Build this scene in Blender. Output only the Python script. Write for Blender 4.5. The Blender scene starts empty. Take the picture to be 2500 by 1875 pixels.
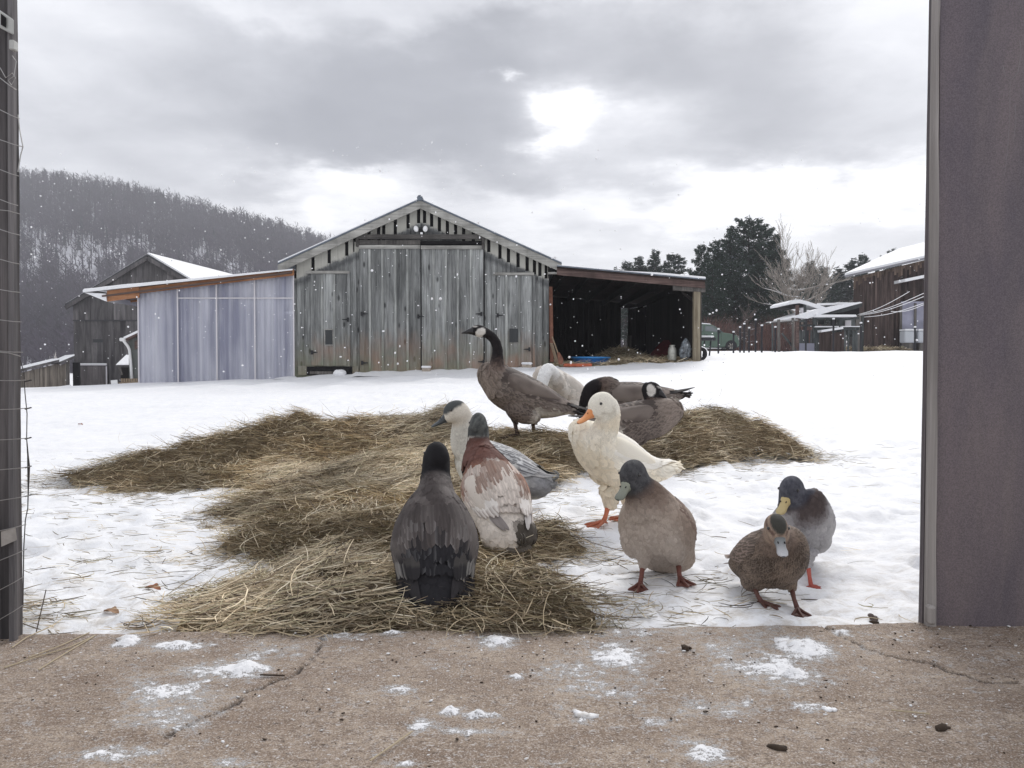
import bpy, bmesh, math, random
import numpy as np
from mathutils import Vector, Matrix
C = bpy.context.scene.collection
R = math.radians
random.seed(7); RNG = np.random.default_rng(7)
# ------------------------------------------------------------------ camera
F = 2000.0; PITCH = R(1.36); CAM_Z = 0.70
cd = bpy.data.cameras.new('camera'); cam = bpy.data.objects.new('camera', cd); C.objects.link(cam)
cam.location = (0, 0, CAM_Z); cam.rotation_euler = (R(90) - PITCH, 0, 0)
cd.sensor_width = 36; cd.lens = F / 2500 * 36; cd.clip_start = 0.05; cd.clip_end = 6000
bpy.context.scene.camera = cam
# ------------------------------------------------------------------ world: overcast sky
sc = bpy.context.scene
w = bpy.data.worlds.new("World"); sc.world = w; w.use_nodes = True
NT = w.node_tree; NT.nodes.clear()
def wn(t, **k):
    n = NT.nodes.new(t)
    for a, b in k.items(): setattr(n, a, b)
    return n
def wl(a, b): NT.links.new(a, b)
def wm(op, a, b=None, c=None, clamp=False):
    n = wn('ShaderNodeMath', operation=op); n.use_clamp = clamp
    for i, v in enumerate((a, b, c)):
        if v is None: continue
        if isinstance(v, (int, float)): n.inputs[i].default_value = v
        else: wl(v, n.inputs[i])
    return n.outputs[0]
SUN_EL, SUN_AZ = 40.0, 20.0      # the sun stands behind the clouds, ahead of the camera, a little to the right
sky = wn('ShaderNodeTexSky', sky_type='NISHITA'); sky.sun_disc = False
sky.sun_elevation = R(SUN_EL); sky.sun_rotation = R(SUN_AZ)
bg1 = wn('ShaderNodeBackground'); bg1.inputs[1].default_value = 0.05
hs = wn('ShaderNodeHueSaturation'); hs.inputs['Saturation'].default_value = .25; hs.inputs['Value'].default_value = .3
wl(sky.outputs[0], hs.inputs['Color']); wl(hs.outputs[0], bg1.inputs[0])
tc = wn('ShaderNodeTexCoord'); sp = wn('ShaderNodeSeparateXYZ'); wl(tc.outputs['Generated'], sp.inputs[0])
az = wm('ARCTAN2', sp.outputs[0], sp.outputs[1]); el = wm('ARCSINE', sp.outputs[2])
def cvec(a, b):
    c = wn('ShaderNodeCombineXYZ'); wl(a, c.inputs[0]); wl(b, c.inputs[1]); return c.outputs[0]
# cloud-plane coordinates so that clouds flatten towards the horizon
zz = wm('ADD', wm('MAXIMUM', sp.outputs[2], 0.0), 0.16)
pv = cvec(wm('DIVIDE', sp.outputs[0], zz), wm('DIVIDE', sp.outputs[1], zz))
def noise(vec, scale, detail=6, rough=.55, off=(0, 0, 0), dist=0.0):
    mp = wn('ShaderNodeMapping'); wl(vec, mp.inputs[0]); mp.inputs['Location'].default_value = off
    n = wn('ShaderNodeTexNoise'); wl(mp.outputs[0], n.inputs['Vector'])
    n.inputs['Scale'].default_value = scale; n.inputs['Detail'].default_value = detail
    n.inputs['Roughness'].default_value = rough; n.inputs['Distortion'].default_value = dist
    return n.outputs[0]
n1 = noise(pv, .75, 7, .55, (3.1, 1.7, 0), .3)
n2 = noise(pv, 2.6, 6, .6, (7.1, .7, 0), .4)
n3 = noise(pv, 2.4, 7, .62, (.1, 4.7, 0)); n4 = noise(pv, 2.4, 7, .62, (5.1, 9.7, 0))
azd = wm('ADD', az, wm('MULTIPLY', wm('SUBTRACT', n3, .5), .26))
eld = wm('ADD', el, wm('MULTIPLY', wm('SUBTRACT', n4, .5), .17))
val = wm('ADD', wm('MULTIPLY', wm('SUBTRACT', n1, .5), .58), .64)
val = wm('ADD', val, wm('MULTIPLY', wm('SUBTRACT', n2, .5), .42))
# lighter towards the horizon all the way round
hz = wm('POWER', wm('SUBTRACT', 1.0, wm('MAXIMUM', sp.outputs[2], 0.0)), 7.0)
val = wm('ADD', val, wm('MULTIPLY', hz, .29))
# cloud banks and gaps: (px, py, half width, half height, amount) as directions
for (px, py, sx, sy, am) in [
    (760, 230, 420, 140, -.30), (1020, 345, 290, 95, -.46), (1230, 120, 150, 80, -.32), (960, 110, 260, 90, -.26),
    (1720, 130, 240, 110, -.46), (1850, 320, 300, 90, -.30), (300, 330, 350, 60, -.12), (330, 430, 420, 60, -.12), (1450, 400, 260, 55, -.10),
    (1385, 290, 62, 42, .62), (1400, 290, 210, 120, .16), (1245, 185, 26, 14, .5), (1520, 330, 120, 60, .16), (600, 25, 110, 40, .22), (90, 60, 160, 140, .10),
    (800, 455, 70, 28, .42), (950, 440, 90, 30, .18), (1900, 470, 400, 50, .34), (2150, 470, 180, 60, .25),
    (1500, 520, 400, 50, .22), (1300, 20, 330, 35, .14), (2100, 60, 150, 120, .10), (820, 510, 160, 30, .3)]:
    a0 = math.atan2(px - 1250, F); e0 = math.atan2((890 - py) * math.cos(a0), F)
    dx = wm('MULTIPLY', wm('SUBTRACT', azd, a0), F / sx); dy = wm('MULTIPLY', wm('SUBTRACT', eld, e0), F / sy)
    d2 = wm('ADD', wm('MULTIPLY', dx, dx), wm('MULTIPLY', dy, dy))
    g = wm('EXPONENT', wm('MULTIPLY', d2, -.7))
    val = wm('ADD', val, wm('MULTIPLY', g, am))
val = wm('SMOOTH_MIN', wm('SMOOTH_MAX', val, .20, .45), 1.22, .3)
ramp = wn('ShaderNodeValToRGB'); wl(wm('DIVIDE', val, 1.45), ramp.inputs[0])
e = ramp.color_ramp.elements
e[0].position = .12; e[0].color = (.16, .17, .20, 1); e[1].position = 1.0; e[1].color = (1.35, 1.35, 1.36, 1)
m = e.new(.42); m.color = (.53, .54, .575, 1)
bg2 = wn('ShaderNodeBackground'); wl(ramp.outputs[0], bg2.inputs[0]); bg2.inputs[1].default_value = .98
ad = wn('ShaderNodeAddShader'); wl(bg1.outputs[0], ad.inputs[0]); wl(bg2.outputs[0], ad.inputs[1])
wo = wn('ShaderNodeOutputWorld'); wl(ad.outputs[0], wo.inputs[0])
w.cycles.sampling_method = 'MANUAL'; w.cycles.sample_map_resolution = 512
# ------------------------------------------------------------------ sun behind thin cloud
sd = bpy.data.lights.new('sun', 'SUN'); sd.energy = 1.5; sd.angle = R(28); sd.color = (1, .975, .94)
sun = bpy.data.objects.new('sun', sd); C.objects.link(sun)
sdir = Vector((math.sin(R(SUN_AZ)) * math.cos(R(SUN_EL)), math.cos(R(SUN_AZ)) * math.cos(R(SUN_EL)), math.sin(R(SUN_EL))))
sun.rotation_euler = sdir.to_track_quat('Z', 'Y').to_euler(); sun.location = (0, 0, 30)
sc.view_settings.view_transform = 'Standard'; sc.view_settings.look = 'None'
sc.view_settings.gamma = 1; sc.view_settings.exposure = 0.57; sc.view_settings.use_curve_mapping = False
sc.cycles.max_bounces = 6; sc.cycles.transparent_max_bounces = 12
# ------------------------------------------------------------------ helpers
CP, SP = math.cos(PITCH), math.sin(PITCH)
def P(px, py, Y):
    """world point that lies Y metres ahead in the direction of photograph pixel (px, py)"""
    dx = (px - 1250) / F; dy = (937.5 - py) / F
    vy = CP + dy * SP; vz = -SP + dy * CP; k = Y / vy
    return Vector((dx * k, Y, CAM_Z + vz * k))
def smooth(a, b, x):
    t = np.clip((x - a) / (b - a), 0, 1); return t * t * (3 - 2 * t)
_perm = np.random.default_rng(3).random((256, 256))
def vnoise(x, y):
    xi = np.floor(x).astype(int); yi = np.floor(y).astype(int); fx = x - xi; fy = y - yi
    fx = fx * fx * (3 - 2 * fx); fy = fy * fy * (3 - 2 * fy)
    a = _perm[xi & 255, yi & 255]; b = _perm[(xi + 1) & 255, yi & 255]; c = _perm[xi & 255, (yi + 1) & 255]; d = _perm[(xi + 1) & 255, (yi + 1) & 255]
    return (a * (1 - fx) + b * fx) * (1 - fy) + (c * (1 - fx) + d * fx) * fy
def fbm(x, y, o=4, g=.5):
    x = np.asarray(x, float); y = np.asarray(y, float); s = 0; a = 1; t = 0
    for i in range(o):
        s = s + a * vnoise(x * 2 ** i + 17.3 * i, y * 2 ** i + 5.1 * i); t += a; a *= g
    return s / t
def tag(o, label=None, cat=None, group=None, kind=None):
    if label: o['label'] = label
    if cat: o['category'] = cat
    if group: o['group'] = group
    if kind: o['kind'] = kind
    return o
def empty(name, label, cat, loc=(0, 0, 0), rz=0, group=None):
    o = bpy.data.objects.new(name, None); C.objects.link(o); o.location = loc; o.rotation_euler = (0, 0, rz)
    return tag(o, label, cat, group)
def wmat(o):
    m = o.matrix_basis.copy()
    while o.parent: o = o.parent; m = o.matrix_basis @ m
    return m
def link(name, me, parent=None, world=True):
    """world=True: the mesh is written in world coordinates and is moved into the parent's frame"""
    o = bpy.data.objects.new(name, me); C.objects.link(o)
    if parent is not None:
        if world:
            me.transform(wmat(parent).inverted())
        o.parent = parent
    return o
def mesh(name, V, Fc, mat, parent=None, col=None, smooth_=False, world=True):
    me = bpy.data.meshes.new(name)
    V = np.asarray(V, dtype=np.float32).reshape(-1, 3)
    if isinstance(Fc, np.ndarray):
        n, k = Fc.shape
        me.vertices.add(len(V)); me.vertices.foreach_set('co', V.ravel())
        me.loops.add(n * k); me.loops.foreach_set('vertex_index', Fc.astype(np.int32).ravel())
        me.polygons.add(n); me.polygons.foreach_set('loop_start', np.arange(0, n * k, k, dtype=np.int32))
        me.update(calc_edges=True)
    else:
        me.from_pydata([tuple(map(float, v)) for v in V], [], Fc)
    if col is not None:
        ca = me.color_attributes.new('Col', 'FLOAT_COLOR', 'POINT')
        c = np.ones((len(V), 4), np.float32); col = np.asarray(col, np.float32)
        c[:, :col.shape[-1]] = col; ca.data.foreach_set('color', c.ravel())
    if smooth_: me.polygons.foreach_set('use_smooth', np.ones(len(me.polygons), bool))
    if mat: me.materials.append(mat)
    me.update()
    return link(name, me, parent, world)
class MB:
    """collects simple solids into one mesh"""
    def __init__(s): s.V = []; s.F = []
    def add(s, V, Fc):
        n = len(s.V); s.V += [tuple(v) for v in V]; s.F += [tuple(i + n for i in f) for f in Fc]; return s
    def box(s, c, d, M=None):
        x, y, z = d[0] / 2, d[1] / 2, d[2] / 2
        V = [Vector((a * x, b * y, e_ * z)) for a in (-1, 1) for b in (-1, 1) for e_ in (-1, 1)]
        if M is not None: V = [M @ v for v in V]
        V = [v + Vector(c) for v in V]
        return s.add(V, [(0, 1, 3, 2), (4, 6, 7, 5), (0, 4, 5, 1), (2, 3, 7, 6), (0, 2, 6, 4), (1, 5, 7, 3)])
    def b2(s, x0, x1, y0, y1, z0, z1): return s.box(((x0 + x1) / 2, (y0 + y1) / 2, (z0 + z1) / 2), (abs(x1 - x0), abs(y1 - y0), abs(z1 - z0)))
    def bar(s, a, b, wd, ht, up=(0, 0, 1)):
        a = Vector(a); b = Vector(b); d = (b - a); L = d.length; d.normalize(); u = Vector(up); sd_ = d.cross(u)
        if sd_.length < 1e-4: sd_ = d.cross(Vector((0, 1, 0)))
        sd_.normalize(); u = sd_.cross(d)
        V = [q + sd_ * (i * wd / 2) + u * (j * ht / 2) for q in (a, b) for i in (-1, 1) for j in (-1, 1)]
        return s.add(V, [(0, 1, 3, 2), (4, 6, 7, 5), (0, 4, 5, 1), (2, 3, 7, 6), (0, 2, 6, 4), (1, 5, 7, 3)])
    def prism(s, pts, a, b):
        """pts: polygon of Vectors; extruded from offset a to offset b (Vectors)"""
        n = len(pts); a = Vector(a); b = Vector(b)
        V = [Vector(p) + a for p in pts] + [Vector(p) + b for p in pts]
        return s.add(V, [tuple(range(n))[::-1], tuple(range(n, 2 * n))] + [(i, (i + 1) % n, n + (i + 1) % n, n + i) for i in range(n)])
    def tube(s, pts, rad, k=6):
        pts = [Vector(p) for p in pts]; n = len(pts); V = []; Fc = []
        if not hasattr(rad, '__len__'): rad = [rad] * n
        ref = Vector((.13, .27, .95))
        for i, p in enumerate(pts):
            d = (pts[min(i + 1, n - 1)] - pts[max(i - 1, 0)]).normalized()
            a = d.cross(ref)
            if a.length < .05: a = d.cross(Vector((1, 0, 0)))
            a.normalize(); b = d.cross(a)
            V += [p + (a * math.cos(t * 2 * math.pi / k) + b * math.sin(t * 2 * math.pi / k)) * rad[i] for t in range(k)]
        for i in range(n - 1):
            for t in range(k): Fc.append((i * k + t, i * k + (t + 1) % k, (i + 1) * k + (t + 1) % k, (i + 1) * k + t))
        Fc.append(tuple(range(k))[::-1]); Fc.append(tuple(range((n - 1) * k, n * k)))
        return s.add(V, Fc)
    def build(s, name, mat, parent=None, smooth_=False, bevel=0, world=True):
        o = mesh(name, s.V, s.F, mat, parent, None, smooth_, world)
        bm = bmesh.new(); bm.from_mesh(o.data); bmesh.ops.recalc_face_normals(bm, faces=bm.faces)
        if bevel: bmesh.ops.bevel(bm, geom=list(bm.edges), offset=bevel, segments=1, affect='EDGES', clamp_overlap=True)
        bm.to_mesh(o.data); bm.free()
        return o
def rowf(n, k, closed=False):
    """quad faces of an n x k vertex grid"""
    i = np.arange(n - 1)[:, None]; j = np.arange(k if closed else k - 1)[None, :]; j2 = (j + 1) % k
    return np.stack([i * k + j, i * k + j2, (i + 1) * k + j2, (i + 1) * k + j], -1).reshape(-1, 4)
# ------------------------------------------------------------------ materials
def newmat(name):
    m = bpy.data.materials.new(name); m.use_nodes = True; nt = m.node_tree
    return m, nt, nt.nodes['Principled BSDF']
def nd(nt, t, **k):
    n = nt.nodes.new(t)
    for a, b in k.items():
        if a.startswith('i_'): n.inputs[a[2:].replace('_', ' ')].default_value = b
        else: setattr(n, a, b)
    return n
def plain(name, c, rough=.7, metal=0, spec=.3, nscale=None, namp=.25, bump=0):
    m, nt, bs = newmat(name); bs.inputs['Base Color'].default_value = (*c, 1); bs.inputs['Roughness'].default_value = rough
    bs.inputs['Metallic'].default_value = metal; bs.inputs['Specular IOR Level'].default_value = spec
    if nscale:
        g = nd(nt, 'ShaderNodeNewGeometry'); n = nd(nt, 'ShaderNodeTexNoise'); n.inputs['Scale'].default_value = nscale; n.inputs['Detail'].default_value = 6
        nt.links.new(g.outputs['Position'], n.inputs['Vector'])
        r = nd(nt, 'ShaderNodeValToRGB'); r.color_ramp.elements[0].position = .3; r.color_ramp.elements[1].position = .7
        r.color_ramp.elements[0].color = (*[x * (1 - namp) for x in c], 1); r.color_ramp.elements[1].color = (*[min(1, x * (1 + namp)) for x in c], 1)
        nt.links.new(n.outputs[0], r.inputs[0]); nt.links.new(r.outputs[0], bs.inputs['Base Color'])
        if bump:
            b = nd(nt, 'ShaderNodeBump'); b.inputs['Strength'].default_value = .8; b.inputs['Distance'].default_value = bump
            nt.links.new(n.outputs[0], b.inputs['Height']); nt.links.new(b.outputs[0], bs.inputs['Normal'])
    return m
def mixc(nt, fac, a, b, mode='MIX'):
    n = nt.nodes.new('ShaderNodeMix'); n.data_type = 'RGBA'; n.blend_type = mode; n.clamp_factor = True
    for i, v in ((0, fac), (6, a), (7, b)):
        if isinstance(v, (int, float)): n.inputs[i].default_value = v
        elif isinstance(v, tuple): n.inputs[i].default_value = (*v, 1)
        else: nt.links.new(v, n.inputs[i])
    return n.outputs[2]
def ntex(nt, vec, scale, sc3=(1, 1, 1), detail=6, rough=.6, dist=0):
    mp = nt.nodes.new('ShaderNodeMapping'); mp.inputs['Scale'].default_value = sc3; nt.links.new(vec, mp.inputs[0])
    n = nt.nodes.new('ShaderNodeTexNoise'); n.inputs['Scale'].default_value = scale; n.inputs['Detail'].default_value = detail
    n.inputs['Roughness'].default_value = rough; n.inputs['Distortion'].default_value = dist
    nt.links.new(mp.outputs[0], n.inputs['Vector']); return n.outputs[0]
def ramp2(nt, x, p0, p1, c0, c1, mid=None):
    r = nt.nodes.new('ShaderNodeValToRGB'); e = r.color_ramp.elements; e[0].position = p0; e[1].position = p1
    e[0].color = (*c0, 1) if isinstance(c0, tuple) else (c0, c0, c0, 1); e[1].color = (*c1, 1) if isinstance(c1, tuple) else (c1, c1, c1, 1)
    if mid: q = e.new(mid[0]); q.color = (*mid[1], 1)
    nt.links.new(x, r.inputs[0]); return r.outputs[0]
def mth(nt, op, a, b=None, c=None, clamp=False):
    n = nt.nodes.new('ShaderNodeMath'); n.operation = op; n.use_clamp = clamp
    for i, v in enumerate((a, b, c)):
        if v is None: continue
        if isinstance(v, (int, float)): n.inputs[i].default_value = v
        else: nt.links.new(v, n.inputs[i])
    return n.outputs[0]
def wood(name, dark, light, grain=(38, 38, 1.6), var=.35, stain=None, knots=True, rough=.85, rotx=False, pale_top=None, fade=None):
    """weathered boards: grain runs along the board, each board has its own tone"""
    m, nt, bs = newmat(name); L = nt.links.new
    geo = nd(nt, 'ShaderNodeNewGeometry'); oi = nd(nt, 'ShaderNodeObjectInfo')
    off = nt.nodes.new('ShaderNodeVectorMath'); off.operation = 'SCALE'; off.inputs[0].default_value = (31, 17, 53); L(oi.outputs['Random'], off.inputs['Scale'])
    v = nt.nodes.new('ShaderNodeVectorMath'); v.operation = 'ADD'; L(geo.outputs['Position'], v.inputs[0]); L(off.outputs[0], v.inputs[1])
    if rotx: grain = (grain[2], grain[1], grain[0])
    g1 = ntex(nt, v.outputs[0], 1.0, grain, 7, .65, .6); g2 = ntex(nt, v.outputs[0], 1.0, tuple(x * .22 for x in grain), 4, .6, .3)
    k = mth(nt, 'ADD', mth(nt, 'MULTIPLY', g1, .65), mth(nt, 'MULTIPLY', g2, .45))
    c = ramp2(nt, k, .40, .70, dark, light)
    br = mth(nt, 'ADD', mth(nt, 'MULTIPLY', oi.outputs['Random'], var * 2), 1 - var)
    vm = nt.nodes.new('ShaderNodeVectorMath'); vm.operation = 'SCALE'; L(c, vm.inputs[0]); L(br, vm.inputs['Scale']); c = vm.outputs[0]
    # broad damp stains
    st = ntex(nt, v.outputs[0], 1.0, (2.2, 2.2, .7), 5, .6, .5)
    c = mixc(nt, ramp2(nt, st, .42, .68, 0.0, .6), c, tuple(x * .55 for x in dark))
    sp3 = nd(nt, 'ShaderNodeSeparateXYZ'); L(geo.outputs['Position'], sp3.inputs[0])
    if knots:
        vo = nt.nodes.new('ShaderNodeTexVoronoi'); vo.inputs['Scale'].default_value = 1.0
        mp = nt.nodes.new('ShaderNodeMapping'); mp.inputs['Scale'].default_value = (4.2, 4.2, 1.7); L(v.outputs[0], mp.inputs[0]); L(mp.outputs[0], vo.inputs['Vector'])
        c = mixc(nt, ramp2(nt, vo.outputs['Distance'], .07, .16, .85, 0.0), c, tuple(x * .3 for x in dark))
    if stain:   # (z0, z1, colour): rust-brown and moss low down
        zn = mth(nt, 'ADD', sp3.outputs[2], mth(nt, 'MULTIPLY', mth(nt, 'SUBTRACT', ntex(nt, geo.outputs['Position'], 1.0, (6, 6, 2.5), 5), .5), .9))
        mr = nt.nodes.new('ShaderNodeMapRange'); mr.inputs[1].default_value = stain[0]; mr.inputs[2].default_value = stain[1]; mr.inputs[3].default_value = .75; mr.inputs[4].default_value = 0; L(zn, mr.inputs[0])
        hue = ramp2(nt, ntex(nt, geo.outputs['Position'], 1.1, (1, 1, 1), 3), .42, .58, stain[2], stain[3])
        c = mixc(nt, mr.outputs[0], c, hue)
    if pale_top:   # unweathered band that follows the rake: (x centre, z apex, slope, depth, colour)
        xc, za, sl, dp, pc = pale_top
        d = mth(nt, 'ABSOLUTE', mth(nt, 'SUBTRACT', sp3.outputs[0], xc)); line = mth(nt, 'SUBTRACT', za, mth(nt, 'MULTIPLY', d, sl))
        q = mth(nt, 'SUBTRACT', line, sp3.outputs[2])
        q = mth(nt, 'ADD', q, mth(nt, 'MULTIPLY', mth(nt, 'SUBTRACT', ntex(nt, v.outputs[0], 1.0, (9, 9, 9), 5, .7), .5), .22))
        c = mixc(nt, ramp2(nt, q, dp * .9, dp * 1.1, 1.0, 0.0), c, mixc(nt, g1, pc, tuple(x * .75 for x in pc)))
        ed = ramp2(nt, mth(nt, 'ABSOLUTE', mth(nt, 'SUBTRACT', q, dp * 1.35)), 0.02, .12, .55, 0.0)
        c = mixc(nt, ed, c, (.035, .035, .04))
    L(c, bs.inputs['Base Color']); bs.inputs['Roughness'].default_value = rough; bs.inputs['Specular IOR Level'].default_value = .2
    b = nd(nt, 'ShaderNodeBump'); b.inputs['Strength'].default_value = .7; b.inputs['Distance'].default_value = .006; L(g1, b.inputs['Height']); L(b.outputs[0], bs.inputs['Normal'])
    return m
def snowmat():
    m, nt, bs = newmat('snow'); L = nt.links.new; geo = nd(nt, 'ShaderNodeNewGeometry')
    n = ntex(nt, geo.outputs['Position'], 9.0, (1, 1, 1), 6, .6); n2 = ntex(nt, geo.outputs['Position'], 90.0, (1, 1, 1), 4, .7)
    c = ramp2(nt, n, .3, .7, (.76, .77, .80), (.85, .85, .855)); sp_ = nd(nt, 'ShaderNodeSeparateXYZ'); L(geo.outputs['Position'], sp_.inputs[0])
    mr = nt.nodes.new('ShaderNodeMapRange'); mr.inputs[1].default_value = 3.4; mr.inputs[2].default_value = 2.2; mr.inputs[3].default_value = .12; mr.inputs[4].default_value = 1.0; L(sp_.outputs[1], mr.inputs[0])
    dn_ = ntex(nt, geo.outputs['Position'], 17.0, (1, 1.4, 1), 6, .72, .4); c = mixc(nt, mth(nt, 'MULTIPLY', ramp2(nt, dn_, .47, .64, 0.0, .7), mr.outputs[0]), c, (.50, .455, .40)); L(c, bs.inputs['Base Color'])
    bs.inputs['Roughness'].default_value = .65; bs.inputs['Specular IOR Level'].default_value = .25
    h = mth(nt, 'ADD', mth(nt, 'MULTIPLY', n, .8), mth(nt, 'MULTIPLY', n2, .12))
    b = nd(nt, 'ShaderNodeBump'); b.inputs['Strength'].default_value = .55; b.inputs['Distance'].default_value = .03; L(h, b.inputs['Height']); L(b.outputs[0], bs.inputs['Normal'])
    return m
SNOW = snowmat()
def vcol(name, rough=.8, spec=.2, bump=0, bscale=200, mot=0, trans=0):
    m, nt, bs = newmat(name); L = nt.links.new; a = nd(nt, 'ShaderNodeAttribute', attribute_name='Col'); c = a.outputs['Color']
    geo = nd(nt, 'ShaderNodeNewGeometry')
    if mot or bump: n = ntex(nt, geo.outputs['Position'], bscale, (1, 1, 1), 4, .65)
    if mot: c = mixc(nt, 1.0, c, ramp2(nt, n, .3, .7, 1 - mot, 1.0 + mot), 'MULTIPLY')
    L(c, bs.inputs['Base Color']); bs.inputs['Roughness'].default_value = rough; bs.inputs['Specular IOR Level'].default_value = spec
    if bump:
        b = nd(nt, 'ShaderNodeBump'); b.inputs['Strength'].default_value = .6; b.inputs['Distance'].default_value = bump; L(n, b.inputs['Height']); L(b.outputs[0], bs.inputs['Normal'])
    return m
# ------------------------------------------------------------------ ground
HAY_POLY = np.array([(-.90, 1.98), (-.98, 2.36), (-1.0, 2.55), (-.92, 2.75), (-1.1, 2.95), (-1.25, 3.15), (-1.15, 3.4), (-1.5, 3.75), (-1.45, 4.05), (-1.5, 4.3), (-2.0, 4.35), (-2.6, 4.6),
    (-2.9, 4.85), (-2.35, 5.15), (-2.15, 5.5), (-1.5, 5.95), (-1.0, 6.1), (-.5, 6.4), (.2, 6.3), (.8, 6.3), (1.5, 6.3), (2.2, 6.1), (2.35, 5.85), (1.75, 5.5), (1.35, 5.15), (.95, 4.95),
    (.55, 4.85), (.3, 4.5), (.08, 4.1), (.08, 3.55), (.34, 3.45), (.42, 3.2), (.26, 3.0), (.14, 2.8), (.20, 2.55), (.32, 2.36), (.30, 1.98)])
def poly_sd(x, y, poly):
    """signed distance, positive inside"""
    x = np.asarray(x, float); y = np.asarray(y, float); d = np.full(x.shape, 1e9); ins = np.zeros(x.shape, bool)
    n = len(poly)
    for i in range(n):
        ax, ay = poly[i]; bx, by = poly[(i + 1) % n]; ex, ey = bx - ax, by - ay
        t = np.clip(((x - ax) * ex + (y - ay) * ey) / (ex * ex + ey * ey), 0, 1)
        d = np.minimum(d, np.hypot(x - ax - t * ex, y - ay - t * ey))
        c = ((ay > y) != (by > y)) & (x < (bx - ax) * (y - ay) / (by - ay + 1e-12) + ax); ins ^= c
    return np.where(ins, d, -d)
def base_z(x, y):
    x = np.asarray(x, float); y = np.asarray(y, float)
    r1 = np.clip((y - 3) / 17, 0, 1); r1 = r1 * r1 * (1.6 - .6 * r1) * .55 + r1 * .45
    xc = np.clip(x, -14, 10)
    z = (.60 + .04 * xc) * r1
    g = -.028 + (.0166 + .028) * smooth(-11, 2, x)
    z = z + g * np.clip(y - 20, 0, 42) + .0 * x
    far = np.clip(y - 62, 0, 400)
    z = z - far * .012 * smooth(-5, 8, x)
    z = z - .02 * smooth(2.25, 2.15, y)
    return z
_dg = np.random.default_rng(21); _DX = np.arange(-4, 4, .015); _DY = np.arange(2.15, 8, .015); _DG = np.zeros((len(_DX), len(_DY)))
for _i in range(1000):
    _x, _y = _dg.uniform(-3.2, 3.2), 2.3 + 5.0 * _dg.random() ** 1.3; _r = _dg.uniform(.022, .06); _a = -_dg.uniform(.3, 1.0) * _r * .55 * (1 if _dg.random() < .72 else -.8)
    _i0, _i1 = int((_x - 4 * _r + 4) / .015), int((_x + 4 * _r + 4) / .015); _j0, _j1 = max(0, int((_y - 4 * _r - 2.15) / .015)), int((_y + 4 * _r - 2.15) / .015)
    _gx, _gy = np.meshgrid(_DX[_i0:_i1], _DY[_j0:_j1], indexing='ij'); _e = _dg.uniform(.6, 1.6); _r2 = ((_gx - _x) / _r * _e) ** 2 + ((_gy - _y) / _r / _e) ** 2
    _DG[_i0:_i1, _j0:_j1] += _a * (np.exp(-_r2 ** 1.5) - .25 * np.exp(-(np.sqrt(_r2) - 1.5) ** 2 * 5))
def dents(x, y):
    u = np.clip((x + 4) / .015, 0, len(_DX) - 2); v = np.clip((y - 2.15) / .015, 0, len(_DY) - 2); i = u.astype(int); j = v.astype(int); a = u - i; b = v - j
    return ((_DG[i, j] * (1 - a) + _DG[i + 1, j] * a) * (1 - b) + (_DG[i, j + 1] * (1 - a) + _DG[i + 1, j + 1] * a) * b) * (np.abs(x) < 3.9) * (y > 2.2) * (y < 7.9)
def ground(x, y):
    x = np.asarray(x, float); y = np.asarray(y, float); z = base_z(x, y) + dents(x, y)
    near = smooth(17, 8, y)
    z = z + (fbm(x * 1.3 + 9, y * 1.3, 4) - .5) * .15 * smooth(2.3, 4.5, y) * (1 - .3 * near)
    z = z + near * ((fbm(x * 6, y * 6, 4) - .5) * .070 + (fbm(x * 20 + 3, y * 20, 3) - .5) * .020)
    return z - .012 * near
def hay_h(x, y):
    x = np.asarray(x, float); y = np.asarray(y, float)
    d = poly_sd(x + (fbm(x * 3, y * 3, 3) - .5) * .35, y + (fbm(x * 3 + 40, y * 3, 3) - .5) * .35, HAY_POLY)
    h = .035 + .025 * smooth(.1, .4, d)
    for (cx, cy, sx, sy, a, r) in [(-1.95, 5.15, .55, .33, .12, .3), (-1.35, 5.45, .45, .35, .17, 0), (-.65, 5.85, .55, .4, .27, .1), (-.25, 5.3, .5, .4, .05, 0), (-.7, 4.7, .35, .25, .12, .3), (-.55, 4.2, .3, .3, .07, 0),
                                   (.15, 5.4, .45, .4, .05, 0), (1.35, 5.7, .55, .28, .22, .05), (.65, 5.4, .5, .35, .09, 0), (1.9, 5.85, .35, .2, .10, 0), (.16, 2.40, .16, .16, .07, 0), (-.6, 2.4, .4, .2, .045, 0),
                                   (-.5, 3.1, .45, .22, .06, 0), (-.75, 3.7, .4, .25, .06, 0), (.2, 3.25, .16, .14, .06, 0), (.2, 4.6, .25, .3, .08, 0), (-2.55, 4.8, .3, .12, .05, 0)]:
        h = h + a * np.exp(-(((x - cx) / sx) ** 2 + ((y - cy - r * (x - cx)) / sy) ** 2))
    h = h * (1 - .8 * np.exp(-((x + .22) / .15) ** 2 - ((y - 2.33) / .20) ** 2))
    h = h * (.72 + .56 * fbm(x * 5 + 7, y * 5, 3)) + (fbm(x * 16, y * 16, 3) - .5) * .03
    return np.where(d > 0, h * smooth(0, .30, d), 0.0), d
def top_z(x, y):
    h, d = hay_h(x, y); return ground(x, y) + h
def tz(x, y): return float(top_z(np.array([x]), np.array([y]))[0])
def gz(x, y): return float(ground(np.array([x]), np.array([y]))[0])
def edge_y(x):     # front edge of the slab, slightly askew and worn
    return 2.185 + .035 * np.clip(x, -3, 3) * 1.0 + (fbm(x * 4 + 3, x * 0 + 2, 4) - .5) * .05
def axis(vals):
    out = [vals[0][0]]
    for a, b, s in vals:
        n = max(1, int(round((b - a) / s))); out += list(np.linspace(a, b, n + 1)[1:])
    return np.array(out)
ys = axis([(1.9, 4.2, .022), (4.2, 7, .045), (7, 12, .09), (12, 17, .16), (17, 24, .4), (24, 70, 2.0), (70, 240, 12)])
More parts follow.
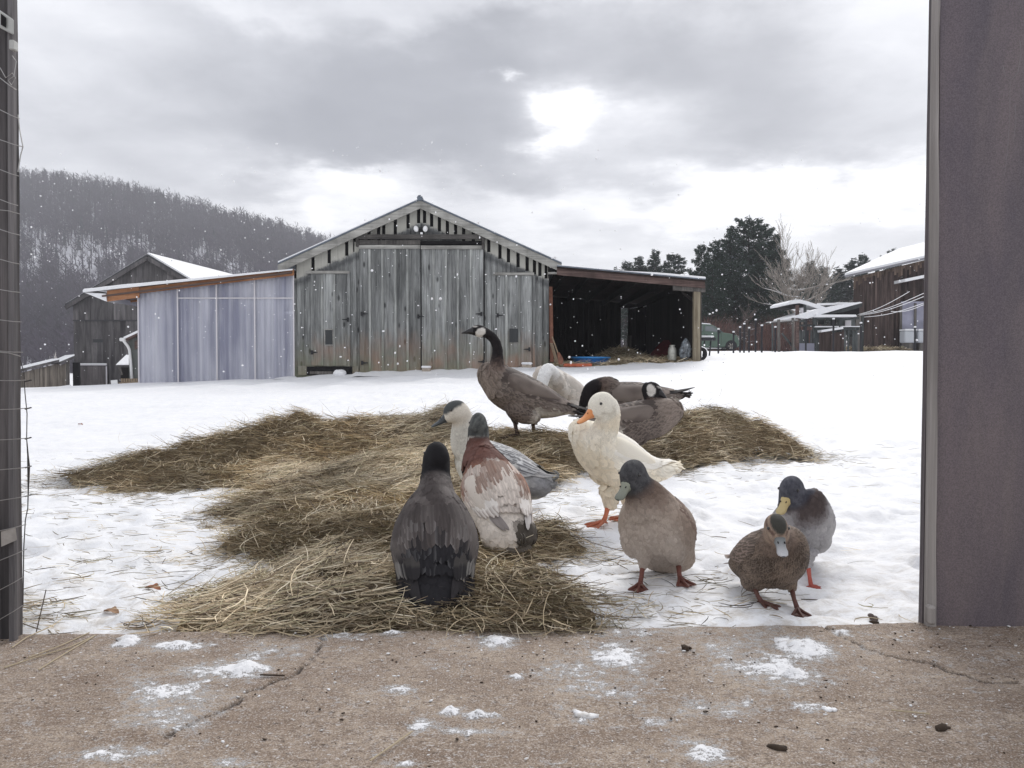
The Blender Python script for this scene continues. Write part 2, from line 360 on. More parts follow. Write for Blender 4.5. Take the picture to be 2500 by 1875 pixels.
xs = axis([(-160, -40, 10), (-40, -8, 1.3), (-8, -3, .12), (-3, 3, .026), (3, 8, .12), (8, 40, 1.3), (40, 160, 10)])
X, Y = np.meshgrid(xs, ys)
mesh('snow_ground', np.stack([X, Y, ground(X, Y)], -1).reshape(-1, 3), rowf(len(ys), len(xs)), SNOW, smooth_=True)['kind'] = 'structure'
# land beyond and to the sides, out to the horizon
def valley(x, y): return -1.2 - .012 * np.abs(y - 200) * 0
m_far = plain('far_snow', (.62, .64, .70), .8, nscale=.02, namp=.15)
MB().add([(-3000, -60, -3.2), (3000, -60, -3.2), (3000, 4000, -3.2), (-3000, 4000, -3.2)], [(0, 1, 2, 3)]).build('valley_ground', m_far)['kind'] = 'structure'
bx = axis([(-3, -3, 1), (-3, 3, .5)])
# ------------------------------------------------------------------ concrete slab (the floor the camera looks across)
nx, ny = 620, 150
U, T = np.meshgrid(np.linspace(0, 1, nx), np.linspace(0, 1, ny))
SX = -2.6 + 5.4 * U; SY0 = 1.15
SY = SY0 + (edge_y(SX) - SY0) * T
def blob(x, y, L_):
    s = 0
    for (px, py, sx, sy, a) in L_:
        Yb = CAM_Z * F / (py - 890.0); xb = (px - 1250) / F * Yb
        rx = sx / F * Yb; ry = sy * Yb / (py - 890.0)
        s = np.maximum(s, a * np.exp(-(((x - xb) / rx) ** 2 + ((y - yb_(Yb)) / ry) ** 2)))
    return s
def yb_(v): return v
SN = [(305, 1573, 30, 16, 1.1), (430, 1580, 75, 14, 1.0), (590, 1640, 70, 25, 1.15), (500, 1640, 90, 22, .75), (420, 1700, 140, 45, .72), (400, 1760, 120, 40, .62), (260, 1850, 110, 25, .66), (640, 1590, 90, 30, .45),
      (840, 1550, 60, 16, .62), (955, 1548, 30, 9, .85), (1210, 1570, 50, 18, 1.0), (970, 1692, 38, 13, .95), (1095, 1745, 26, 12, 1.05), (1165, 1753, 38, 12, 1.0), (1205, 1755, 22, 9, .9), (1030, 1780, 40, 16, .7), (1150, 1795, 80, 12, .75),
      (1500, 1610, 80, 40, .85), (1450, 1660, 130, 50, .50), (1490, 1690, 90, 30, .6), (1600, 1525, 90, 14, .9), (1560, 1540, 200, 25, .5), (1900, 1522, 110, 12, 1.0), (1960, 1590, 90, 32, 1.05), (1900, 1640, 130, 50, .78), (1940, 1650, 60, 22, 1.0), (1850, 1580, 190, 50, .52),
      (1980, 1730, 55, 16, .9), (1780, 1740, 150, 30, .55), (1720, 1850, 70, 30, .9), (1680, 1820, 60, 16, .75), (1420, 1760, 30, 12, .85), (1370, 1735, 40, 20, .62), (2060, 1550, 40, 10, .7), (1260, 1660, 20, 8, .9), (560, 1870, 60, 14, .7), (985, 1872, 30, 8, .8), (1600, 1770, 80, 20, .5)]
snow = blob(SX, SY, SN) * 1.12
fn = fbm(SX * 16, SY * 16, 5, .6); fn2 = fbm(SX * 70 + 4, SY * 70, 3, .6)
cover = snow * 1.0 + (fn - .5) * .9 + (fn2 - .5) * .75
cov = np.clip(cover * .95, 0, 1)
crack = np.zeros_like(SX)
for pts in ([(1985, 1519), (2050, 1555), (2170, 1600), (2290, 1625), (2400, 1665), (2500, 1675)], [(785, 1555), (775, 1590), (730, 1640), (640, 1680), (560, 1730), (470, 1775), (400, 1810)]):
    W = [((px - 1250) / F * CAM_Z * F / (py - 890), CAM_Z * F / (py - 890)) for px, py in pts]
    dd = np.full(SX.shape, 9.)
    wx = SX + (fbm(SX * 18, SY * 18, 3) - .5) * .05; wy = SY + (fbm(SX * 18 + 9, SY * 18, 3) - .5) * .05
    for (ax, ay), (bx_, by_) in zip(W[:-1], W[1:]):
        ex, ey = bx_ - ax, by_ - ay; t = np.clip(((wx - ax) * ex + (wy - ay) * ey) / (ex * ex + ey * ey), 0, 1)
        dd = np.minimum(dd, np.hypot(wx - ax - t * ex, wy - ay - t * ey))
    crack = np.maximum(crack, smooth(.007, .002, dd))
SZ = (fbm(SX * 3, SY * 3, 4) - .5) * .012 + (fbm(SX * 25, SY * 25, 3) - .5) * .004 - crack * .008 + smooth(.55, .9, cov) * .003 + .014 * smooth(.8, 1.5, cover)
SZ = SZ - .03 * smooth(.97, 1.0, T)
Vt = np.stack([SX, SY, SZ], -1).reshape(-1, 3)
front = np.stack([SX[-1], SY[-1] + .004, SZ[-1] - .35], -1)
allv = np.vstack([Vt, front]); nb = (ny - 1) * nx
ff = np.array([[nb + i, nb + i + 1, nb + nx + i + 1, nb + nx + i] for i in range(nx - 1)])
cc = np.stack([cov, crack, fn], -1).reshape(-1, 3); cc = np.vstack([cc, np.tile([0, 0, .5], (nx, 1))])
m, nt, bs = newmat('concrete'); L = nt.links.new
at = nd(nt, 'ShaderNodeAttribute', attribute_name='Col'); sr = nd(nt, 'ShaderNodeSeparateColor'); L(at.outputs['Color'], sr.inputs[0]); geo = nd(nt, 'ShaderNodeNewGeometry'); pos = geo.outputs['Position']
a1 = ntex(nt, pos, 5, (1, 1.6, 1), 6, .65); a2 = ntex(nt, pos, 42, (1, 1.3, 1), 6, .7); a3 = ntex(nt, pos, 260, (1, 1, 1), 3, .7)
c = ramp2(nt, a1, .35, .66, (.205, .148, .108), (.385, .312, .245))
c = mixc(nt, ramp2(nt, a2, .47, .58, 0.0, .8), c, (.19, .14, .105))
c = mixc(nt, ramp2(nt, a3, .54, .64, 0.0, .6), c, (.56, .52, .49)); c = mixc(nt, ramp2(nt, a3, .36, .46, .7, 0.0), c, (.10, .075, .06))
fl = ntex(nt, pos, 75, (1, 1.5, 1), 4, .75, .3)
c = mixc(nt, ramp2(nt, fl, .59, .66, 0.0, .7), c, (.66, .64, .63)); c = mixc(nt, ramp2(nt, ntex(nt, pos, 48, (1, 1.8, 1), 5, .75, .5), .36, .42, .8, 0.0), c, (.07, .05, .04))
c = mixc(nt, sr.outputs[1], c, (.04, .03, .025))
sm = mth(nt, 'ADD', sr.outputs[0], mth(nt, 'MULTIPLY', mth(nt, 'SUBTRACT', a3, .5), 1.5)); sm = mth(nt, 'ADD', sm, mth(nt, 'MULTIPLY', mth(nt, 'SUBTRACT', a2, .5), 1.9))
sf = ramp2(nt, sm, .50, .76, 0.0, 1.0)
c = mixc(nt, ramp2(nt, sm, .20, .56, 0.0, .55), c, (.58, .56, .545))
c = mixc(nt, sf, c, (.80, .80, .815)); L(c, bs.inputs['Base Color']); bs.inputs['Roughness'].default_value = .85; bs.inputs['Specular IOR Level'].default_value = .25
b = nd(nt, 'ShaderNodeBump'); b.inputs['Strength'].default_value = .8; b.inputs['Distance'].default_value = .006
L(mth(nt, 'ADD', mth(nt, 'ADD', mth(nt, 'MULTIPLY', a2, .8), mth(nt, 'MULTIPLY', a3, .4)), mth(nt, 'MULTIPLY', sf, .7)), b.inputs['Height']); L(b.outputs[0], bs.inputs['Normal'])
CONC = m
mesh('concrete_floor', allv, np.vstack([rowf(ny, nx), ff]), CONC, col=cc, smooth_=True)['kind'] = 'structure'
V = []; 
for q in ((-2.6, 1.15), (2.8, 1.15), (2.8, -1.5), (-2.6, -1.5)): V.append((q[0], q[1], -.004))
mesh('floor', V, [(0, 3, 2, 1)], CONC, col=np.tile([0, 0, .5], (4, 1)))['kind'] = 'structure'
# crumbs, droppings and chips lying on the slab
def nuggets(name, pts, mat, label, sq=.6):
    Vs = []; Fs = []; n = 0
    ico = bmesh.new(); bmesh.ops.create_icosphere(ico, subdivisions=1, radius=1); iv = np.array([v.co[:] for v in ico.verts]); fi = np.array([[v.index for v in f.verts] for f in ico.faces]); ico.free()
    for (x, y, z, s) in pts:
        j = iv * RNG.uniform(.6, 1.3, iv.shape) * np.array([s * RNG.uniform(.8, 2.0), s * RNG.uniform(.6, 1.2), s * sq]); a = RNG.uniform(0, 6.3); ca, sa = math.cos(a), math.sin(a)
        Vs.append(np.stack([j[:, 0] * ca - j[:, 1] * sa + x, j[:, 0] * sa + j[:, 1] * ca + y, j[:, 2] + z + s * .25], -1)); Fs.append(fi + n); n += len(iv)
    o = mesh(name, np.vstack(Vs), np.vstack(Fs), mat, smooth_=False); return tag(o, label, kind='stuff')
rx = RNG.uniform(-1.6, 1.6, 900); ry = 1.3 + .9 * RNG.random(900) ** .7
bk = [(x, y, 0, RNG.uniform(.0008, .0034)) for x, y in zip(rx[:420], ry[:420]) if y < edge_y(np.array(x)) - .02]
wk = [(x, y, 0, RNG.uniform(.0010, .0036)) for x, y in zip(rx[420:], ry[420:]) if y < edge_y(np.array(x)) - .02]
def slab(px, py): Yb = CAM_Z * F / (py - 890.); return (px - 1250) / F * Yb, Yb
DARK = plain('dark_crumb', (.05, .035, .025), .9, nscale=60)
nuggets('floor_crumbs', bk, DARK, 'scattered dark crumbs of dirt on the concrete floor')
nuggets('snow_crumbs', wk, SNOW, 'small crumbs of snow trodden onto the concrete floor')
for (px, py, s, lb) in [(1675, 1590, .013, 'largest dark round dropping, on the floor in front of the fawn drake'), (1905, 1840, .011, 'dark oblong dropping near the bottom edge right of the middle'), (2310, 1790, .011, 'flat dark clump of dried muck at the lower right of the floor'), (2140, 1525, .008, 'small dark lump on the floor edge left of the right door frame')]:
    x, y = slab(px, py); o = nuggets('dropping', [(x, y, 0, s), (x + s, y + s * .3, 0, s * .6)], DARK, None, .7); o['label'] = lb; o['category'] = 'dropping'; del o['kind']
for (px, py, s, lb) in [(1955, 1585, .035, 'largest snow lump on the floor below the brown hen'), (300, 1570, .022, 'snow lump on the floor edge at the far left'), (1212, 1568, .022, 'soft snow lump on the floor edge below the black-headed duck'), (1425, 1755, .014, 'small snow lump right of the middle of the floor'), (2032, 1740, .01, 'pea sized snow lump under the trail of snow at right')]:
    x, y = slab(px, py); o = nuggets('snow_lump', [(x, y, -s * .25, s), (x + s, y, -s * .3, s * .8), (x - s * .6, y + s, -s * .3, s * .8)], SNOW, None, .45); o['label'] = lb; o['category'] = 'snow lump'; del o['kind']
    for p in o.data.polygons: p.use_smooth = True
# ------------------------------------------------------------------ hay
STRAW = vcol('straw', .75, .15)
HAYB = vcol('hay_base', .95, .05, bump=.02, bscale=60, mot=.5)
gx = np.arange(-3.1, 2.5, .03); gy = np.arange(2.1, 6.6, .03); GX, GY = np.meshgrid(gx, gy)
h, d = hay_h(GX, GY); GZ = ground(GX, GY) + h - .010
keep = (d > .09); fq = rowf(len(gy), len(gx)); kf = keep.ravel()[fq].all(1); fq = fq[kf]
used, inv = np.unique(fq, return_inverse=True)
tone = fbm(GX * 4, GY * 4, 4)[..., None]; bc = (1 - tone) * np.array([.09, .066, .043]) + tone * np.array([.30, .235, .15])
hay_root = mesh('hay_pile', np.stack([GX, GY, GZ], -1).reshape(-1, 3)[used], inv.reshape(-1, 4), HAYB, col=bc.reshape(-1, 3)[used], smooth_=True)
tag(hay_root, 'trampled heap of dry brown hay spread over the snow', kind='stuff')
def strands(name, px, py, pz, Ln, ang, lift, wid, col, mat, K=5, curl=.6, parent=None):
    n = len(px); s = np.linspace(-.5, .5, K)[None, :]
    cu = RNG.normal(0, curl, (n, 1)); a = ang[:, None] + cu * s * 2
    dx = np.cos(a); dy = np.sin(a); step = Ln[:, None] / (K - 1)
    xx = np.cumsum(dx * step, 1); yy = np.cumsum(dy * step, 1); xx -= xx.mean(1, keepdims=True); yy -= yy.mean(1, keepdims=True)
    zz_ = (lift[:, None] * (s + .5)) * Ln[:, None] + RNG.normal(0, .03, (n, 1)) * (s ** 2) * Ln[:, None] * 4
    Pn = np.stack([px[:, None] + xx, py[:, None] + yy, pz[:, None] + zz_], -1)
    wd = wid[:, None] * (1 - .55 * np.abs(s * 2) ** 2)
    tilt = RNG.uniform(0, 1.2, (n, 1))
    side = np.stack([-np.sin(a) * np.cos(tilt), np.cos(a) * np.cos(tilt), np.sin(tilt) + 0 * a], -1) * wd[..., None]
    V = np.concatenate([Pn - side, Pn + side], 1)          # n, 2K, 3
    i = np.arange(K - 1); q = np.stack([i, i + 1, K + i + 1, K + i], -1)
    Fc = (q[None] + (np.arange(n) * 2 * K)[:, None, None]).reshape(-1, 4)
    c = np.repeat(col[:, None, :], 2 * K, 1).reshape(-1, 3)
    return mesh(name, V.reshape(-1, 3), Fc, mat, parent, c)
def straw_cols(n, x, y):
    pal = np.array([(.70, .57, .37), (.58, .455, .275), (.42, .315, .19), (.82, .71, .51), (.46, .40, .23), (.22, .155, .10), (.09, .065, .05)])
    wgt = np.array([.20, .24, .18, .10, .14, .09, .05]); c = pal[RNG.choice(len(pal), n, p=wgt)]
    t = fbm(x * 2.2, y * 2.2, 3)[:, None]; b = .78 + .66 * smooth(.3, .7, t)
    c = c * .8 + c.mean(1, keepdims=True) * .2
    return c * b * RNG.uniform(.75, 1.2, (n, 1))
N = 230000
hx = RNG.uniform(-3.05, 2.45, N); hy = 2.12 + 4.4 * RNG.random(N) ** 1.25
h, d = hay_h(hx, hy); k = (d > -.03) & (RNG.random(N) < (.10 + .90 * smooth(-.03, .22, d))); hx, hy, h, d = hx[k], hy[k], h[k], d[k]; n = len(hx)
flow = fbm(hx * 1.7 + 30, hy * 1.7, 2) * 9
ang = flow + RNG.normal(0, 1.05, n); Ln = RNG.uniform(.04, .19, n)
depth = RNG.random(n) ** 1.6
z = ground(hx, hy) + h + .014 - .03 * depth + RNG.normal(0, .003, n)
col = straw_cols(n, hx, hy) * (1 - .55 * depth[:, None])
lift = np.abs(RNG.normal(0, .17, n)) * RNG.choice([-1, 1], n)
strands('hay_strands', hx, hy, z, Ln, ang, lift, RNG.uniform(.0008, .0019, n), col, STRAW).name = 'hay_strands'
tag(bpy.data.objects['hay_strands'], 'countless tangled dry hay stalks covering the heap', kind='stuff')
# wild ends standing up from the crests and the rim
N = 9000
hx = RNG.uniform(-3.05, 2.45, N); hy = RNG.uniform(2.12, 6.5, N); h, d = hay_h(hx, hy); k = (d > -.02) & ((h > .17) | (RNG.random(N) < .35)); hx, hy, h = hx[k], hy[k], h[k]; n = len(hx)
strands('hay_wisps', hx, hy, ground(hx, hy) + h + .01, RNG.uniform(.05, .16, n), RNG.uniform(0, 6.28, n), np.abs(RNG.normal(.25, .35, n)), RNG.uniform(.0007, .0014, n), straw_cols(n, hx, hy), STRAW, 6, 1.2)
tag(bpy.data.objects['hay_wisps'], 'loose hay ends curling up from the crests of the heap', kind='stuff')
# stalks strewn over the snow beside the heap
N = 34000
hx = RNG.uniform(-3.2, 3.2, N); hy = 2.15 + 4.2 * RNG.random(N) ** 1.3; h, d = hay_h(hx, hy)
den = np.where(hx < .1, np.exp(np.minimum(d, 0) / .40) * .58, np.exp(np.minimum(d, 0) / .18) * .48)
den = den + 1.1 * np.exp(-(((hx + 1.25) / .32) ** 2 + ((hy - 2.28) / .16) ** 2)) + .20 * np.exp(-(((hx - .75) / .55) ** 2 + ((hy - 2.33) / .12) ** 2)) + .12 * np.exp(-(((hx + 1.5) / .8) ** 2 + ((hy - 3.2) / .9) ** 2)) + .004
den = den + .55 * np.exp(-(((hx - .38) / .22) ** 2 + ((hy - 3.9) / .45) ** 2)) + .5 * np.exp(-(((hx - .45) / .35) ** 2 + ((hy - 2.7) / .35) ** 2)) * (hx < .7) + .25 * np.exp(-(((hx - 1.2) / .6) ** 2 + ((hy - 4.8) / .25) ** 2))
den = den * smooth(.30, .62, fbm(hx * 7, hy * 7, 3)) * 1.3
k = (d < .03) & (RNG.random(N) < den); hx, hy = hx[k], hy[k]; n = len(hx)
ang = RNG.normal(0, .7, n); col = straw_cols(n, hx, hy) * RNG.choice([.35, .7, 1.0], (n, 1), p=[.45, .3, .25])
strands('strewn_stalks', hx, hy, ground(hx, hy) + .006 + RNG.random(n) * .01, RNG.uniform(.015, .13, n), ang, RNG.normal(0, .08, n), RNG.uniform(.0007, .0017, n), col, STRAW, 5, .7)
tag(bpy.data.objects['strewn_stalks'], 'thin stalks and twigs strewn over the snow beside the hay', kind='stuff')
# ------------------------------------------------------------------ main barn
BARNW = wood('barn_boards', (.09, .093, .093), (.40, .41, .40), stain=(.35, 1.55, (.34, .19, .11), (.22, .20, .13)), var=.30,
             pale_top=None)
YB = 20.0
def bxz(px, py, y=YB): p = P(px, py, y); return p.x, p.z
AX, AZ = bxz(1028, 496); EX, EZ = bxz(1365, 652); ELX, ELZ = bxz(688, 646)
SLR = (AZ - EZ) / (EX - AX); SLL = (AZ - ELZ) / (AX - ELX); SL = (SLR + SLL) / 2
BARNT = wood('barn_gable_boards', (.085, .088, .088), (.37, .38, .37), stain=(.35, 1.35, (.22, .15, .10), (.17, .18, .10)), var=.28,
             pale_top=(AX, AZ - .10, SL, .36, (.52, .51, .46)))
BATT = wood('barn_battens', (.13, .135, .13), (.48, .49, .47), stain=(.35, 1.45, (.30, .19, .12), (.20, .21, .12)), var=.25, knots=False)
DKW = plain('dark_recess', (.012, .011, .012), .95)
IRON = plain('black_iron', (.02, .02, .022), .6, nscale=40)
BLUEROOF = plain('roof_metal', (.13, .15, .18), .45, .6, nscale=5)
def z2(x, off=0.0): return AZ - SL * abs(x - AX) - off      # underside of the rake
barn = empty('barn', 'large grey weathered board barn with double doors in its gable end', 'barn', (AX, YB, gz(AX, YB)))
zx = lambda q: bxz(660 + q / 3.072, 700)[0]
zz3 = lambda q: bxz(1000, 460 + q / 3.072)[1]
XL, XR = zx(182), zx(2092)
BOT = zz3(1385) - .25
def board(x0, x1, ztop0, ztop1, zb, y=YB, th=.025, name='board', mat=None, par=barn, lean=0):
    mb = MB(); w2 = .0015
    mb.prism([(x0 + w2, 0, zb), (x1 - w2, 0, zb), (x1 - w2, 0, ztop1), (x0 + w2, 0, ztop0)], (0, y, 0), (0, y + th, 0))
    return mb.build(name, mat or BARNT, par)
ed = [182, 318, 440, 572, 632, 740, 812, 850, 937, 1033, 1112, 1157, 1210, 1268, 1328, 1390, 1450, 1522, 1595, 1638, 1722, 1786, 1858, 1926, 1981, 2022, 2070, 2092]
GD = (660, 1605)      # big doors
for i, (a, b_) in enumerate(zip(ed[:-1], ed[1:])):
    xa, xb = zx(a), zx(b_); mid = (a + b_) / 2
    zb = BOT if (mid < GD[0] or mid > GD[1]) else zz3(400)
    gap = zx(a + 12) - zx(a)
    if b_ - a > 95 and (mid < GD[0] or mid > GD[1]):
        parts_ = [(xa + gap, (xa + xb) / 2), ((xa + xb) / 2, xb - gap)]
    else: parts_ = [(xa + gap, xb - gap)]
    for (p, q) in parts_:
        board(p, q, z2(p, .10), z2(q, .10), zb, y=YB + .03 + RNG.uniform(-.004, .004))
for a in ed[:-1]:
    xa = zx(a); zb = BOT if (a < GD[0] or a > GD[1]) else zz3(400)
    wv = .045 + RNG.uniform(-.005, .012)
    if zz3(355) - zb > .1 or zb == BOT:
        top = z2(xa, .46 + RNG.uniform(-.03, .03))
        if top > zb + .05: board(xa - wv, xa + wv, top, top, zb, y=YB + .005, th=.022, name='batten', mat=BARNT)
board(zx(630), zx(665), zz3(400), zz3(400), BOT, y=YB + .026)
# building volume behind the boards: side walls, back, black sheet as painted interior shade
mb = MB(); mb.prism([(XL + .02, 0, BOT), (XR - .02, 0, BOT), (XR - .02, 0, z2(XR, .12)), (AX, 0, AZ - .12), (XL + .02, 0, z2(XL, .12))], (0, YB + .09, 0), (0, YB + .12, 0))
mb.build('interior_shade', DKW, barn)
GREYW = wood('old_grey_wood', (.055, .05, .048), (.20, .185, .17), var=.25)
mb = MB(); D = 11
mb.b2(XL, XL + .04, YB + .12, YB + D, BOT, z2(XL, .1)); mb.b2(XR - .04, XR, YB + .12, YB + D, BOT, z2(XR, .1))
mb.prism([(XL, 0, BOT), (XR, 0, BOT), (XR, 0, z2(XR, .12)), (AX, 0, AZ - .12), (XL, 0, z2(XL, .12))], (0, YB + D, 0), (0, YB + D + .04, 0)); mb.build('wall', GREYW, barn)
# roof: metal sheets, snow, rake boards
for sgn, ex in ((-1, ELX - .03), (1, EX + .05)):
    ez = AZ - SL * abs(ex - AX); o_ = .25
    MB().prism([(AX, 0, AZ + .03), (ex, 0, ez + .03), (ex, 0, ez + .065), (AX, 0, AZ + .065)], (0, YB - o_, 0), (0, YB + D + .3, 0)).build('roof_sheet', BLUEROOF, barn)
    s0 = .012 if sgn < 0 else .006
    MB().prism([(AX, 0, AZ + .068), (ex, 0, ez + .068), (ex, 0, ez + .068 + s0 * 3), (AX, 0, AZ + .068 + s0)], (0, YB - o_ + .02, 0), (0, YB + D + .2, 0)).build('roof_snow', SNOW, barn)
    PALEW = bpy.data.materials.get('rake_wood') or wood('rake_wood', (.20, .195, .18), (.50, .49, .455), grain=(1.6, 38, 38), var=.1, knots=False)
    h_ = .17
    MB().prism([(AX, 0, AZ - h_), (ex, 0, ez - h_), (ex, 0, ez + .026), (AX, 0, AZ + .026)], (0, YB - o_ + .02, 0), (0, YB - o_ + .045, 0)).build('rake_board', PALEW, barn)
    MB().prism([(AX, 0, AZ - .02), (ex, 0, ez - .02), (ex, 0, ez), (AX, 0, AZ)], (0, YB - o_ + .05, 0), (0, YB + .02, 0)).build('soffit', GREYW, barn)
    MB().b2(ex - sgn * .32, ex, YB - o_ + .047, YB + .0, ez - h_ - .03, ez - h_ + .01).build('eave_return', PALEW, barn)
MB().tube([(AX, YB - .3, AZ + .07), (AX, YB + D + .3, AZ + .07)], .07, 8).build('ridge_cap', BLUEROOF, barn)
# double doors with battens, own boards, each door one part with its boards as sub-parts
def door(x0q, x1q, ztq, zbq, bats, label, y=YB - .045, dy=.03):
    x0, x1 = zx(x0q), zx(x1q); zt, zb = zz3(ztq), zz3(zbq)
    d_ = MB().b2(x0, x1, y + .028, y + .04, zb + .02, zt).build('door', DKW, barn); d_['label'] = label
    e_ = [x0q] + list(bats) + [x1q]
    for a, b_ in zip(e_[:-1], e_[1:]):
        board(zx(a) + .006, zx(b_) - .006, zt, zt, zb + RNG.uniform(-.02, .02), y=y + RNG.uniform(-.003, .003), name='board', mat=BARNW, par=d_)
    for a in bats:
        xa = zx(a); board(xa - .028, xa + .028, zt - .01, zt - .01, zb + .01, y=y - .024, th=.02, name='batten', mat=BATT, par=d_)
    return d_
dl = door(668, 1129, 455, 1392, [748, 845, 940, 1030], 'left leaf of the big double door')
dr = door(1134, 1600, 455, 1390, [1225, 1317, 1408, 1505], 'right leaf of the big double door')
sl_ = door(303, 578, 642, 1332, [388, 480], 'small door at the left of the barn front', y=YB - .012)
sr_ = door(1695, 1963, 655, 1338, [1770, 1868], 'small door at the right of the barn front', y=YB - .012)
PLK = wood('track_wood', (.045, .042, .04), (.15, .14, .13), grain=(1.6, 38, 38), var=.1, knots=False)
def beam(x0q, x1q, z0q, z1q, y0, y1, mat, name='beam'):
    return MB().b2(zx(x0q), zx(x1q), y0, y1, zz3(z1q), zz3(z0q)).build(name, mat, barn)
beam(658, 1604, 352, 385, YB - .16, YB - .05, PLK, 'track_board'); beam(650, 672, 345, 440, YB - .14, YB - .02, PLK, 'track_bracket'); beam(1588, 1606, 350, 460, YB - .15, YB - .02, PLK, 'track_bracket')
beam(668, 1128, 392, 424, YB - .10, YB - .05, GREYW, 'door_head'); beam(668, 1126, 428, 456, YB - .09, YB - .046, PALEW, 'door_head'); beam(1132, 1592, 432, 459, YB - .09, YB - .046, PALEW, 'door_head')
beam(1132, 1590, 396, 418, YB - .052, YB - .035, DKW, 'door_gap')
beam(268, 596, 620, 640, YB - .05, YB - .0, PALEW, 'lintel'); beam(1672, 1978, 632, 653, YB - .05, YB - .0, PALEW, 'lintel'); beam(578, 598, 640, 1335, YB - .03, YB + .0, BARNW, 'door_post'); beam(1966, 1985, 655, 1338, YB - .03, YB, BARNW, 'door_post')
# little openings in the small doors
HOLE = plain('dark_glass', (.03, .033, .035), .35)
for (x0, x1, z0, z1, fr) in ((413, 469, 1062, 1172, 1), (1793, 1857, 1052, 1153, 0)):
    wdw = beam(x0, x1, z0, z1, YB - .045, YB - .038, HOLE, 'window')
    if fr:
        x_0, x_1, z_0, z_1 = zx(x0), zx(x1), zz3(z1), zz3(z0)
        MB().b2(x_0 - .02, x_0, YB - .055, YB - .03, z_0 - .02, z_1 + .02).b2(x_1, x_1 + .02, YB - .055, YB - .03, z_0 - .02, z_1 + .02).b2(x_0, x_1, YB - .055, YB - .03, z_1, z_1 + .02).b2(x_0, x_1, YB - .055, YB - .03, z_0 - .02, z_0).build('window_frame', PALEW, wdw)
# hinges and hasp
for (q, r, s) in ((690, 942, 1), (690, 1308, 1), (1583, 943, -1), (1600, 1300, -1), (1706, 953, 1), (314, 1230, 1), (585, 985, -1), (1943, 1207, -1), (1112, 962, 1)):
    x, z = zx(q), zz3(r)
    mb = MB().b2(x - .025, x + .025, YB - .092, YB - .052, z - .05, z + .05)
    mb.prism([(x, 0, z + .022), (x + s * .14, 0, z + .008), (x + s * .14, 0, z - .008), (x, 0, z - .022)], (0, YB - .088, 0), (0, YB - .076, 0)); mb.build('hinge', IRON, barn)
# dark opening under the left small door with a plank
beam(272, 612, 1336, 1400, YB - .02, YB + .02, DKW, 'opening'); beam(205, 270, 1330, 1400, YB - .03, YB + .02, BARNW, 'board'); beam(615, 662, 1330, 1400, YB - .035, YB + .02, BARNW, 'board'); beam(300, 480, 1372, 1392, YB - .10, YB - .05, GREYW, 'sill')
# floodlights
fl = empty('floodlight', 'twin white floodlight under the peak of the barn gable', 'lamp', P(660 / 1 + 1128 / 3.072, 460 + 318 / 3.072, YB - .1))
WHITE = plain('white_lamp', (.8, .8, .8), .4)
for q, t in ((1092, -.18), (1162, .12)):
    c = P(660 + q / 3.072, 460 + 303 / 3.072, YB - .2); bm = bmesh.new(); bmesh.ops.create_uvsphere(bm, u_segments=14, v_segments=8, radius=1)
    for v in bm.verts: v.co = Vector((v.co.x * .058, v.co.y * .05 if v.co.y < 0 else v.co.y * .12, v.co.z * .075)) ; v.co = Matrix.Rotation(t, 3, 'Y') @ v.co + c
    me = bpy.data.meshes.new('lamp_head'); bm.to_mesh(me); bm.free(); me.materials.append(WHITE); [setattr(p, 'use_smooth', True) for p in me.polygons]; link('lamp_head', me, fl)
c = P(660 + 1132 / 3.072, 460 + 318 / 3.072, YB - .1); MB().box((c.x, YB - .05, c.z), (.12, .1, .17)).bar(c + Vector((-.12, -.05, .05)), c + Vector((.12, -.05, .05)), .02, .02).build('bracket', IRON, fl, bevel=.004)
c = P(660 + 1134 / 3.072, 460 + 337 / 3.072, YB - .15); MB().box(c, (.06, .05, .05)).build('sensor', WHITE, fl, bevel=.008)
# snow-capped blocks at the doors
BLK = plain('pale_block', (.36, .31, .26), .9, nscale=20)
for q0, q1, r0, r1, lb in ((1145, 1208, 1348, 1392, 'pale block with a cap of snow at the foot of the double door'), (1885, 1960, 1322, 1350, 'pale block with a cap of snow below the right small door')):
    b_ = MB().b2(zx(q0), zx(q1), YB - .35, YB - .15, zz3(r1) - .1, zz3(r0)).build('block', BLK, bevel=.01); tag(b_, lb, 'block')
    MB().b2(zx(q0) - .01, zx(q1) + .01, YB - .36, YB - .14, zz3(r0) + .002, zz3(r0 - 18)).build('snow_cap', SNOW, b_, bevel=.02)
def snow_heap(name, c, r, lb, sd=0):
    bm = bmesh.new(); bmesh.ops.create_icosphere(bm, subdivisions=3, radius=1); g = np.random.default_rng(sd)
    for v in bm.verts:
        k_ = 1 + .35 * (fbm(v.co.x * 2 + sd, v.co.y * 2 + v.co.z, 2) - .5); v.co = Vector((v.co.x * r[0] * k_ + c[0], v.co.y * r[1] * k_ + c[1], v.co.z * r[2] * k_ + c[2]))
    me = bpy.data.meshes.new(name); bm.to_mesh(me); bm.free(); me.materials.append(SNOW); [setattr(p, 'use_smooth', True) for p in me.polygons]; o = link(name, me); return tag(o, lb, 'snow heap')
p = P(660 + 520 / 3.072, 460 + 1375 / 3.072, YB - .3); snow_heap('snow_heap', (p.x, p.y, p.z - .04), (.16, .15, .10), 'little snow heap in the dark gap under the left small door', 3)
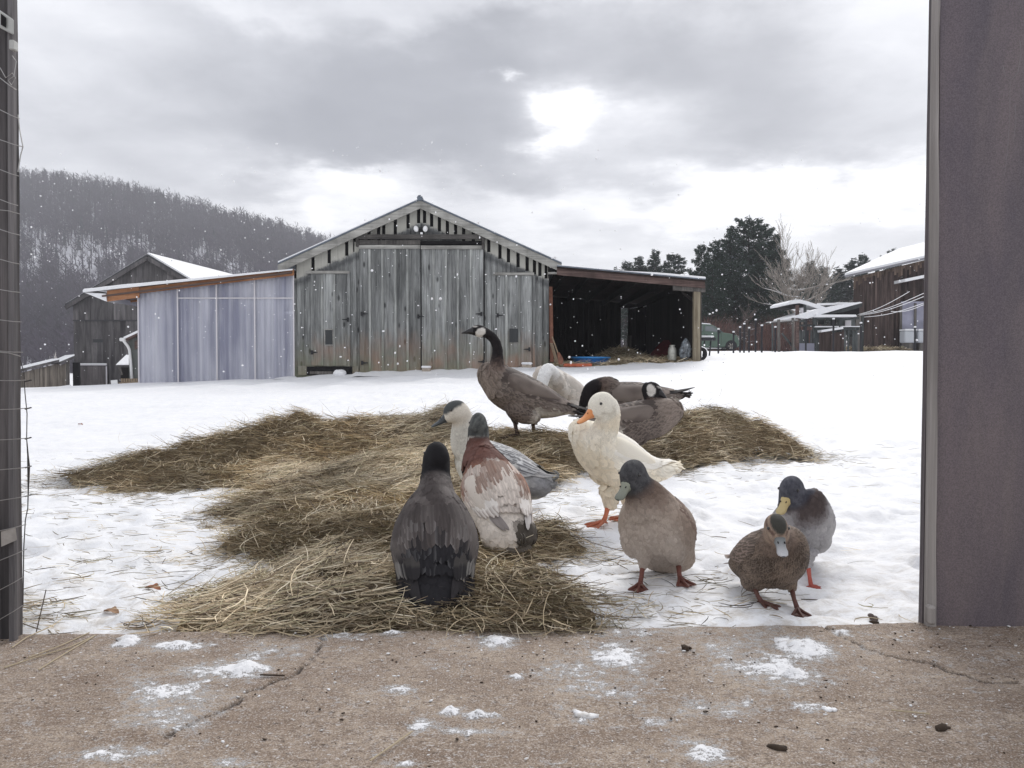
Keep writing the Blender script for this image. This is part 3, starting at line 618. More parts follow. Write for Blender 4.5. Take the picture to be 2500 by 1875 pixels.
# drift along the wall foot
xs_ = np.linspace(XL - .3, XR + .2, 90); prof = []
for i, x in enumerate(xs_):
    b0 = gz(x, YB - .5); bb = BOT + .25
    hh = .03 + .06 * float(fbm(x * 3, x * 0 + 1, 3))
    lowx = zx(205) < x < zx(640)
    for t, dy_ in ((0, -.9), (.3, -.6), (.7, -.35), (1, -.12), (1, .02)):
        prof.append((x, YB + dy_, b0 + (gz(x, YB) - b0) * t + hh * t * (.2 if lowx else 1) - (.02 if t == 0 else 0)))
mesh('snow_drift', prof, rowf(90, 5), SNOW, smooth_=True)['kind'] = 'structure'
# ------------------------------------------------------------------ plastic lean-to on the left
ORW = wood('new_lumber', (.30, .13, .06), (.50, .26, .14), grain=(2, 30, 30), var=.12, knots=False)
m, nt, bs = newmat('polycarbonate'); L = nt.links.new; geo = nd(nt, 'ShaderNodeNewGeometry'); oi = nd(nt, 'ShaderNodeObjectInfo')
v_ = ntex(nt, geo.outputs['Position'], 1.0, (5.5, 1, .10), 5, .65); v2_ = ntex(nt, geo.outputs['Position'], 1.0, (1.2, 1, .35), 3, .5)
cc_ = ramp2(nt, mth(nt, 'ADD', mth(nt, 'MULTIPLY', v_, .5), mth(nt, 'MULTIPLY', v2_, .5)), .41, .59, (.32, .33, .43), (.72, .73, .81))
sp3 = nd(nt, 'ShaderNodeSeparateXYZ'); L(geo.outputs['Position'], sp3.inputs[0])
L(cc_, bs.inputs['Base Color']); bs.inputs['Roughness'].default_value = .32; bs.inputs['Specular IOR Level'].default_value = .5
bs.inputs['Transmission Weight'].default_value = 0
tr = nd(nt, 'ShaderNodeBsdfTranslucent'); L(cc_, tr.inputs[0]); tp = nd(nt, 'ShaderNodeBsdfTransparent'); tp.inputs[0].default_value = (.85, .86, .95, 1)
m1 = nd(nt, 'ShaderNodeMixShader'); m1.inputs[0].default_value = .25; L(bs.outputs[0], m1.inputs[1]); L(tr.outputs[0], m1.inputs[2])
m2 = nd(nt, 'ShaderNodeMixShader'); m2.inputs[0].default_value = .14; L(m1.outputs[0], m2.inputs[1]); L(tp.outputs[0], m2.inputs[2]); L(m2.outputs[0], nt.nodes['Material Output'].inputs[0])
POLY = m
YG = YB - .02
lean = empty('lean_to_greenhouse', 'lean-to with a translucent lilac plastic wall left of the grey barn', 'lean-to', P(530, 930, YG))
seams = [338, 434, 529, 622, 717]
def gtop(px): return 706 + (px - 338) / (717 - 338) * (672 - 706)
def gbot(px): return 950 + (px - 338) / (717 - 338) * (914 - 950)
for a, b_ in zip(seams[:-1], seams[1:]):
    n = 40; Vv = []
    for i in range(n + 1):
        px = a + (b_ - a) * i / n; t = P(px, gtop(px), YG); q = P(px, gbot(px), YG); ph = (i % 5) / 5
        yy = YG + .012 * math.sin(i * 2 * math.pi / 5)
        Vv += [(t.x, yy, t.z), (t.x, yy, q.z - .1)]
    mesh('plastic_panel', Vv, [(2 * i, 2 * i + 1, 2 * i + 3, 2 * i + 2) for i in range(n)], POLY, lean, smooth_=True)
STUD = plain('pale_stud', (.62, .60, .62), .7)
for i, px in enumerate(seams):
    t = P(px, gtop(px), YG); q = P(px, gbot(px), YG); MB().b2(t.x - .016, t.x + .016, YG - .035, YG - .02, q.z - .1, t.z).build('seam_strip', STUD, lean)
t = P(436, 728, YG); q = P(717, 726, YG); MB().b2(t.x, q.x, YG - .032, YG - .018, t.z - .014, t.z + .014).build('cross_strip', STUD, lean)
for px in (345, 372, 400, 455, 478, 500, 505, 548, 560, 580, 600, 640, 655, 672, 690):
    t = P(px, gtop(px), YG + .06); q = P(px, gbot(px), YG + .06); MB().b2(t.x - .02, t.x + .02, YG + .03, YG + .09, q.z - .1, t.z - .1).build('stud', STUD, lean)
# roof slopes down to the left, snow on top, orange rafters showing
r0 = P(250, 722, YG - .25); r1 = P(712, 664, YG - .25); rl = P(212, 721, YG - .25)
d_ = (r1 - r0).normalized()
def slab_(a, b, y0, y1, zo0, zo1, mat, name, par): 
    return MB().prism([(a.x, 0, a.z + zo0), (b.x, 0, b.z + zo0), (b.x, 0, b.z + zo1), (a.x, 0, a.z + zo1)], (0, y0, 0), (0, y1, 0)).build(name, mat, par)
slab_(r0, r1, YG - .28, YG + 9, -.03, .01, plain('roof_edge', (.10, .07, .06), .8), 'roof_deck', lean)
f0 = P(258, 738, YG); f1 = P(340, 726, YG); g0 = P(258, 712, YG)
fa = P(262, 716, YG - .2); fb = P(340, 706, YG - .2); slab_(fa, fb, YG - .22, YG - .18, -.20, .06, ORW, 'fascia', lean)
fb2 = P(338, 706, YG - .2); fc = P(717, 662, YG - .2); slab_(fb2, fc, YG - .2, YG - .16, -.10, .04, ORW, 'fascia', lean)
for k_ in range(1, 5): slab_(P(285 + k_ * 10, 722, YG + k_), P(340, 716, YG + k_), YG + k_, YG + k_ + .05, -.18 - .02 * k_, .0, ORW, 'rafter', lean)
# snow sheet on the roof, draped past the low eave
n = 60; Vv = []; s0 = P(205, 716, YG - .25); s1 = P(716, 662, YG - .25)
for j, (yy, dz) in enumerate(((YG - .30, .0), (YG - .31, .05), (YG - .24, .09), (YG + 2, .10), (YG + 9, .1))):
    for i in range(n + 1):
        t = i / n; x = s0.x + (s1.x - s0.x) * t; z = s0.z + (s1.z - s0.z) * t; w_ = .028 * (float(fbm(x * 2, j * .3, 3)) - .5)
        Vv.append((x, yy, z + .018 + (dz + w_ * (j > 0)) * (.45 + .55 * min(1, (1 - t) * 1.3)) * (1 if j else 1)))
mesh('roof_snow', Vv, rowf(5, n + 1), SNOW, lean, smooth_=True)
MB().prism([s0 + Vector((0, 0, .02)), r0 + Vector((.1, 0, -.14)), r0 + Vector((.08, 0, .05))], (0, 0, 0), (0, 7, 0)).build('eave_snow', SNOW, lean)
xw = P(338, 900, YG).x
MB().b2(xw - .02, xw, YG + .02, YG + 9, -1, P(338, 716, YG).z).build('end_wall', POLY, lean)
MB().b2(xw, P(717, 900, YG).x, YG + 9, YG + 9.03, -.5, P(338, 712, YG).z).build('back_wall', GREYW, lean)
for (px, py, rx_, lb) in ((372, 950, .22, 'dark stone half under snow at the left foot of the plastic wall'), (425, 943, .2, 'rounded stone capped with snow at the plastic wall')):
    p = P(px, py, YG - .5); bm = bmesh.new(); bmesh.ops.create_icosphere(bm, subdivisions=2, radius=1)
    for v in bm.verts: v.co = Vector((v.co.x * rx_ + p.x, v.co.y * .15 + p.y, v.co.z * .06 + p.z))
    me = bpy.data.meshes.new('stone'); bm.to_mesh(me); bm.free(); me.materials.append(plain('stone', (.10, .10, .10), .9)); o = link('stone', me); tag(o, lb, 'stone')
    h_ = snow_heap('snow_cap', (p.x + .02, p.y + .02, p.z + .045), (rx_ * .95, .15, .045), lb); [h_.__delitem__(k) for k in ('label', 'category')]; h_.parent = o
# ------------------------------------------------------------------ open shed on the right
shed = empty('open_shed', 'open fronted lean-to shed with a dark interior right of the barn', 'shed', P(1500, 885, YB))
YS = YB
a = P(1360, 650, YS - .3); b_ = P(1722, 683, YS - .3); xr = P(1703, 800, YS).x
a2 = P(1360, 636, YS - .3)
DB = 7.5
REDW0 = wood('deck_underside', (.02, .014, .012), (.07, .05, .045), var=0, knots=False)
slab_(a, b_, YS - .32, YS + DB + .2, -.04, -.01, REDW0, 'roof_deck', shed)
slab_(a, b_, YS - .34, YS + DB + .2, -.008, .02, BLUEROOF, 'roof_sheet', shed)
n = 40; Vv = []
for j, (yy, dz) in enumerate(((YS - .34, .0), (YS - .34, .035), (YS - .26, .055), (YS + DB + .2, .05))):
    for i in range(n + 1):
        t = i / n; k_ = .25 + .75 * smooth(.35, .75, t); Vv.append((a.x + (b_.x - a.x) * t, yy, a.z + (b_.z - a.z) * t + .022 + dz * float(k_)))
mesh('roof_snow', Vv, rowf(4, n + 1), SNOW, shed, smooth_=True)
REDW = wood('brown_fascia', (.06, .038, .034), (.20, .14, .125), grain=(1.6, 30, 30), var=.1, knots=False)
slab_(a, b_, YS - .26, YS - .22, -.20, -.045, REDW, 'fascia', shed)
slab_(P(1640, 685, YS), P(1718, 690, YS), YS - .20, YS - .1, -.25, -.06, GREYW, 'header', shed)
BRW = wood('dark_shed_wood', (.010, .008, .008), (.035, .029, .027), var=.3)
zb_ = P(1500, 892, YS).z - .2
# back wall boards, side wall boards; doorway in the back wall
xb0, xb1 = XR + .02, xr - .02
dY = YS + DB; d0 = P(1516, 800, dY).x; d1 = P(1537, 800, dY).x; dt = P(1525, 752, dY).z
x = xb0 + .3; hi = lambda xx: a.z + (b_.z - a.z) * (xx - a.x) / (b_.x - a.x) - .05
x = xb0 - .5
while x < xb1:
    x2 = min(x + RNG.uniform(.14, .22), xb1)
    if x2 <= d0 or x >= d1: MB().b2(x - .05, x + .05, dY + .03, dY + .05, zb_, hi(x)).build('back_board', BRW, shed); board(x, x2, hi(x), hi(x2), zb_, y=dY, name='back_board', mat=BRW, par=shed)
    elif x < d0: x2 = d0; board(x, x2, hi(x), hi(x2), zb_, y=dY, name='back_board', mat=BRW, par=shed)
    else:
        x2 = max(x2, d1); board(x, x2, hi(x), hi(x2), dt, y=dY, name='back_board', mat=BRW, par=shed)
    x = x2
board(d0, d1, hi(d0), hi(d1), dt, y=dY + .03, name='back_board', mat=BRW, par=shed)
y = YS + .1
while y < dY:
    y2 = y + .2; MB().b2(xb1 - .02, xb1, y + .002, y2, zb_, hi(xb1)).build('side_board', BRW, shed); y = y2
for (q0, q1, yy) in ((1692, 1708, YS - .12), ):
    p0, p1 = P(q0, 800, yy), P(q1, 800, yy); MB().b2(p0.x, p1.x, yy - .07, yy + .07, zb_, P(1700, 705, yy).z).build('post', wood('post_wood', (.16, .13, .09), (.36, .32, .24), var=.05, knots=False), shed)
p0 = P(1709, 800, YS); MB().b2(p0.x, p0.x + .03, YS - .05, YS + .1, zb_, P(1709, 700, YS).z).build('corner_board', GREYW, shed)
MB().bar(P(1693, 735, YS), P(1664, 712, YS), .04, .06).build('brace', BRW, shed)
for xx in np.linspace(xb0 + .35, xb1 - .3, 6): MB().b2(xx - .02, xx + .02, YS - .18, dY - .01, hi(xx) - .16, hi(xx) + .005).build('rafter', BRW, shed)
# snow-coloured bars painted in for the daylight strip under the broken back boards
q = P(1540, 752, dY - .1); r_ = P(1565, 750, dY - .1)
ALU = plain('dusty_snow', (.75, .77, .8), .8)
MB().bar(P(1538, 753, dY - .1), P(1562, 750, dY - .1), .03, .025).bar(P(1570, 749, dY - .1), P(1612, 738, dY - .1), .03, .03).build('daylight_strip', SNOW, shed)
# floor of the shed: old hay and dirt
fx = np.linspace(xb0, xb1 + .1, 40); fy = np.linspace(YS - .35, dY, 40); FX, FY = np.meshgrid(fx, fy)
FZ = ground(FX, np.full_like(FX, YS - .2)) + .04 + (fbm(FX * 2, FY * 2, 4) - .4) * .12 + .35 * np.exp(-(((FX - P(1555, 800, YS).x) / .8) ** 2 + ((FY - YS - 3.5) / 1.6) ** 2)) - .12 * smooth(YS + .2, YS - .35, FY)
tc_ = fbm(FX * 3, FY * 3, 4)[..., None]; mesh('shed_floor', np.stack([FX, FY, FZ], -1).reshape(-1, 3), rowf(40, 40), HAYB, col=((1 - tc_) * np.array([.07, .055, .035]) + tc_ * np.array([.24, .20, .12])).reshape(-1, 3), smooth_=True)['kind'] = 'structure'
N = 7000; hx = RNG.uniform(xb0 + .1, xb1, N); hy = RNG.uniform(YS - .3, YS + 5, N)
fz = ground(hx, np.full_like(hx, YS - .2)) + .06 + (fbm(hx * 2, hy * 2, 4) - .4) * .12 + .35 * np.exp(-(((hx - P(1555, 800, YS).x) / .8) ** 2 + ((hy - YS - 3.5) / 1.6) ** 2)) - .12 * smooth(YS + .2, YS - .35, hy)
tag(strands('shed_hay', hx, hy, fz, RNG.uniform(.1, .3, N), RNG.uniform(0, 6.3, N), RNG.normal(.1, .2, N), RNG.uniform(.003, .006, N), straw_cols(N, hx, hy), STRAW), 'loose hay on the floor of the open shed', kind='stuff')
# things in the shed
BLUE = plain('blue_plastic', (.03, .16, .48), .35, nscale=6)
c = P(1442, 878, YS + .9); pool = empty('wading_pool', 'shallow blue plastic wading pool in the open shed', 'pool', (c.x, c.y, c.z - .16))
mb = MB(); k_ = 40; prof = [(.54, -.12), (.56, .0), (.6, .02), (.6, .05), (.56, .055), (.54, .0), (.50, -.09)]
V = [(c.x + r0_ * .82 * math.cos(t * 2 * math.pi / k_), c.y + r0_ * .82 * math.sin(t * 2 * math.pi / k_), c.z + z_) for (r0_, z_) in prof for t in range(k_)]
mesh('basin', V, np.vstack([rowf(len(prof), k_, True)]), BLUE, pool, smooth_=True)
MB().tube([(c.x + .49 * math.cos(t), c.y + .49 * math.sin(t), c.z + .05) for t in np.linspace(0, 6.283, 40)], .022, 6).build('rim', plain('blue_rim', (.06, .30, .70), .3), pool, smooth_=True)
p = P(1410, 889, YS - .25); o = MB(); o.b2(p.x - .33, p.x + .35, p.y, p.y + .2, p.z - .06, p.z + .015); o = o.build('orange_board', plain('orange_paint', (.45, .12, .06), .7, nscale=10), bevel=.008); tag(o, 'faded orange board lying at the shed mouth in front of the blue pool', 'board')
# leaning tools and boards at the barn corner
RUST = plain('rust_brown', (.20, .09, .06), .85, nscale=15); TOOLW = plain('tool_wood', (.25, .19, .13), .8, nscale=20)
sh = empty('shovel', 'long handled rusty shovel leaning against the barn corner', 'shovel', P(1368, 886, YS - .3))
MB().tube([P(1348, 822, YS - .1), P(1362, 862, YS - .25)], .018, 6).build('handle', TOOLW, sh)
mb = MB(); mb.prism([P(1360, 861, YS - .26), P(1366, 860, YS - .26), P(1375, 876, YS - .3), P(1376, 890, YS - .3), P(1364, 890, YS - .3), P(1362, 876, YS - .28)], (0, -.012, 0), (0, .012, 0)); mb.build('blade', RUST, sh)
o = MB().bar(P(1346, 838, YS + .05), P(1360, 884, YS - .15), .07, .03).build('leaning_board', TOOLW); tag(o, 'short brown board leaning beside the shovel', 'board')
o = MB().bar(P(1344, 700, YS + .25), P(1347, 884, YS + .1), .09, .03).build('leaning_plank', RUST); tag(o, 'tall reddish plank standing against the barn corner', 'plank')
# milk can
c = P(1641, 880, YS + .2); can = empty('metal_can', 'pale grey metal can standing in the open shed by the post', 'can', c)
CAN = plain('galvanised', (.42, .42, .38), .45, .5, nscale=12)
prof = [(.0, .0), (.10, .0), (.105, .02), (.105, .26), (.095, .32), (.06, .35), (.06, .375), (.075, .38), (.07, .40), (0, .405)]
V = [(c.x + r0_ * 1.0 * math.cos(t * 2 * math.pi / 20), c.y + r0_ * math.sin(t * 2 * math.pi / 20), c.z + z_ * .95) for (r0_, z_) in prof for t in range(20)]
mesh('can_body', V, rowf(len(prof), 20, True), CAN, can, smooth_=True)
MB().tube([(c.x + .10 * math.cos(t), c.y - .02, c.z + .33 + .05 * math.sin(t)) for t in np.linspace(0, math.pi, 10)], .006, 5).build('handle', IRON, can)
# clear plastic bag
c = P(1672, 880, YS + .1); bm = bmesh.new(); bmesh.ops.create_icosphere(bm, subdivisions=4, radius=1)
for v in bm.verts:
    k_ = 1 + .45 * (float(fbm(v.co.x * 3 + 5, v.co.z * 3 + v.co.y, 4)) - .5); zf = (v.co.z + 1) / 2; wd = .19 * (1 - .55 * zf)
    v.co = Vector((c.x + v.co.x * wd * k_ + .02 * zf, c.y + v.co.y * .14 * k_, c.z + zf * .55))
me = bpy.data.meshes.new('plastic_bag'); bm.to_mesh(me); bm.free(); BAG = plain('grey_plastic', (.16, .18, .20), .22, spec=.6, nscale=14, namp=.8); me.materials.append(BAG); tag(link('plastic_bag', me), 'crumpled shiny grey plastic bag behind the shed post', 'bag')
# red thing leaning
o = MB().bar(P(1602, 872, YS + 2.5), P(1640, 832, YS + 3.4), .5, .05).build('red_panel', plain('dark_red', (.16, .03, .035), .7, nscale=6)); tag(o, 'dark red panel leaning in the gloom of the shed', 'panel')
# dark box standing in the doorway behind
c = P(1530, 862, YS + 6.2); o = MB().box((c.x, c.y, c.z - .05), (.35, .3, .22), Matrix.Rotation(.6, 3, 'Y')).build('dark_box', DKW); tag(o, 'tilted dark box in front of the bright doorway at the back of the shed', 'box')
c = P(1533, 845, YS + 7.2); o = MB().b2(c.x - .02, c.x + .12, c.y, c.y + .03, c.z - .25, c.z + .35).build('door_leaf', GREYW); tag(o, 'grey board standing in the bright doorway at the back of the shed', 'board')
# tyre
def ring(name, c, R0, r0, mat, par=None, axis='Y', squash=.75, k1=32, k2=10):
    V = []
    for i in range(k1):
        t = i * 2 * math.pi / k1
        for j in range(k2):
            s = j * 2 * math.pi / k2; rr = R0 + r0 * math.cos(s); d_ = r0 * squash * math.sin(s)
            v = (rr * math.cos(t), d_, rr * math.sin(t)) if axis == 'Y' else (d_, rr * math.cos(t), rr * math.sin(t))
            V.append((c[0] + v[0], c[1] + v[1], c[2] + v[2]))
    F_ = rowf(k1 + 1, k2, True) % (k1 * k2); return mesh(name, V, F_, mat, par, smooth_=True)
RUB = plain('rubber', (.028, .028, .03), .8, nscale=30)
c = P(1710, 864, YS + .25); ty = ring('tyre', c, .125, .045, RUB, squash=1.4); tag(ty, 'old black tyre with snow on top against the end of the shed', 'tyre')
V = []; 
for i in range(14):
    t = R(25) + i / 13 * R(130)
    for (rr, dd) in ((.165, -.06), (.19, -.03), (.19, .03), (.165, .06)): V.append((c.x + rr * math.cos(t), c.y + dd, c.z + rr * math.sin(t)))
mesh('snow_cap', V, rowf(14, 4), SNOW, ty, smooth_=True)
s_ = snow_heap('snow_fill', (c.x, c.y, c.z - .09), (.07, .04, .03), ''); [s_.__delitem__(k) for k in ('category',)]; s_.parent = ty
if 'label' in s_: del s_['label']
# ------------------------------------------------------------------ old barn far left
OLDW = wood('old_barn_wood', (.05, .047, .05), (.17, .16, .16), grain=(5, 5, .5), var=.3, knots=False)
DARKROOF = plain('dark_roof_edge', (.05, .05, .055), .8)
YL = 45.0
ob = empty('old_barn', 'tall dark old barn with a snowy roof far left behind the plastic lean-to', 'barn', P(300, 950, YL))
pk = P(365, 626, YL); le = P(166, 747, YL); wl_ = P(181, 900, YL); 
sl = (pk.z - le.z) / (pk.x - le.x); rex = 2 * pk.x - le.x; wr = 2 * pk.x - wl_.x; zbt = gz(wl_.x, YL) - .4
zt = lambda x, off=.15: pk.z - off - sl * abs(x - pk.x)
rd = Vector((.09, 1, 0)); LN = 11
x = wl_.x
zlg = P(200, 781, YL).z
while x < wr:
    x2 = min(x + .32, wr); c_ = 0
    if x < pk.x < x2: x2 = pk.x
    MB().prism([(x, 0, zlg), (x2 - .006, 0, zlg), (x2 - .006, 0, zt(x2)), (x, 0, zt(x))], (0, YL - .05 + RNG.uniform(-.01, .01), 0), (0, YL + .0, 0)).build('board', OLDW, ob)
    MB().prism([(x, 0, zbt), (x2 - .006, 0, zbt), (x2 - .006, 0, zlg - .0), (x, 0, zlg - .0)], (0, YL + .0 + RNG.uniform(-.01, .01), 0), (0, YL + .05, 0)).build('board', OLDW, ob)
    x = x2
MB().b2(wl_.x, wr, YL - .07, YL, zlg - .06, zlg).build('ledge', DARKROOF, ob)
A_ = Vector((pk.x, YL - .3, pk.z)); Lf = Vector((le.x, YL - .3, le.z)); Rf = Vector((rex, YL - .3, le.z))
for nm, e_, mt in (('roof', Lf, DARKROOF), ('roof', Rf, DARKROOF)):
    mb = MB(); n_ = Vector((0, 0, .09)); q = [A_, e_, e_ + rd * LN, A_ + rd * LN]; mb.add(q + [v + n_ for v in q], [(0, 1, 2, 3), (7, 6, 5, 4), (0, 4, 5, 1), (1, 5, 6, 2), (2, 6, 7, 3), (3, 7, 4, 0)]); mb.build(nm, mt, ob)
    n2_ = n_ + Vector((0, 0, .10 if e_ is Rf else .05)); q = [v + Vector((0, .1, 0)) for v in q]; MB().add([v + n_ * 1.02 for v in q] + [v + n2_ for v in q], [(0, 1, 2, 3), (7, 6, 5, 4), (0, 4, 5, 1), (1, 5, 6, 2), (2, 6, 7, 3), (3, 7, 4, 0)]).build('roof_snow', SNOW, ob)
MB().bar(A_ + Vector((0, .03, -.12)), Lf + Vector((0, .03, -.12)), .08, .2).bar(A_ + Vector((0, .03, -.12)), Rf + Vector((0, .03, -.12)), .08, .2).build('rake_board', OLDW, ob)
for sx_ in (wl_.x, wr):
    q = [Vector((sx_, YL, zbt)), Vector((sx_, YL, zt(sx_))), Vector((sx_, YL, zt(sx_))) + rd * LN, Vector((sx_, YL, zbt)) + rd * LN]; MB().add(q, [(0, 1, 2, 3)]).build('side_wall', OLDW, ob)
q0, q1 = P(227, 828, YL - .02), P(251, 836, YL - .02); MB().b2(q0.x, q1.x, YL - .03, YL + .01, q1.z, q0.z).build('window', HOLE, ob)
q0, q1 = P(262, 892, YL), P(192, 890, YL); MB().b2(q1.x, q0.x, YL - .12, YL - .05, q1.z - .05, q1.z).build('door_track', STUD, ob); MB().b2(q1.x, q0.x, YL - .13, YL - .04, q1.z + .002, q1.z + .07).build('track_snow', SNOW, ob)
q0, q1 = P(190, 894, YL), P(264, 952, YL); MB().b2(q0.x, q1.x, YL - .1, YL - .06, q1.z - .3, q0.z).build('sliding_door', wood('pale_door_wood', (.09, .08, .08), (.22, .20, .20), grain=(5, 5, .5), var=0, knots=False), ob)
q0, q1 = P(261, 894, YL), P(264.5, 950, YL); MB().b2(q0.x, q1.x, YL - .14, YL - .105, q1.z, q0.z).build('door_edge', STUD, ob)
# low shed beside it
ls = empty('low_shed', 'low weathered board shed at the far left beside the tall old barn', 'shed', P(120, 955, 40))
Yl = 40.0
top = lambda px: 898 + (px - 60) * (876 - 898) / 90 if px < 146 else 883 + (px - 146) * (868 - 883) / 36
px = 10.0
while px < 164:
    q = px + 6.2; t0, t1, bb_ = P(px, top(px) + 10, Yl), P(q, top(q) + 10, Yl), P(px, 966, Yl)
    MB().prism([(t0.x, 0, bb_.z - .3), (t1.x - .01, 0, bb_.z - .3), (t1.x - .01, 0, t1.z), (t0.x, 0, t0.z)], (0, Yl + RNG.uniform(-.02, .02), 0), (0, Yl + .06, 0)).build('board', wood('shed_board', (.12, .105, .09), (.30, .26, .22), grain=(5, 5, .5), var=.25, knots=False) if 'shed_board' not in bpy.data.materials else bpy.data.materials['shed_board'], ls); px = q
for a0, a1 in ((8, 146), (146, 183)):
    p0, p1 = P(a0, top(a0 + .1), Yl - .3), P(a1, top(a1 - .1), Yl - .3)
    
    for (z0_, z1_, mt_, nm_) in ((-.14, -.02, OLDW, 'roof'), (-.015, .05, SNOW, 'roof_snow')): MB().prism([(p0.x, 0, p0.z + z0_), (p1.x, 0, p1.z + z0_), (p1.x, 0, p1.z + z1_), (p0.x, 0, p0.z + z1_)], (0, Yl - .35, 0), (-2.6, Yl + 3.6, 0)).build(nm_, mt_, ls)
p0, p1 = P(164, 885, Yl), P(181, 955, Yl); MB().b2(p0.x, p1.x, Yl + .5, Yl + .6, p1.z - .3, p0.z).build('doorway', DKW, ls); p0 = P(165, 880, Yl); MB().b2(p0.x - .08, p0.x + .04, Yl - .02, Yl + .1, P(165, 960, Yl).z, p0.z).build('post', GREYW, ls)
p0, p1 = P(60, 963, Yl - .6), P(172, 946, Yl - .6); MB().bar(p0, p1, .15, .15).build('sill_log', OLDW, ls); MB().bar(p0 + Vector((0, 0, .1)), p1 + Vector((0, 0, .1)), .14, .06).build('sill_snow', SNOW, ls)
# little building with gutter between the old barn and the lean-to
Yk = 34.0
gb = empty('garden_shed', 'small grey shed with a white drainpipe beside the plastic lean-to', 'shed', P(320, 945, Yk))
p0, p1 = P(314, 830, Yk), P(345, 950, Yk); MB().b2(p0.x, p1.x + 1.6, Yk, Yk + 3, p1.z - .3, P(320, 822, Yk).z).build('wall', wood('garden_shed_wood', (.10, .105, .10), (.18, .19, .18), grain=(6, 6, .5), var=0, knots=False), gb)
a_, b2_ = P(302, 828, Yk - .3), P(345, 808, Yk - .3); b3 = a_ + (b2_ - a_) * 3.0
slab_(a_, b3, Yk - .3, Yk + 3.2, -.08, -.01, REDW, 'roof', gb); slab_(a_, b3, Yk - .32, Yk + 3.2, -.005, .09, SNOW, 'roof_snow', gb); slab_(a_ + Vector((.35, 0, .0)), b3, Yk - .1, Yk - .02, -.42, -.085, REDW, 'gable_board', gb)
WP = plain('white_pipe', (.72, .72, .72), .5)
MB().tube([P(301, 830, Yk - .3), P(303, 834, Yk - .3), P(312, 845, Yk - .2), P(316, 854, Yk - .1), P(319, 880, Yk - .08), P(322, 925, Yk - .08)], .055, 8).build('drainpipe', WP, gb, smooth_=True)
MB().box(P(300, 829, Yk - .3), (.22, .2, .14)).build('gutter_end', WP, gb, bevel=.03)
pf = empty('wood_shelter', 'small snow-topped shelter beside the white drainpipe', 'shelter', P(305, 945, 36))
MB().add([P(283, 892, 36), P(318, 892, 36), P(318, 868, 37.5), P(308, 868, 37.5), P(283, 890, 36), P(318, 890, 36), P(318, 866, 37.5), P(308, 866, 37.5)], [(0, 1, 2, 3), (7, 6, 5, 4), (0, 4, 5, 1), (1, 5, 6, 2), (2, 6, 7, 3), (3, 7, 4, 0)]).build('roof_snow', SNOW, pf)
MB().bar(P(284, 894, 36), P(318, 894, 36), .1, .1).build('beam', OLDW, pf); MB().bar(P(291, 894, 36), P(297, 915, 36), .08, .08).build('brace', GREYW, pf); p0 = P(292, 895, 36.5); p1 = P(318, 950, 36.5); MB().b2(p0.x, p1.x, 36.6, 36.7, p1.z - .3, p0.z).build('back', BRW, pf)
fe = empty('picket_fence', 'short brown picket fence in front of the garden shed', 'fence', P(318, 946, 33))
for px in range(297, 342, 6): a_, b2_ = P(px, 924, 33), P(px + .5, 952, 33); MB().b2(a_.x - .035, a_.x + .035, 33, 33.02, b2_.z - .2, a_.z).build('picket', TOOLW, fe)
MB().bar(P(290, 936, 33.03), P(342, 932, 33.03), .03, .06).build('rail', TOOLW, fe)
a_ = P(279, 934, 32.5); o = MB().box(a_, (.26, .04, .2), Matrix.Rotation(-.1, 3, 'Y')).build('white_sign', WP, bevel=.01); tag(o, 'small blank white sign left of the picket fence', 'sign'); MB().bar(a_ + Vector((.02, .03, 0)), a_ + Vector((.04, .03, -.6)), .03, .03).build('post', GREYW, o)
# ------------------------------------------------------------------ right: dark brown barn
Yr = 42.0
rb = empty('brown_barn', 'dark brown board barn with a snowy roof at the far right', 'barn', P(2200, 855, Yr))
RB = wood('brown_barn_boards', (.022, .016, .015), (.13, .095, .085), grain=(6, 6, .5), var=.4, knots=False)
RBP = wood('brown_barn_top', (.06, .042, .034), (.26, .19, .15), grain=(6, 6, .6), var=.35, knots=False)
rt = lambda px: 682 + (px - 2085) * (640 - 682) / (2256 - 2085)
px = 2085.0
while px < 2420:
    q = px + 5.2; t0, t1 = P(px, rt(px), Yr), P(q, rt(q), Yr); bb_ = P(px, 856, Yr); hh = RNG.uniform(.12, .5) * (.3 if RNG.random() < .4 else 1)
    MB().prism([(t0.x, 0, bb_.z - .4), (t1.x - .012, 0, bb_.z - .4), (t1.x - .012, 0, t1.z - hh), (t0.x, 0, t0.z - hh)], (0, Yr + RNG.uniform(-.02, .02), 0), (0, Yr + .06, 0)).build('board', RB, rb)
    MB().prism([(t0.x, 0, t0.z - hh), (t1.x - .012, 0, t1.z - hh), (t1.x - .012, 0, t1.z + .1), (t0.x, 0, t0.z + .1)], (0, Yr + RNG.uniform(-.02, .02), 0), (0, Yr + .06, 0)).build('board_top', RBP, rb); px = q
r0, r1 = P(2062, 678, Yr - .5), P(2420, 598, Yr - .5); r2, r3 = P(2192, 617, Yr + 5), P(2420, 560, Yr + 5)
MB().add([r0, r1, r3, r2] + [v + Vector((0, 0, .10)) for v in (r0, r1, r3, r2)], [(0, 3, 2, 1), (4, 5, 6, 7), (0, 1, 5, 4), (1, 2, 6, 5), (2, 3, 7, 6), (3, 0, 4, 7)]).build('roof', plain('grey_eave', (.22, .22, .24), .8), rb)
MB().add([v + Vector((.05, .1, .11)) for v in (r0, r1, r3, r2)] + [v + Vector((.05, .1, .24)) for v in (r0, r1, r3, r2)], [(0, 3, 2, 1), (4, 5, 6, 7), (0, 1, 5, 4), (1, 2, 6, 5), (2, 3, 7, 6), (3, 0, 4, 7)]).build('roof_snow', SNOW, rb)
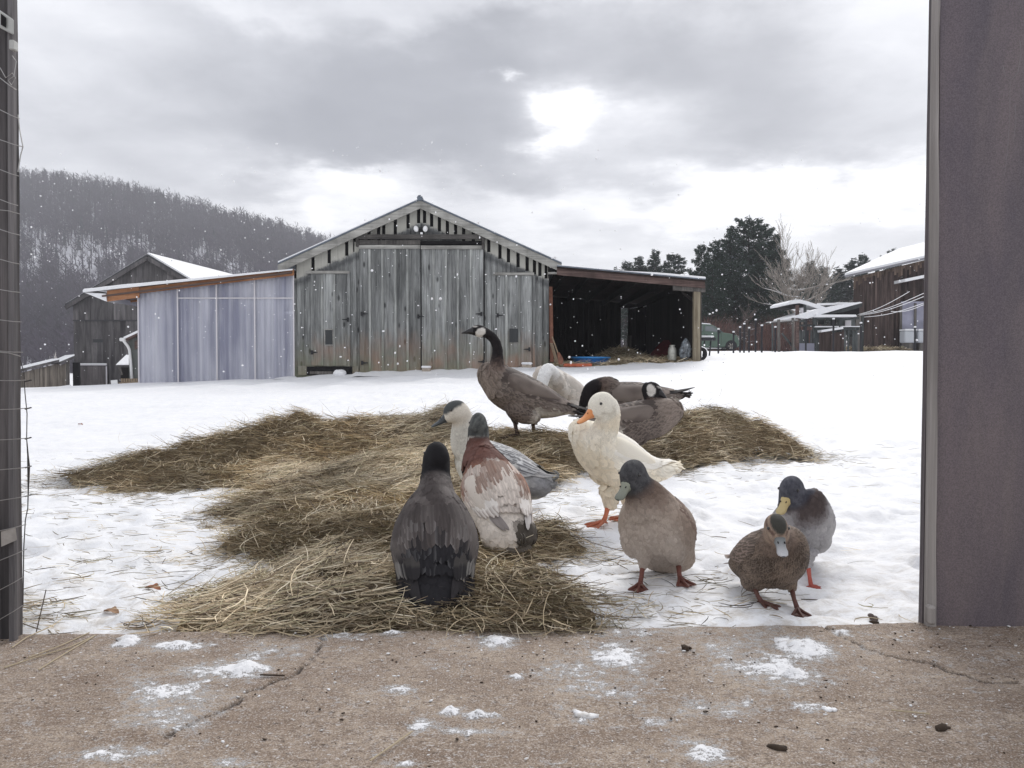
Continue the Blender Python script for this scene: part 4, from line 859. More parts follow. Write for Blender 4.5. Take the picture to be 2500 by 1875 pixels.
MB().b2(P(2085, 700, Yr).x + 3.2, P(2420, 700, Yr).x, Yr + 6, Yr + 6.1, -1, r0.z - .6).build('back_wall', RB, rb)
p0, p1 = P(2203, 688, Yr - .9), P(2300, 668, Yr - .9); slab_(p0, p1, Yr - 1.2, Yr, -.03, .12, SNOW, 'awning_snow', rb)
p0, p1 = P(2200, 736, Yr - .3), P(2330, 852, Yr - .3)
MB().b2(p0.x, p1.x, Yr - .3, Yr - .26, p1.z - .2, p0.z).build('pale_wall', plain('hazy_plastic', (.27, .27, .34), .6, nscale=1.2, namp=.3), rb)
for px in (2200, 2235, 2271): p0 = P(px, 740, Yr - .35); MB().b2(p0.x - .05, p0.x + .05, Yr - .38, Yr - .31, p1.z - .2, p0.z).build('frame_post', GREYW, rb)
for (x0, x1) in ((2205, 2232), (2238, 2300)):
    p0, p1 = P(x0, 808, Yr - 1.0), P(x1, 837, Yr - 1.0); o = MB().b2(p0.x, p1.x, Yr - 1.2, Yr - .6, p1.z, p0.z).build('water_tank', plain('tank_white', (.5, .52, .55), .6), bevel=.05); tag(o, 'pale box tank topped with snow by the brown barn, ' + ('left one' if x0 == 2205 else 'right one'), 'tank')
    MB().b2(p0.x, p1.x, Yr - 1.22, Yr - .6, p0.z + .01, p0.z + .09).build('snow_cap', SNOW, o); p2 = P(x0, 853, Yr - 1.); MB().b2(p0.x + .1, p1.x - .1, Yr - 1.1, Yr - .7, p2.z - .2, p1.z).build('stand', GREYW, o)
# chicken coop with roofs
Yc = 36.0
co = empty('chicken_coop', 'open dark coop with two snow laden roofs left of the brown barn', 'coop', P(2000, 855, Yc))
BLW = wood('coop_wood', (.035, .04, .04), (.13, .14, .14), grain=(6, 6, .8), var=.3, knots=False)
def rbox(name, x0, y0, x1, y1, Y0, th, mat, par=co):
    a, b = P(x0, y0, Y0), P(x1, y1, Y0); return MB().b2(a.x, b.x, Y0, Y0 + th, b.z, a.z).build(name, mat, par)
def rbar(name, pa, pb, Y0, wd, mat, par=co, ht=None): return MB().bar(P(*pa, Y0), P(*pb, Y0), wd, ht or wd).build(name, mat, par)
def snowroof(name, pts, Y0, Y1, par=co, mat=SNOW): return MB().prism([P(x, y, Y0) for x, y in pts], (0, 0, 0), (0, Y1 - Y0, 0)).build(name, mat, par)
zc = 866
snowroof('upper_roof_snow', [(1924, 744), (1923, 739), (1932, 733), (1952, 731), (1970, 735), (2022, 752), (2010, 758), (1970, 744), (1952, 740), (1936, 742)], Yc + .5, Yc + 3)
snowroof('upper_gable_snow', [(1970, 742), (2018, 754), (1975, 768), (1970, 760)], Yc + 1.5, Yc + 1.7)
snowroof('roof_deck', [(1930, 744), (1952, 741), (1968, 745), (1960, 750), (1940, 749)], Yc + .55, Yc + 2.8, mat=DKW)
snowroof('main_roof_snow', [(1943, 775), (1946, 770), (2000, 753), (2060, 742), (2100, 737), (2106, 739), (2080, 746), (2010, 766), (1972, 778)], Yc - .6, Yc + 2.5)
snowroof('roof_fascia', [(1975, 779), (2010, 768), (2106, 741), (2104, 749), (2060, 762), (2010, 768)], Yc - .5, Yc + 2.3, mat=BLW)
snowroof('lower_roof_snow', [(1990, 774), (1994, 768), (2090, 768), (2092, 773)], Yc - .8, Yc + .5)
rbar('ridge', (1995, 743), (2085, 741), Yc + 2.9, .1, SNOW); snowroof('snow_mound', [(2043, 742), (2045, 738), (2070, 738), (2072, 742)], Yc + 2.7, Yc + 3.2)
for px, w_, t_, m_ in ((1947, 6, 745, REDW), (1966, 4, 745, BLW), (1952, 5, 775, BLW), (1990, 8, 772, BLW), (2050, 8, 775, BLW), (2096, 11, 770, GREYW), (2106, 4, 770, BLW)):
    rbox('post', px - w_ / 2, t_, px + w_ / 2, zc, Yc - .3 + (px % 7) * .02, .12, m_)
for (x0, y0, x1, y1) in ((1950, 782, 1968, 786), (1950, 792, 1990, 797), (1990, 799, 2098, 806), (1992, 774, 2098, 779)): rbox('rail', x0, y0, x1, y1, Yc - .35, .1, BLW)
for (x0, y0, x1, y1) in ((1990, 796, 2048, 799), (2055, 796, 2100, 798)): rbox('rail_snow', x0, y0, x1, y1, Yc - .4, .15, SNOW)
rbox('dark_back', 2055, 778, 2098, 797, Yc + 1.0, .1, BLW); rbox('pale_pane', 2064, 782, 2078, 796, Yc + .9, .05, STUD); rbox('pane', 1955, 752, 1967, 770, Yc + .3, .05, STUD); rbox('dark_boards', 1998, 780, 2012, 792, Yc + 1, .1, BLW); rbox('dark_boards', 2029, 776, 2040, 796, Yc + .6, .1, BLW); rbox('dark_back', 2000, 748, 2098, 774, Yc + 1.8, .1, DKW)
px = 1950.
while px < 2092:
    wdt = RNG.uniform(3.6, 5); t_ = 806 if px < 2000 or px > 2055 else 811; sk = 1962 < px < 1967 or 1973 < px < 1978 or 1983 < px < 1988 or 2062 < px < 2067 or 2073 < px < 2078
    if not sk: rbox('slat', px, t_ + RNG.uniform(-1, 2), px + wdt - .5, zc, Yc - .3 + RNG.uniform(-.02, .02), .05, RB if 2000 < px < 2058 else BLW)
    px += wdt
rbar('snow_ledge', (2001, 809), (2053, 801), Yc - .6, .5, SNOW, ht=.09); rbox('metal_sheet', 1952, 838, 1988, zc, Yc - .4, .03, plain('grey_sheet', (.22, .22, .27), .6))
# straw colored strip in front of the brown barn
N = 5000; hx = RNG.uniform(P(2050, 860, 38).x, P(2215, 860, 38).x, N); hy = RNG.uniform(37.5, 40.5, N)
tag(strands('dry_grass', hx, hy, ground(hx, hy) + .03 + RNG.random(N) * .10, RNG.uniform(.15, .4, N), RNG.uniform(0, 6.3, N), RNG.normal(.1, .2, N), RNG.uniform(.012, .025, N), straw_cols(N, hx, hy) * .6, STRAW), 'dry tan grass along the foot of the brown barn', kind='stuff')
# wires
for i, (pa, pb) in enumerate((((2094, 768), (2220, 712)), ((2100, 768), (2255, 716)), ((2098, 770), (2255, 724)), ((2110, 774), (2255, 740)), ((2175, 760), (2255, 744)))):
    a_, b2_ = P(*pa, Yc), P(*pb, 24 + i * .6); pts = [a_.lerp(b2_, t) - Vector((0, 0, .10 * math.sin(math.pi * t))) for t in np.linspace(0, 1, 12)]
    o = MB().tube(pts, .011, 4).build('cable', SNOW); tag(o, ['thin upper cable', 'second cable from the top, longest', 'third cable from the top', 'fourth cable from the top, slack', 'lowest short cable'][i] + ', snow coated, strung toward the brown barn', 'cable', 'cables strung from the coop')
# gate frame
gt = empty('wire_gate', 'thin wooden gate frame with a diagonal brace in the snow by the coop', 'gate', P(1920, 863, 33))
rbar('post', (1901, 780), (1902, 865), 33, .09, GREYW, gt); rbar('post', (1936, 776), (1936, 863), 33, .09, GREYW, gt); rbar('brace', (1909, 814), (1944, 857), 33.1, .07, BLW, gt); rbar('rail', (1911, 858), (1938, 858), 33, .05, BLW, gt)
rbar('top_rail', (1862, 790), (1948, 783), 33.1, .05, GREYW, gt); rbar('top_rail', (1872, 786), (1948, 781), 34.4, .05, GREYW, gt); rbar('rail_snow', (1870, 788), (1948, 781.5), 33.1, .04, SNOW, gt)
rbar('post', (1886, 785), (1886, 862), 35, .06, BLW, gt); rbar('post', (1948, 780), (1946, 862), 34, .1, REDW, gt)
# steel fence posts, each one
TP = plain('t_post', (.03, .03, .035), .6)
for i, (px, t_, b_, lb) in enumerate([(1754, 805, 862, 'in front of the green car'), (1791, 812, 860, 'at the nose of the green car'), (1807, 800, 864, 'first right of the green car'), (1817, 792, 858, 'second right of the green car'), (1829, 802, 858, 'short one before the red brush'), (1845, 782, 856, 'tallest, before the red brush'),
                                 (1860, 796, 864, 'thick one left of the gate'), (1893, 800, 858, 'just left of the gate frame'), (1968, 778, 864, 'before the coop at left'), (2035, 780, 858, 'before the middle of the coop'), (2102, 790, 862, 'at the right end of the coop'), (2234, 800, 858, 'by the pale tanks')]):
    yy = 31 + (i % 3); a_, b2_ = P(px, t_, yy), P(px, b_, yy); o = MB().b2(a_.x - .03, a_.x + .03, yy - .02, yy + .02, b2_.z - .15, a_.z).b2(a_.x - .012, a_.x + .012, yy - .05, yy + .0, b2_.z, a_.z).build('fence_post', TP); tag(o, 'thin dark steel fence post, ' + lb, 'fence post', 'steel fence posts in the snow')
    MB().b2(a_.x - .035, a_.x + .035, yy - .04, yy + .04, a_.z + .002, a_.z + .06).build('snow_cap', SNOW, o)
# ------------------------------------------------------------------ green car
Yv = 52.0
c0 = P(1700, 857, Yv); car = empty('parked_car', 'dark green off-road car with snow on the roof parked behind the open shed', 'car', (c0.x, c0.y, c0.z))
sc_ = Yv / F
def cz(py): return P(1700, py, Yv).z
def cx(px): return P(px, 850, Yv).x
GRN = plain('green_paint', (.09, .135, .105), .35, .2, nscale=2, namp=.15); GLS = plain('car_glass', (.13, .15, .16), .12, spec=.8); DPL = plain('dark_trim', (.02, .02, .022), .6)
W2 = .88
def cprism(name, pts, hw, mat, bev=.04, par=car, y0=None):
    V = [Vector((cx(px), 0, cz(py))) for px, py in pts]
    return MB().prism(V, (0, Yv - hw, 0), (0, Yv + hw, 0)).build(name, mat, par, bevel=bev)
cprism('body', [(1622, 846), (1622, 812), (1630, 808), (1700, 809), (1752, 812), (1765, 814), (1782, 817), (1792, 822), (1796, 836), (1795, 847), (1784, 848), (1764, 848), (1740, 849), (1660, 849)], W2, GRN, .05)
cprism('cabin', [(1626, 810), (1632, 796), (1640, 793), (1700, 792.5), (1732, 794), (1742, 801), (1756, 813), (1750, 816), (1640, 814)], W2 - .1, GRN, .06)
for pts in (([(1642, 812), (1643, 798), (1668, 797), (1668, 812)]), ([(1674, 812), (1674, 797), (1708, 797), (1708, 812)]), ([(1714, 812), (1714, 797.5), (1733, 798), (1748, 811), (1746, 813)])):
    V = [Vector((cx(px), 0, cz(py))) for px, py in pts]; MB().prism(V, (0, Yv - W2 + .085, 0), (0, Yv - W2 + .12, 0)).build('side_window', GLS, car)
MB().add([Vector((cx(1737), Yv - .68, cz(797))), Vector((cx(1757), Yv - .72, cz(812))), Vector((cx(1757), Yv + .72, cz(812))), Vector((cx(1737), Yv + .68, cz(797)))] + [Vector((cx(1738), Yv - .68, cz(796.5))), Vector((cx(1758), Yv - .72, cz(811.5))), Vector((cx(1758), Yv + .72, cz(811.5))), Vector((cx(1738), Yv + .68, cz(796.5)))], [(0, 1, 2, 3), (7, 6, 5, 4), (0, 4, 5, 1), (1, 5, 6, 2), (2, 6, 7, 3), (3, 7, 4, 0)]).build('windshield', GLS, car)
V = [Vector((cx(px), 0, cz(py))) for px, py in ((1634, 793.5), (1700, 792), (1730, 793.5), (1726, 791), (1700, 789), (1640, 790))]; MB().prism(V, (0, Yv - .7, 0), (0, Yv + .7, 0)).build('roof_snow', SNOW, car)
for px in (1776, 1652):
    c_ = Vector((cx(px), Yv - W2 + .06, cz(845.5))); R0_ = 10.5 * sc_
    V = [Vector((c_.x + (R0_ + .09) * math.cos(t), 0, c_.z + (R0_ + .09) * math.sin(t))) for t in np.linspace(-.35, math.pi + .35, 18)]; MB().prism(V, (0, Yv - W2 - .012, 0), (0, Yv - W2 + .2, 0)).build('wheel_arch', DPL, car)
    for sd_ in (-1, 1):
        cc2 = Vector((c_.x, Yv + sd_ * (W2 - .08), c_.z)); wh = ring('wheel', cc2, R0_ - .085, .10, RUB, car, k1=24, k2=8)
        MB().prism([(cc2.x + (R0_ - .10) * math.cos(t), 0, cc2.z + (R0_ - .10) * math.sin(t)) for t in np.linspace(0, 2 * math.pi, 18)[:-1]], (0, cc2.y - .07, 0), (0, cc2.y + .07, 0)).build('rim', plain('alloy', (.3, .3, .3), .4, .7), wh)
        if sd_ < 0:
            mb = MB()
            for k_ in range(6): a_ = k_ * math.pi / 3; mb.bar(cc2 + Vector((.05 * math.cos(a_), -.08, .05 * math.sin(a_))), cc2 + Vector((.19 * math.cos(a_), -.08, .19 * math.sin(a_))), .05, .03)
            mb.build('spokes', plain('spoke', (.55, .52, .46), .5, .3), wh)
MB().b2(cx(1793), cx(1798), Yv - .8, Yv + .8, cz(848), cz(840)).build('bumper', DPL, car, bevel=.03)
for s in (-1, 1): MB().b2(cx(1788), cx(1797), Yv + s * .62 - .14, Yv + s * .62 + .14, cz(832), cz(825)).build('headlight', plain('lamp_glass', (.5, .5, .48), .15), car, bevel=.02)
MB().box((cx(1747), Yv - W2 - .08, cz(812)), (.12, .2, .16)).build('mirror', DPL, car, bevel=.03); MB().b2(cx(1668), cx(1752), Yv - W2 - .05, Yv - W2 + .1, cz(854), cz(852)).build('running_board', DPL, car); MB().b2(cx(1668), cx(1752), Yv - W2 - .06, Yv - W2 + .1, cz(851.8), cz(850.5)).build('sill_snow', SNOW, car)
for px in (1711, 1752): MB().b2(cx(px) - .008, cx(px) + .008, Yv - W2 - .004, Yv - W2, cz(845), cz(813)).build('door_seam', DPL, car)
MB().b2(cx(1714), cx(1719), Yv - W2 - .03, Yv - W2, cz(820), cz(818)).build('door_handle', DPL, car)
# something with snow on it right at the shed end (quad bike handle)
q = P(1728, 828, 26); o = MB().box(q, (.45, .3, .10)).bar(q + Vector((-.1, 0, -.05)), q + Vector((-.15, 0, -.55)), .05, .05).bar(q + Vector((.1, 0, -.05)), q + Vector((.05, 0, -.55)), .05, .05).build('quad_handle', TP, bevel=.02); tag(o, 'dark quad bike handle on legs with snow on it between the shed and the car', 'quadbike'); MB().box(q + Vector((-.03, 0, .08)), (.4, .28, .06)).build('snow_cap', SNOW, o, bevel=.02)
# ------------------------------------------------------------------ trees
NEEDLE = vcol('needles', .8, .15); BARK = plain('bark', (.05, .042, .038), .9, nscale=12)
def pine_mesh(seed, H=11.0, Rm=2.7, nt=5200, bare=.12, broad=.5, snow_p=.10, size=.26):
    g = np.random.default_rng(seed); C0 = []; D0 = []
    nb_ = 95; tipz = H
    for i in range(nb_):
        t = bare + (1 - bare) * (i / nb_) ** .9; z = H * t; prof_ = ((1 - t) ** broad) * smooth(bare - .05, bare + .25, t) + .05
        a = i * 2.4 + g.normal(0, .3); ln = Rm * prof_ * g.uniform(.55, 1.15); up = g.uniform(-.05, .35)
        m_ = max(8, int(nt / nb_ * ln / Rm * 2.0)); s = g.random(m_) ** .6 * ln; sp_ = .10 + .14 * s / max(ln, .1) * Rm / 2
        lat = g.normal(0, 1, m_) * sp_ * (1.15 - 1.0 * s / ln)
        x = np.cos(a) * s - np.sin(a) * lat; y = np.sin(a) * s + np.cos(a) * lat; zz_ = z + up * s - .05 * s * s / Rm + g.normal(0, .10, m_)
        C0.append(np.stack([x, y, zz_], -1)); D0.append(np.tile([math.cos(a), math.sin(a), .35], (m_, 1)))
    C0 = np.vstack(C0); D0 = np.vstack(D0); n = len(C0)
    D = D0 + g.normal(0, .55, (n, 3)); D /= np.linalg.norm(D, axis=1, keepdims=True); S = np.cross(D, g.normal(0, 1, (n, 3))); S /= np.linalg.norm(S, axis=1, keepdims=True)
    ln = size * g.uniform(.5, 1.25, (n, 1)); wd = .15 * ln; T = np.cross(D, S)
    V = np.stack([C0 - D * ln * .4 - S * wd, C0 - D * ln * .4 + S * wd, C0 + D * ln * .6, C0 - D * ln * .3 - T * wd, C0 - D * ln * .3 + T * wd, C0 + D * ln * .6 + T * wd * .3], 1).reshape(-1, 3)
    Fc = np.arange(n * 6).reshape(-1, 3)
    base = np.array([.038, .058, .044]) * g.uniform(.4, 1.7, (n, 1)); sn = g.random(n) < snow_p * smooth(-.2, .6, g.normal(0, .5, n)) * 2; base[sn] = (.32, .35, .38)
    col = np.repeat(base[:, None], 6, 1).reshape(-1, 3)
    me = mesh('crown_tmp', V, Fc, NEEDLE, col=col); d_ = me.data; bpy.data.objects.remove(me)
    tb = MB().tube([(0, 0, -.3), (.03, 0, H * .3), (0, .05, H * .7), (0, 0, H * .97)], [H * .016, H * .013, H * .007, .02], 8)
    for i in range(26): t = bare + (1 - bare) * i / 26; a = i * 2.4; l_ = Rm * (1 - t) ** broad * .8; tb.tube([(0, 0, H * t), (math.cos(a) * l_, math.sin(a) * l_, H * t + l_ * .15)], [.05, .012], 4)
    o = tb.build('trunk_tmp', BARK); t_ = o.data; bpy.data.objects.remove(o); return d_, t_
PM = [pine_mesh(1, Rm=3.0, broad=.55, nt=15000), pine_mesh(2, Rm=2.3, broad=.7, nt=11000), pine_mesh(3, Rm=3.4, broad=.42, nt=17000, snow_p=.05), pine_mesh(4, Rm=2.0, broad=.85, nt=7000, size=.34)]
def pine(px, ptop, Y0, k, label, wid=1.0, pbase=858, name='pine_tree'):
    t, b_ = P(px, ptop, Y0), P(px, pbase, Y0); s = (t.z - b_.z) / 11.0
    r = empty(name, label, 'tree', (b_.x, Y0, b_.z), RNG.uniform(0, 6), 'evergreens behind the farmyard'); r.scale = (s * wid, s * wid, s)
    for nm, dt in (('crown', PM[k][0]), ('trunk', PM[k][1])): o = bpy.data.objects.new(nm, dt); C.objects.link(o); o.parent = r
for a in [(1825, 536, 74, 2, 'tallest dark pine, rising in the middle of the big clump', 1.15), (1862, 556, 77, 2, 'broad dark pine at the right shoulder of the big clump', 1.1), (1895, 575, 78, 1, 'pine at the right edge of the big clump behind the bare white tree', 1.1), (1780, 566, 72, 0, 'dark pine in the left half of the big clump', 1.15), (1745, 588, 70, 0, 'pine at the upper left of the big clump', 1.1),
          (1712, 598, 68, 0, 'pine at the left edge of the big clump above the shed corner', .95), (1738, 640, 64, 2, 'lower dark pine behind the shed corner and the car', 1.0), (1795, 640, 66, 2, 'lower dark pine in front of the big clump', 1.2), (1850, 650, 67, 2, 'lower dark pine in the clump left of the bare white tree', 1.2), (1905, 640, 80, 1, 'pine in shade behind the trunk of the bare white tree', 1.2),
          (1975, 640, 92, 1, 'hazy pine right of the bare white tree', 1.8), (2010, 652, 100, 1, 'hazy pine above the coop roof', 1.9), (2045, 655, 104, 3, 'hazy pine left of the brown barn roof', 2.5), (2078, 634, 108, 3, 'slim hazy pine by the left end of the brown barn roof', 2.4), (2105, 622, 100, 0, 'pine top showing just over the brown barn roof', .8), (2175, 612, 98, 2, 'rounded pine top over the snowy barn roof at right', .8), (2140, 650, 100, 1, 'small pine top over the middle of the brown barn roof', .8),
          (1530, 640, 92, 1, 'grey-green pine over the left of the shed roof', 2.0), (1560, 628, 94, 1, 'pointed pine left of centre over the shed roof', 1.7), (1600, 612, 88, 1, 'sharpest pine over the middle of the shed roof', 1.5), (1645, 622, 86, 0, 'dark pine over the right end of the shed roof', 1.5), (1575, 655, 100, 2, 'low pine between the others over the shed roof', 2.2), (1500, 655, 110, 3, 'small far pine at the left end of the shed roof', 1.4)]:
    pine(a[0], a[1], a[2], a[3], a[4], a[5])
def bare_tree(name, px, ptop, pbase, Y0, label, seed, col, r0=.22, spread=.55, maxd=6, snowy=True, low=0.25, lean=0.0, par=None, rmin=.020):
    g = random.Random(seed); t, b_ = P(px, ptop, Y0), P(px, pbase, Y0); H = t.z - b_.z; mb = MB(); ms = MB(); tm = MB()
    def grow(p, d, ln, r, dep, api=False):
        pts = [p]; q = p; dd = d.normalized(); rr = [r]
        for s in range(4):
            jj = .05 if api else .13; dd = (dd + Vector((g.gauss(0, jj), g.gauss(0, jj), g.gauss(0, .08) + .05))).normalized(); q = q + dd * (ln / 4); pts.append(q); rr.append(max(rmin * .6, r * (1 - .13 * (s + 1))))
        (tm if dep == 0 else mb).tube(pts, rr, 6 if dep < 2 else (4 if dep < 3 else 3))
        if snowy and dep in (1, 2, 3) and abs(dd.z) < .75 and r > .02: ms.tube([v + Vector((0, 0, k * .8)) for v, k in zip(pts, rr)], [k * .75 for k in rr], 3)
        if dep >= maxd: return
        nk = 3 if dep < 4 else 2
        for k in range(nk + (dep == 0)):
            f = g.uniform(.35, 1.0); i = min(3, int(f * 4)); b0 = pts[i].lerp(pts[i + 1], f * 4 - i)
            a = g.uniform(0, 6.28); sp_ = spread * g.uniform(.7, 1.5); side = Vector((math.cos(a), math.sin(a), 0)); nd_ = (dd + side * sp_ * 1.3 + Vector((0, 0, .1))).normalized()
            grow(b0, nd_, ln * g.uniform(.55, .8), rr[i] * .6, dep + 1)
        grow(pts[-1], Vector((dd.x * .6, dd.y * .6, dd.z)) if api else dd, ln * .78, rr[-1] * .95, dep + 1, api)
    root = empty(name, label, 'tree', (b_.x, Y0, b_.z - .1))
    grow(Vector((b_.x, Y0, b_.z - .2)), Vector((lean, 0, 1)), H * .30, r0, 0, True)
    for k in range(5): a = g.uniform(-.5, .5) + (k % 2) * math.pi; grow(Vector((b_.x, Y0, b_.z + H * (low + .05 * k))), Vector((math.cos(a), math.sin(a) * .6, .15)), H * .15, r0 * .40, 2)
    mt = bpy.data.materials.get('bark_%s' % name) or plain('bark_%s' % name, col, .85, nscale=8)
    tm.build('trunk', mt, root); mb.build('limbs', mt, root)
    if snowy and ms.V: ms.build('branch_snow', SNOW, root)
bare_tree('bare_tree', 1948, 530, 858, 60, 'tall pale bare sycamore standing against the sky right of the pine clump', 5, (.30, .27, .24), .19, .36, 5)
bare_tree('bare_bush_tree', 1822, 712, 858, 58, 'low spreading bare tree with snow on its limbs before the pine clump', 9, (.12, .095, .085), .10, 1.0, 4, low=.15)
bare_tree('slender_bare_tree', 1455, 640, 870, 75, 'slender faint bare tree over the left end of the shed roof', 12, (.16, .14, .13), .07, .35, 4, snowy=False)
bare_tree('birch_tree', 133, 838, 920, 70, 'small forked white birch left of the tall old barn', 4, (.55, .52, .5), .07, .45, 3, snowy=False)
# thicket of red-brown brush
N = 9000; bxx = RNG.uniform(P(1700, 850, 62).x, P(1955, 850, 62).x, N); byy = RNG.uniform(58, 66, N); ln = RNG.uniform(.5, 1.5, N) * (.6 + .9 * fbm(bxx * .35, byy * .35, 3))
def upright(name, x, y, z, ln, wd, col, mat, label, bend=.35):
    n = len(x); K = 4; s = np.linspace(0, 1, K)[None]; ax = RNG.normal(0, bend, (n, 1)); ay = RNG.normal(0, bend, (n, 1)); b2_ = RNG.normal(0, bend * .6, (n, 1))
    Pn = np.stack([x[:, None] + ln[:, None] * (ax * s + b2_ * s * s), y[:, None] + ln[:, None] * ay * s, z[:, None] + ln[:, None] * s], -1); w_ = wd[:, None] * (1 - .8 * s); a = RNG.uniform(-.5, .5, (n, 1)); sd_ = np.stack([np.cos(a) * w_, np.sin(a) * w_, 0 * w_], -1)
    V = np.concatenate([Pn - sd_, Pn + sd_], 1); i = np.arange(K - 1); q = np.stack([i, i + 1, K + i + 1, K + i], -1); Fc = (q[None] + (np.arange(n) * 2 * K)[:, None, None]).reshape(-1, 4)
    return tag(mesh(name, V.reshape(-1, 3), Fc, mat, None, np.repeat(col[:, None], 2 * K, 1).reshape(-1, 3)), label, kind='stuff')
cb = np.array([(.16, .075, .06), (.11, .06, .055), (.20, .12, .10), (.08, .06, .06)])[RNG.choice(4, N)] * RNG.uniform(.6, 1.3, (N, 1))
upright('red_brush', bxx, byy, base_z(bxx, byy) - .1, ln * 1.6, np.full(N, .016), cb, STRAW, 'dense leafless red-brown brush below the pines')
# distant dark woodland band behind, right of the barn
# ------------------------------------------------------------------ wooded hill at the left
def ridge(px): return np.interp(px, [-900, -300, 45, 150, 300, 430, 560, 640, 720, 810, 900, 1000, 1150, 1300], [330, 360, 412, 416, 440, 472, 508, 527, 548, 578, 610, 660, 760, 880])
nu, nv = 260, 120
PX = np.linspace(-900, 1300, nu)[None].repeat(nv, 0); TV = np.linspace(0, 1, nv)[:, None].repeat(nu, 1)
Y0_, Y1_ = 170.0, 520.0
HY = Y0_ + (Y1_ - Y0_) * TV; zr = CAM_Z + (890 - ridge(PX)) / F * Y1_ - 9
hzz = -2.5 + (zr + 2.5) * (TV ** 1.35) + (fbm(PX * .012 + 3, TV * 7, 4) - .5) * 16 * TV * (1 - TV) * 2
HX = (PX - 1250) / F * HY
# behind the ridge the hill falls away
Vh = np.stack([HX, HY, hzz], -1); back = Vh[-1].copy(); back[:, 1] += 160; back[:, 0] *= 1.3; back[:, 2] -= 60
Vh2 = np.concatenate([Vh.reshape(-1, 3), back]); 
hill = mesh('hill', Vh2, rowf(nv + 1, nu), plain('hill_snow', (.50, .50, .54), .9, nscale=.05, namp=.25), smooth_=True); hill['kind'] = 'structure'
def hill_pt(px, t):
    y = Y0_ + (Y1_ - Y0_) * t; zr = CAM_Z + (890 - ridge(px)) / F * Y1_ - 9
    return (px - 1250) / F * y, y, -2.5 + (zr + 2.5) * t ** 1.35 + (fbm(px * .012 + 3, t * 7, 4) - .5) * 16 * t * (1 - t) * 2
TREEM = vcol('hill_tree', .9, .05)
def wood_mass(name, n, seed, label, conif=False, pxr=(-700, 1180)):
    g = np.random.default_rng(seed); px = g.uniform(*pxr, n); t = g.random(n) ** .85
    if conif: t = np.where(g.random(n) < .25, g.uniform(.92, .995, n), t)
    x, y, z = hill_pt(px, t)
    # open snowy benches with fewer trees
    zz_ = t + (px - 200) * .00012; open_ = np.exp(-((zz_ - .57 + .04 * np.sin(px * .01)) / .07) ** 2) * smooth(.36, .50, fbm(px * .012, t * 5, 3)) + .8 * np.exp(-((zz_ - .40) / .05) ** 2) * smooth(.44, .56, fbm(px * .016 + 8, t * 6, 3)) + .7 * np.exp(-((t - .05) / .05) ** 2) * smooth(.5, .7, fbm(px * .01 + 2, t * 6, 3))
    k = g.random(n) > np.clip(open_ * 1.5, 0, .80); 
    if conif: k &= (fbm(px * .02 + 40, t * 9, 3) > .46) | (t > .9)
    px, t, x, y, z = [v[k] for v in (px, t, x, y, z)]; n = len(x); H = g.uniform(6.5, 11, n) * (1.0 if not conif else .95)
    tint = (.75 + .5 * fbm(px * .02, t * 10, 3))[:, None]
    V = []; Fc = []; Cc = []; off = 0
    def tri(a, b, c, col):
        nonlocal off
        V.append(np.stack([a, b, c], 1).reshape(-1, 3)); m_ = len(a); Cc.append(np.repeat(col[:, None], 3, 1).reshape(-1, 3)); Fc.append(np.arange(m_ * 3).reshape(-1, 3) + off); off += m_ * 3
    Bs = np.stack([x, y, z], -1)
    up = np.array([0, 0, 1.])
    if not conif:
        col = np.array([.070, .058, .078]) * tint * g.uniform(.6, 1.4, (n, 1)); w_ = .20
        tri(Bs + [-w_, 0, 0], Bs + [w_, 0, 0], Bs + up * H[:, None], col * .8)
        for j in range(11):
            a = g.uniform(0, 6.28, n); el_ = g.uniform(.35, 1.3, n); l_ = H * g.uniform(.2, .42, n); s0 = g.uniform(.28, .85, n); p0 = Bs + up * (H * s0)[:, None]
            d_ = np.stack([np.cos(a) * np.cos(el_), np.sin(a) * np.cos(el_) * .5, np.sin(el_)], -1) * l_[:, None]; q = np.stack([np.cos(a + 1.5) * .0 + .1, 0 * a, .18 + 0 * a], -1) * 1.1
            tri(p0, p0 + q + d_ * .4, p0 + d_, col * g.uniform(.7, 1.25, (n, 1)))
            tri(p0 + d_ * .4, p0 + d_ * .7 + np.stack([g.normal(0, 1.2, n), 0 * a, g.uniform(.4, 1.6, n)], -1), p0 + d_ * .55 + [.16, 0, 0], col)
    else:
        col = np.array([.035, .042, .048]) * g.uniform(.7, 1.3, (n, 1))
        for j in range(6):
            s0 = .12 + .14 * j; wd = (1 - s0) * H * .26; c_ = Bs + up * (H * s0)[:, None]
            for sg in (-1, 1):
                e1 = c_ + np.stack([sg * wd * g.uniform(.7, 1.1, n), g.uniform(-1, 1, n) * wd, -H * .03], -1); tri(c_ + up * (H * .22)[:, None], c_ - up * (H * .02)[:, None], e1, col * g.uniform(.7, 1.2, (n, 1)))
            e1 = c_ + np.stack([g.uniform(-.3, .3, n) * wd, -wd * .9, -H * .03], -1); e2 = e1 + np.stack([wd * .6, 0 * wd, 0 * wd], -1); tri(c_ + up * (H * .2)[:, None], e1, e2, col)
    return tag(mesh(name, np.vstack(V), np.vstack(Fc), TREEM, col=np.vstack(Cc)), label, kind='stuff')
wood_mass('hill_forest', 21000, 11, 'leafless grey-violet forest covering the long hill'); wood_mass('hill_conifers', 1500, 12, 'dark conifers scattered through the hill forest and along its ridge', True)
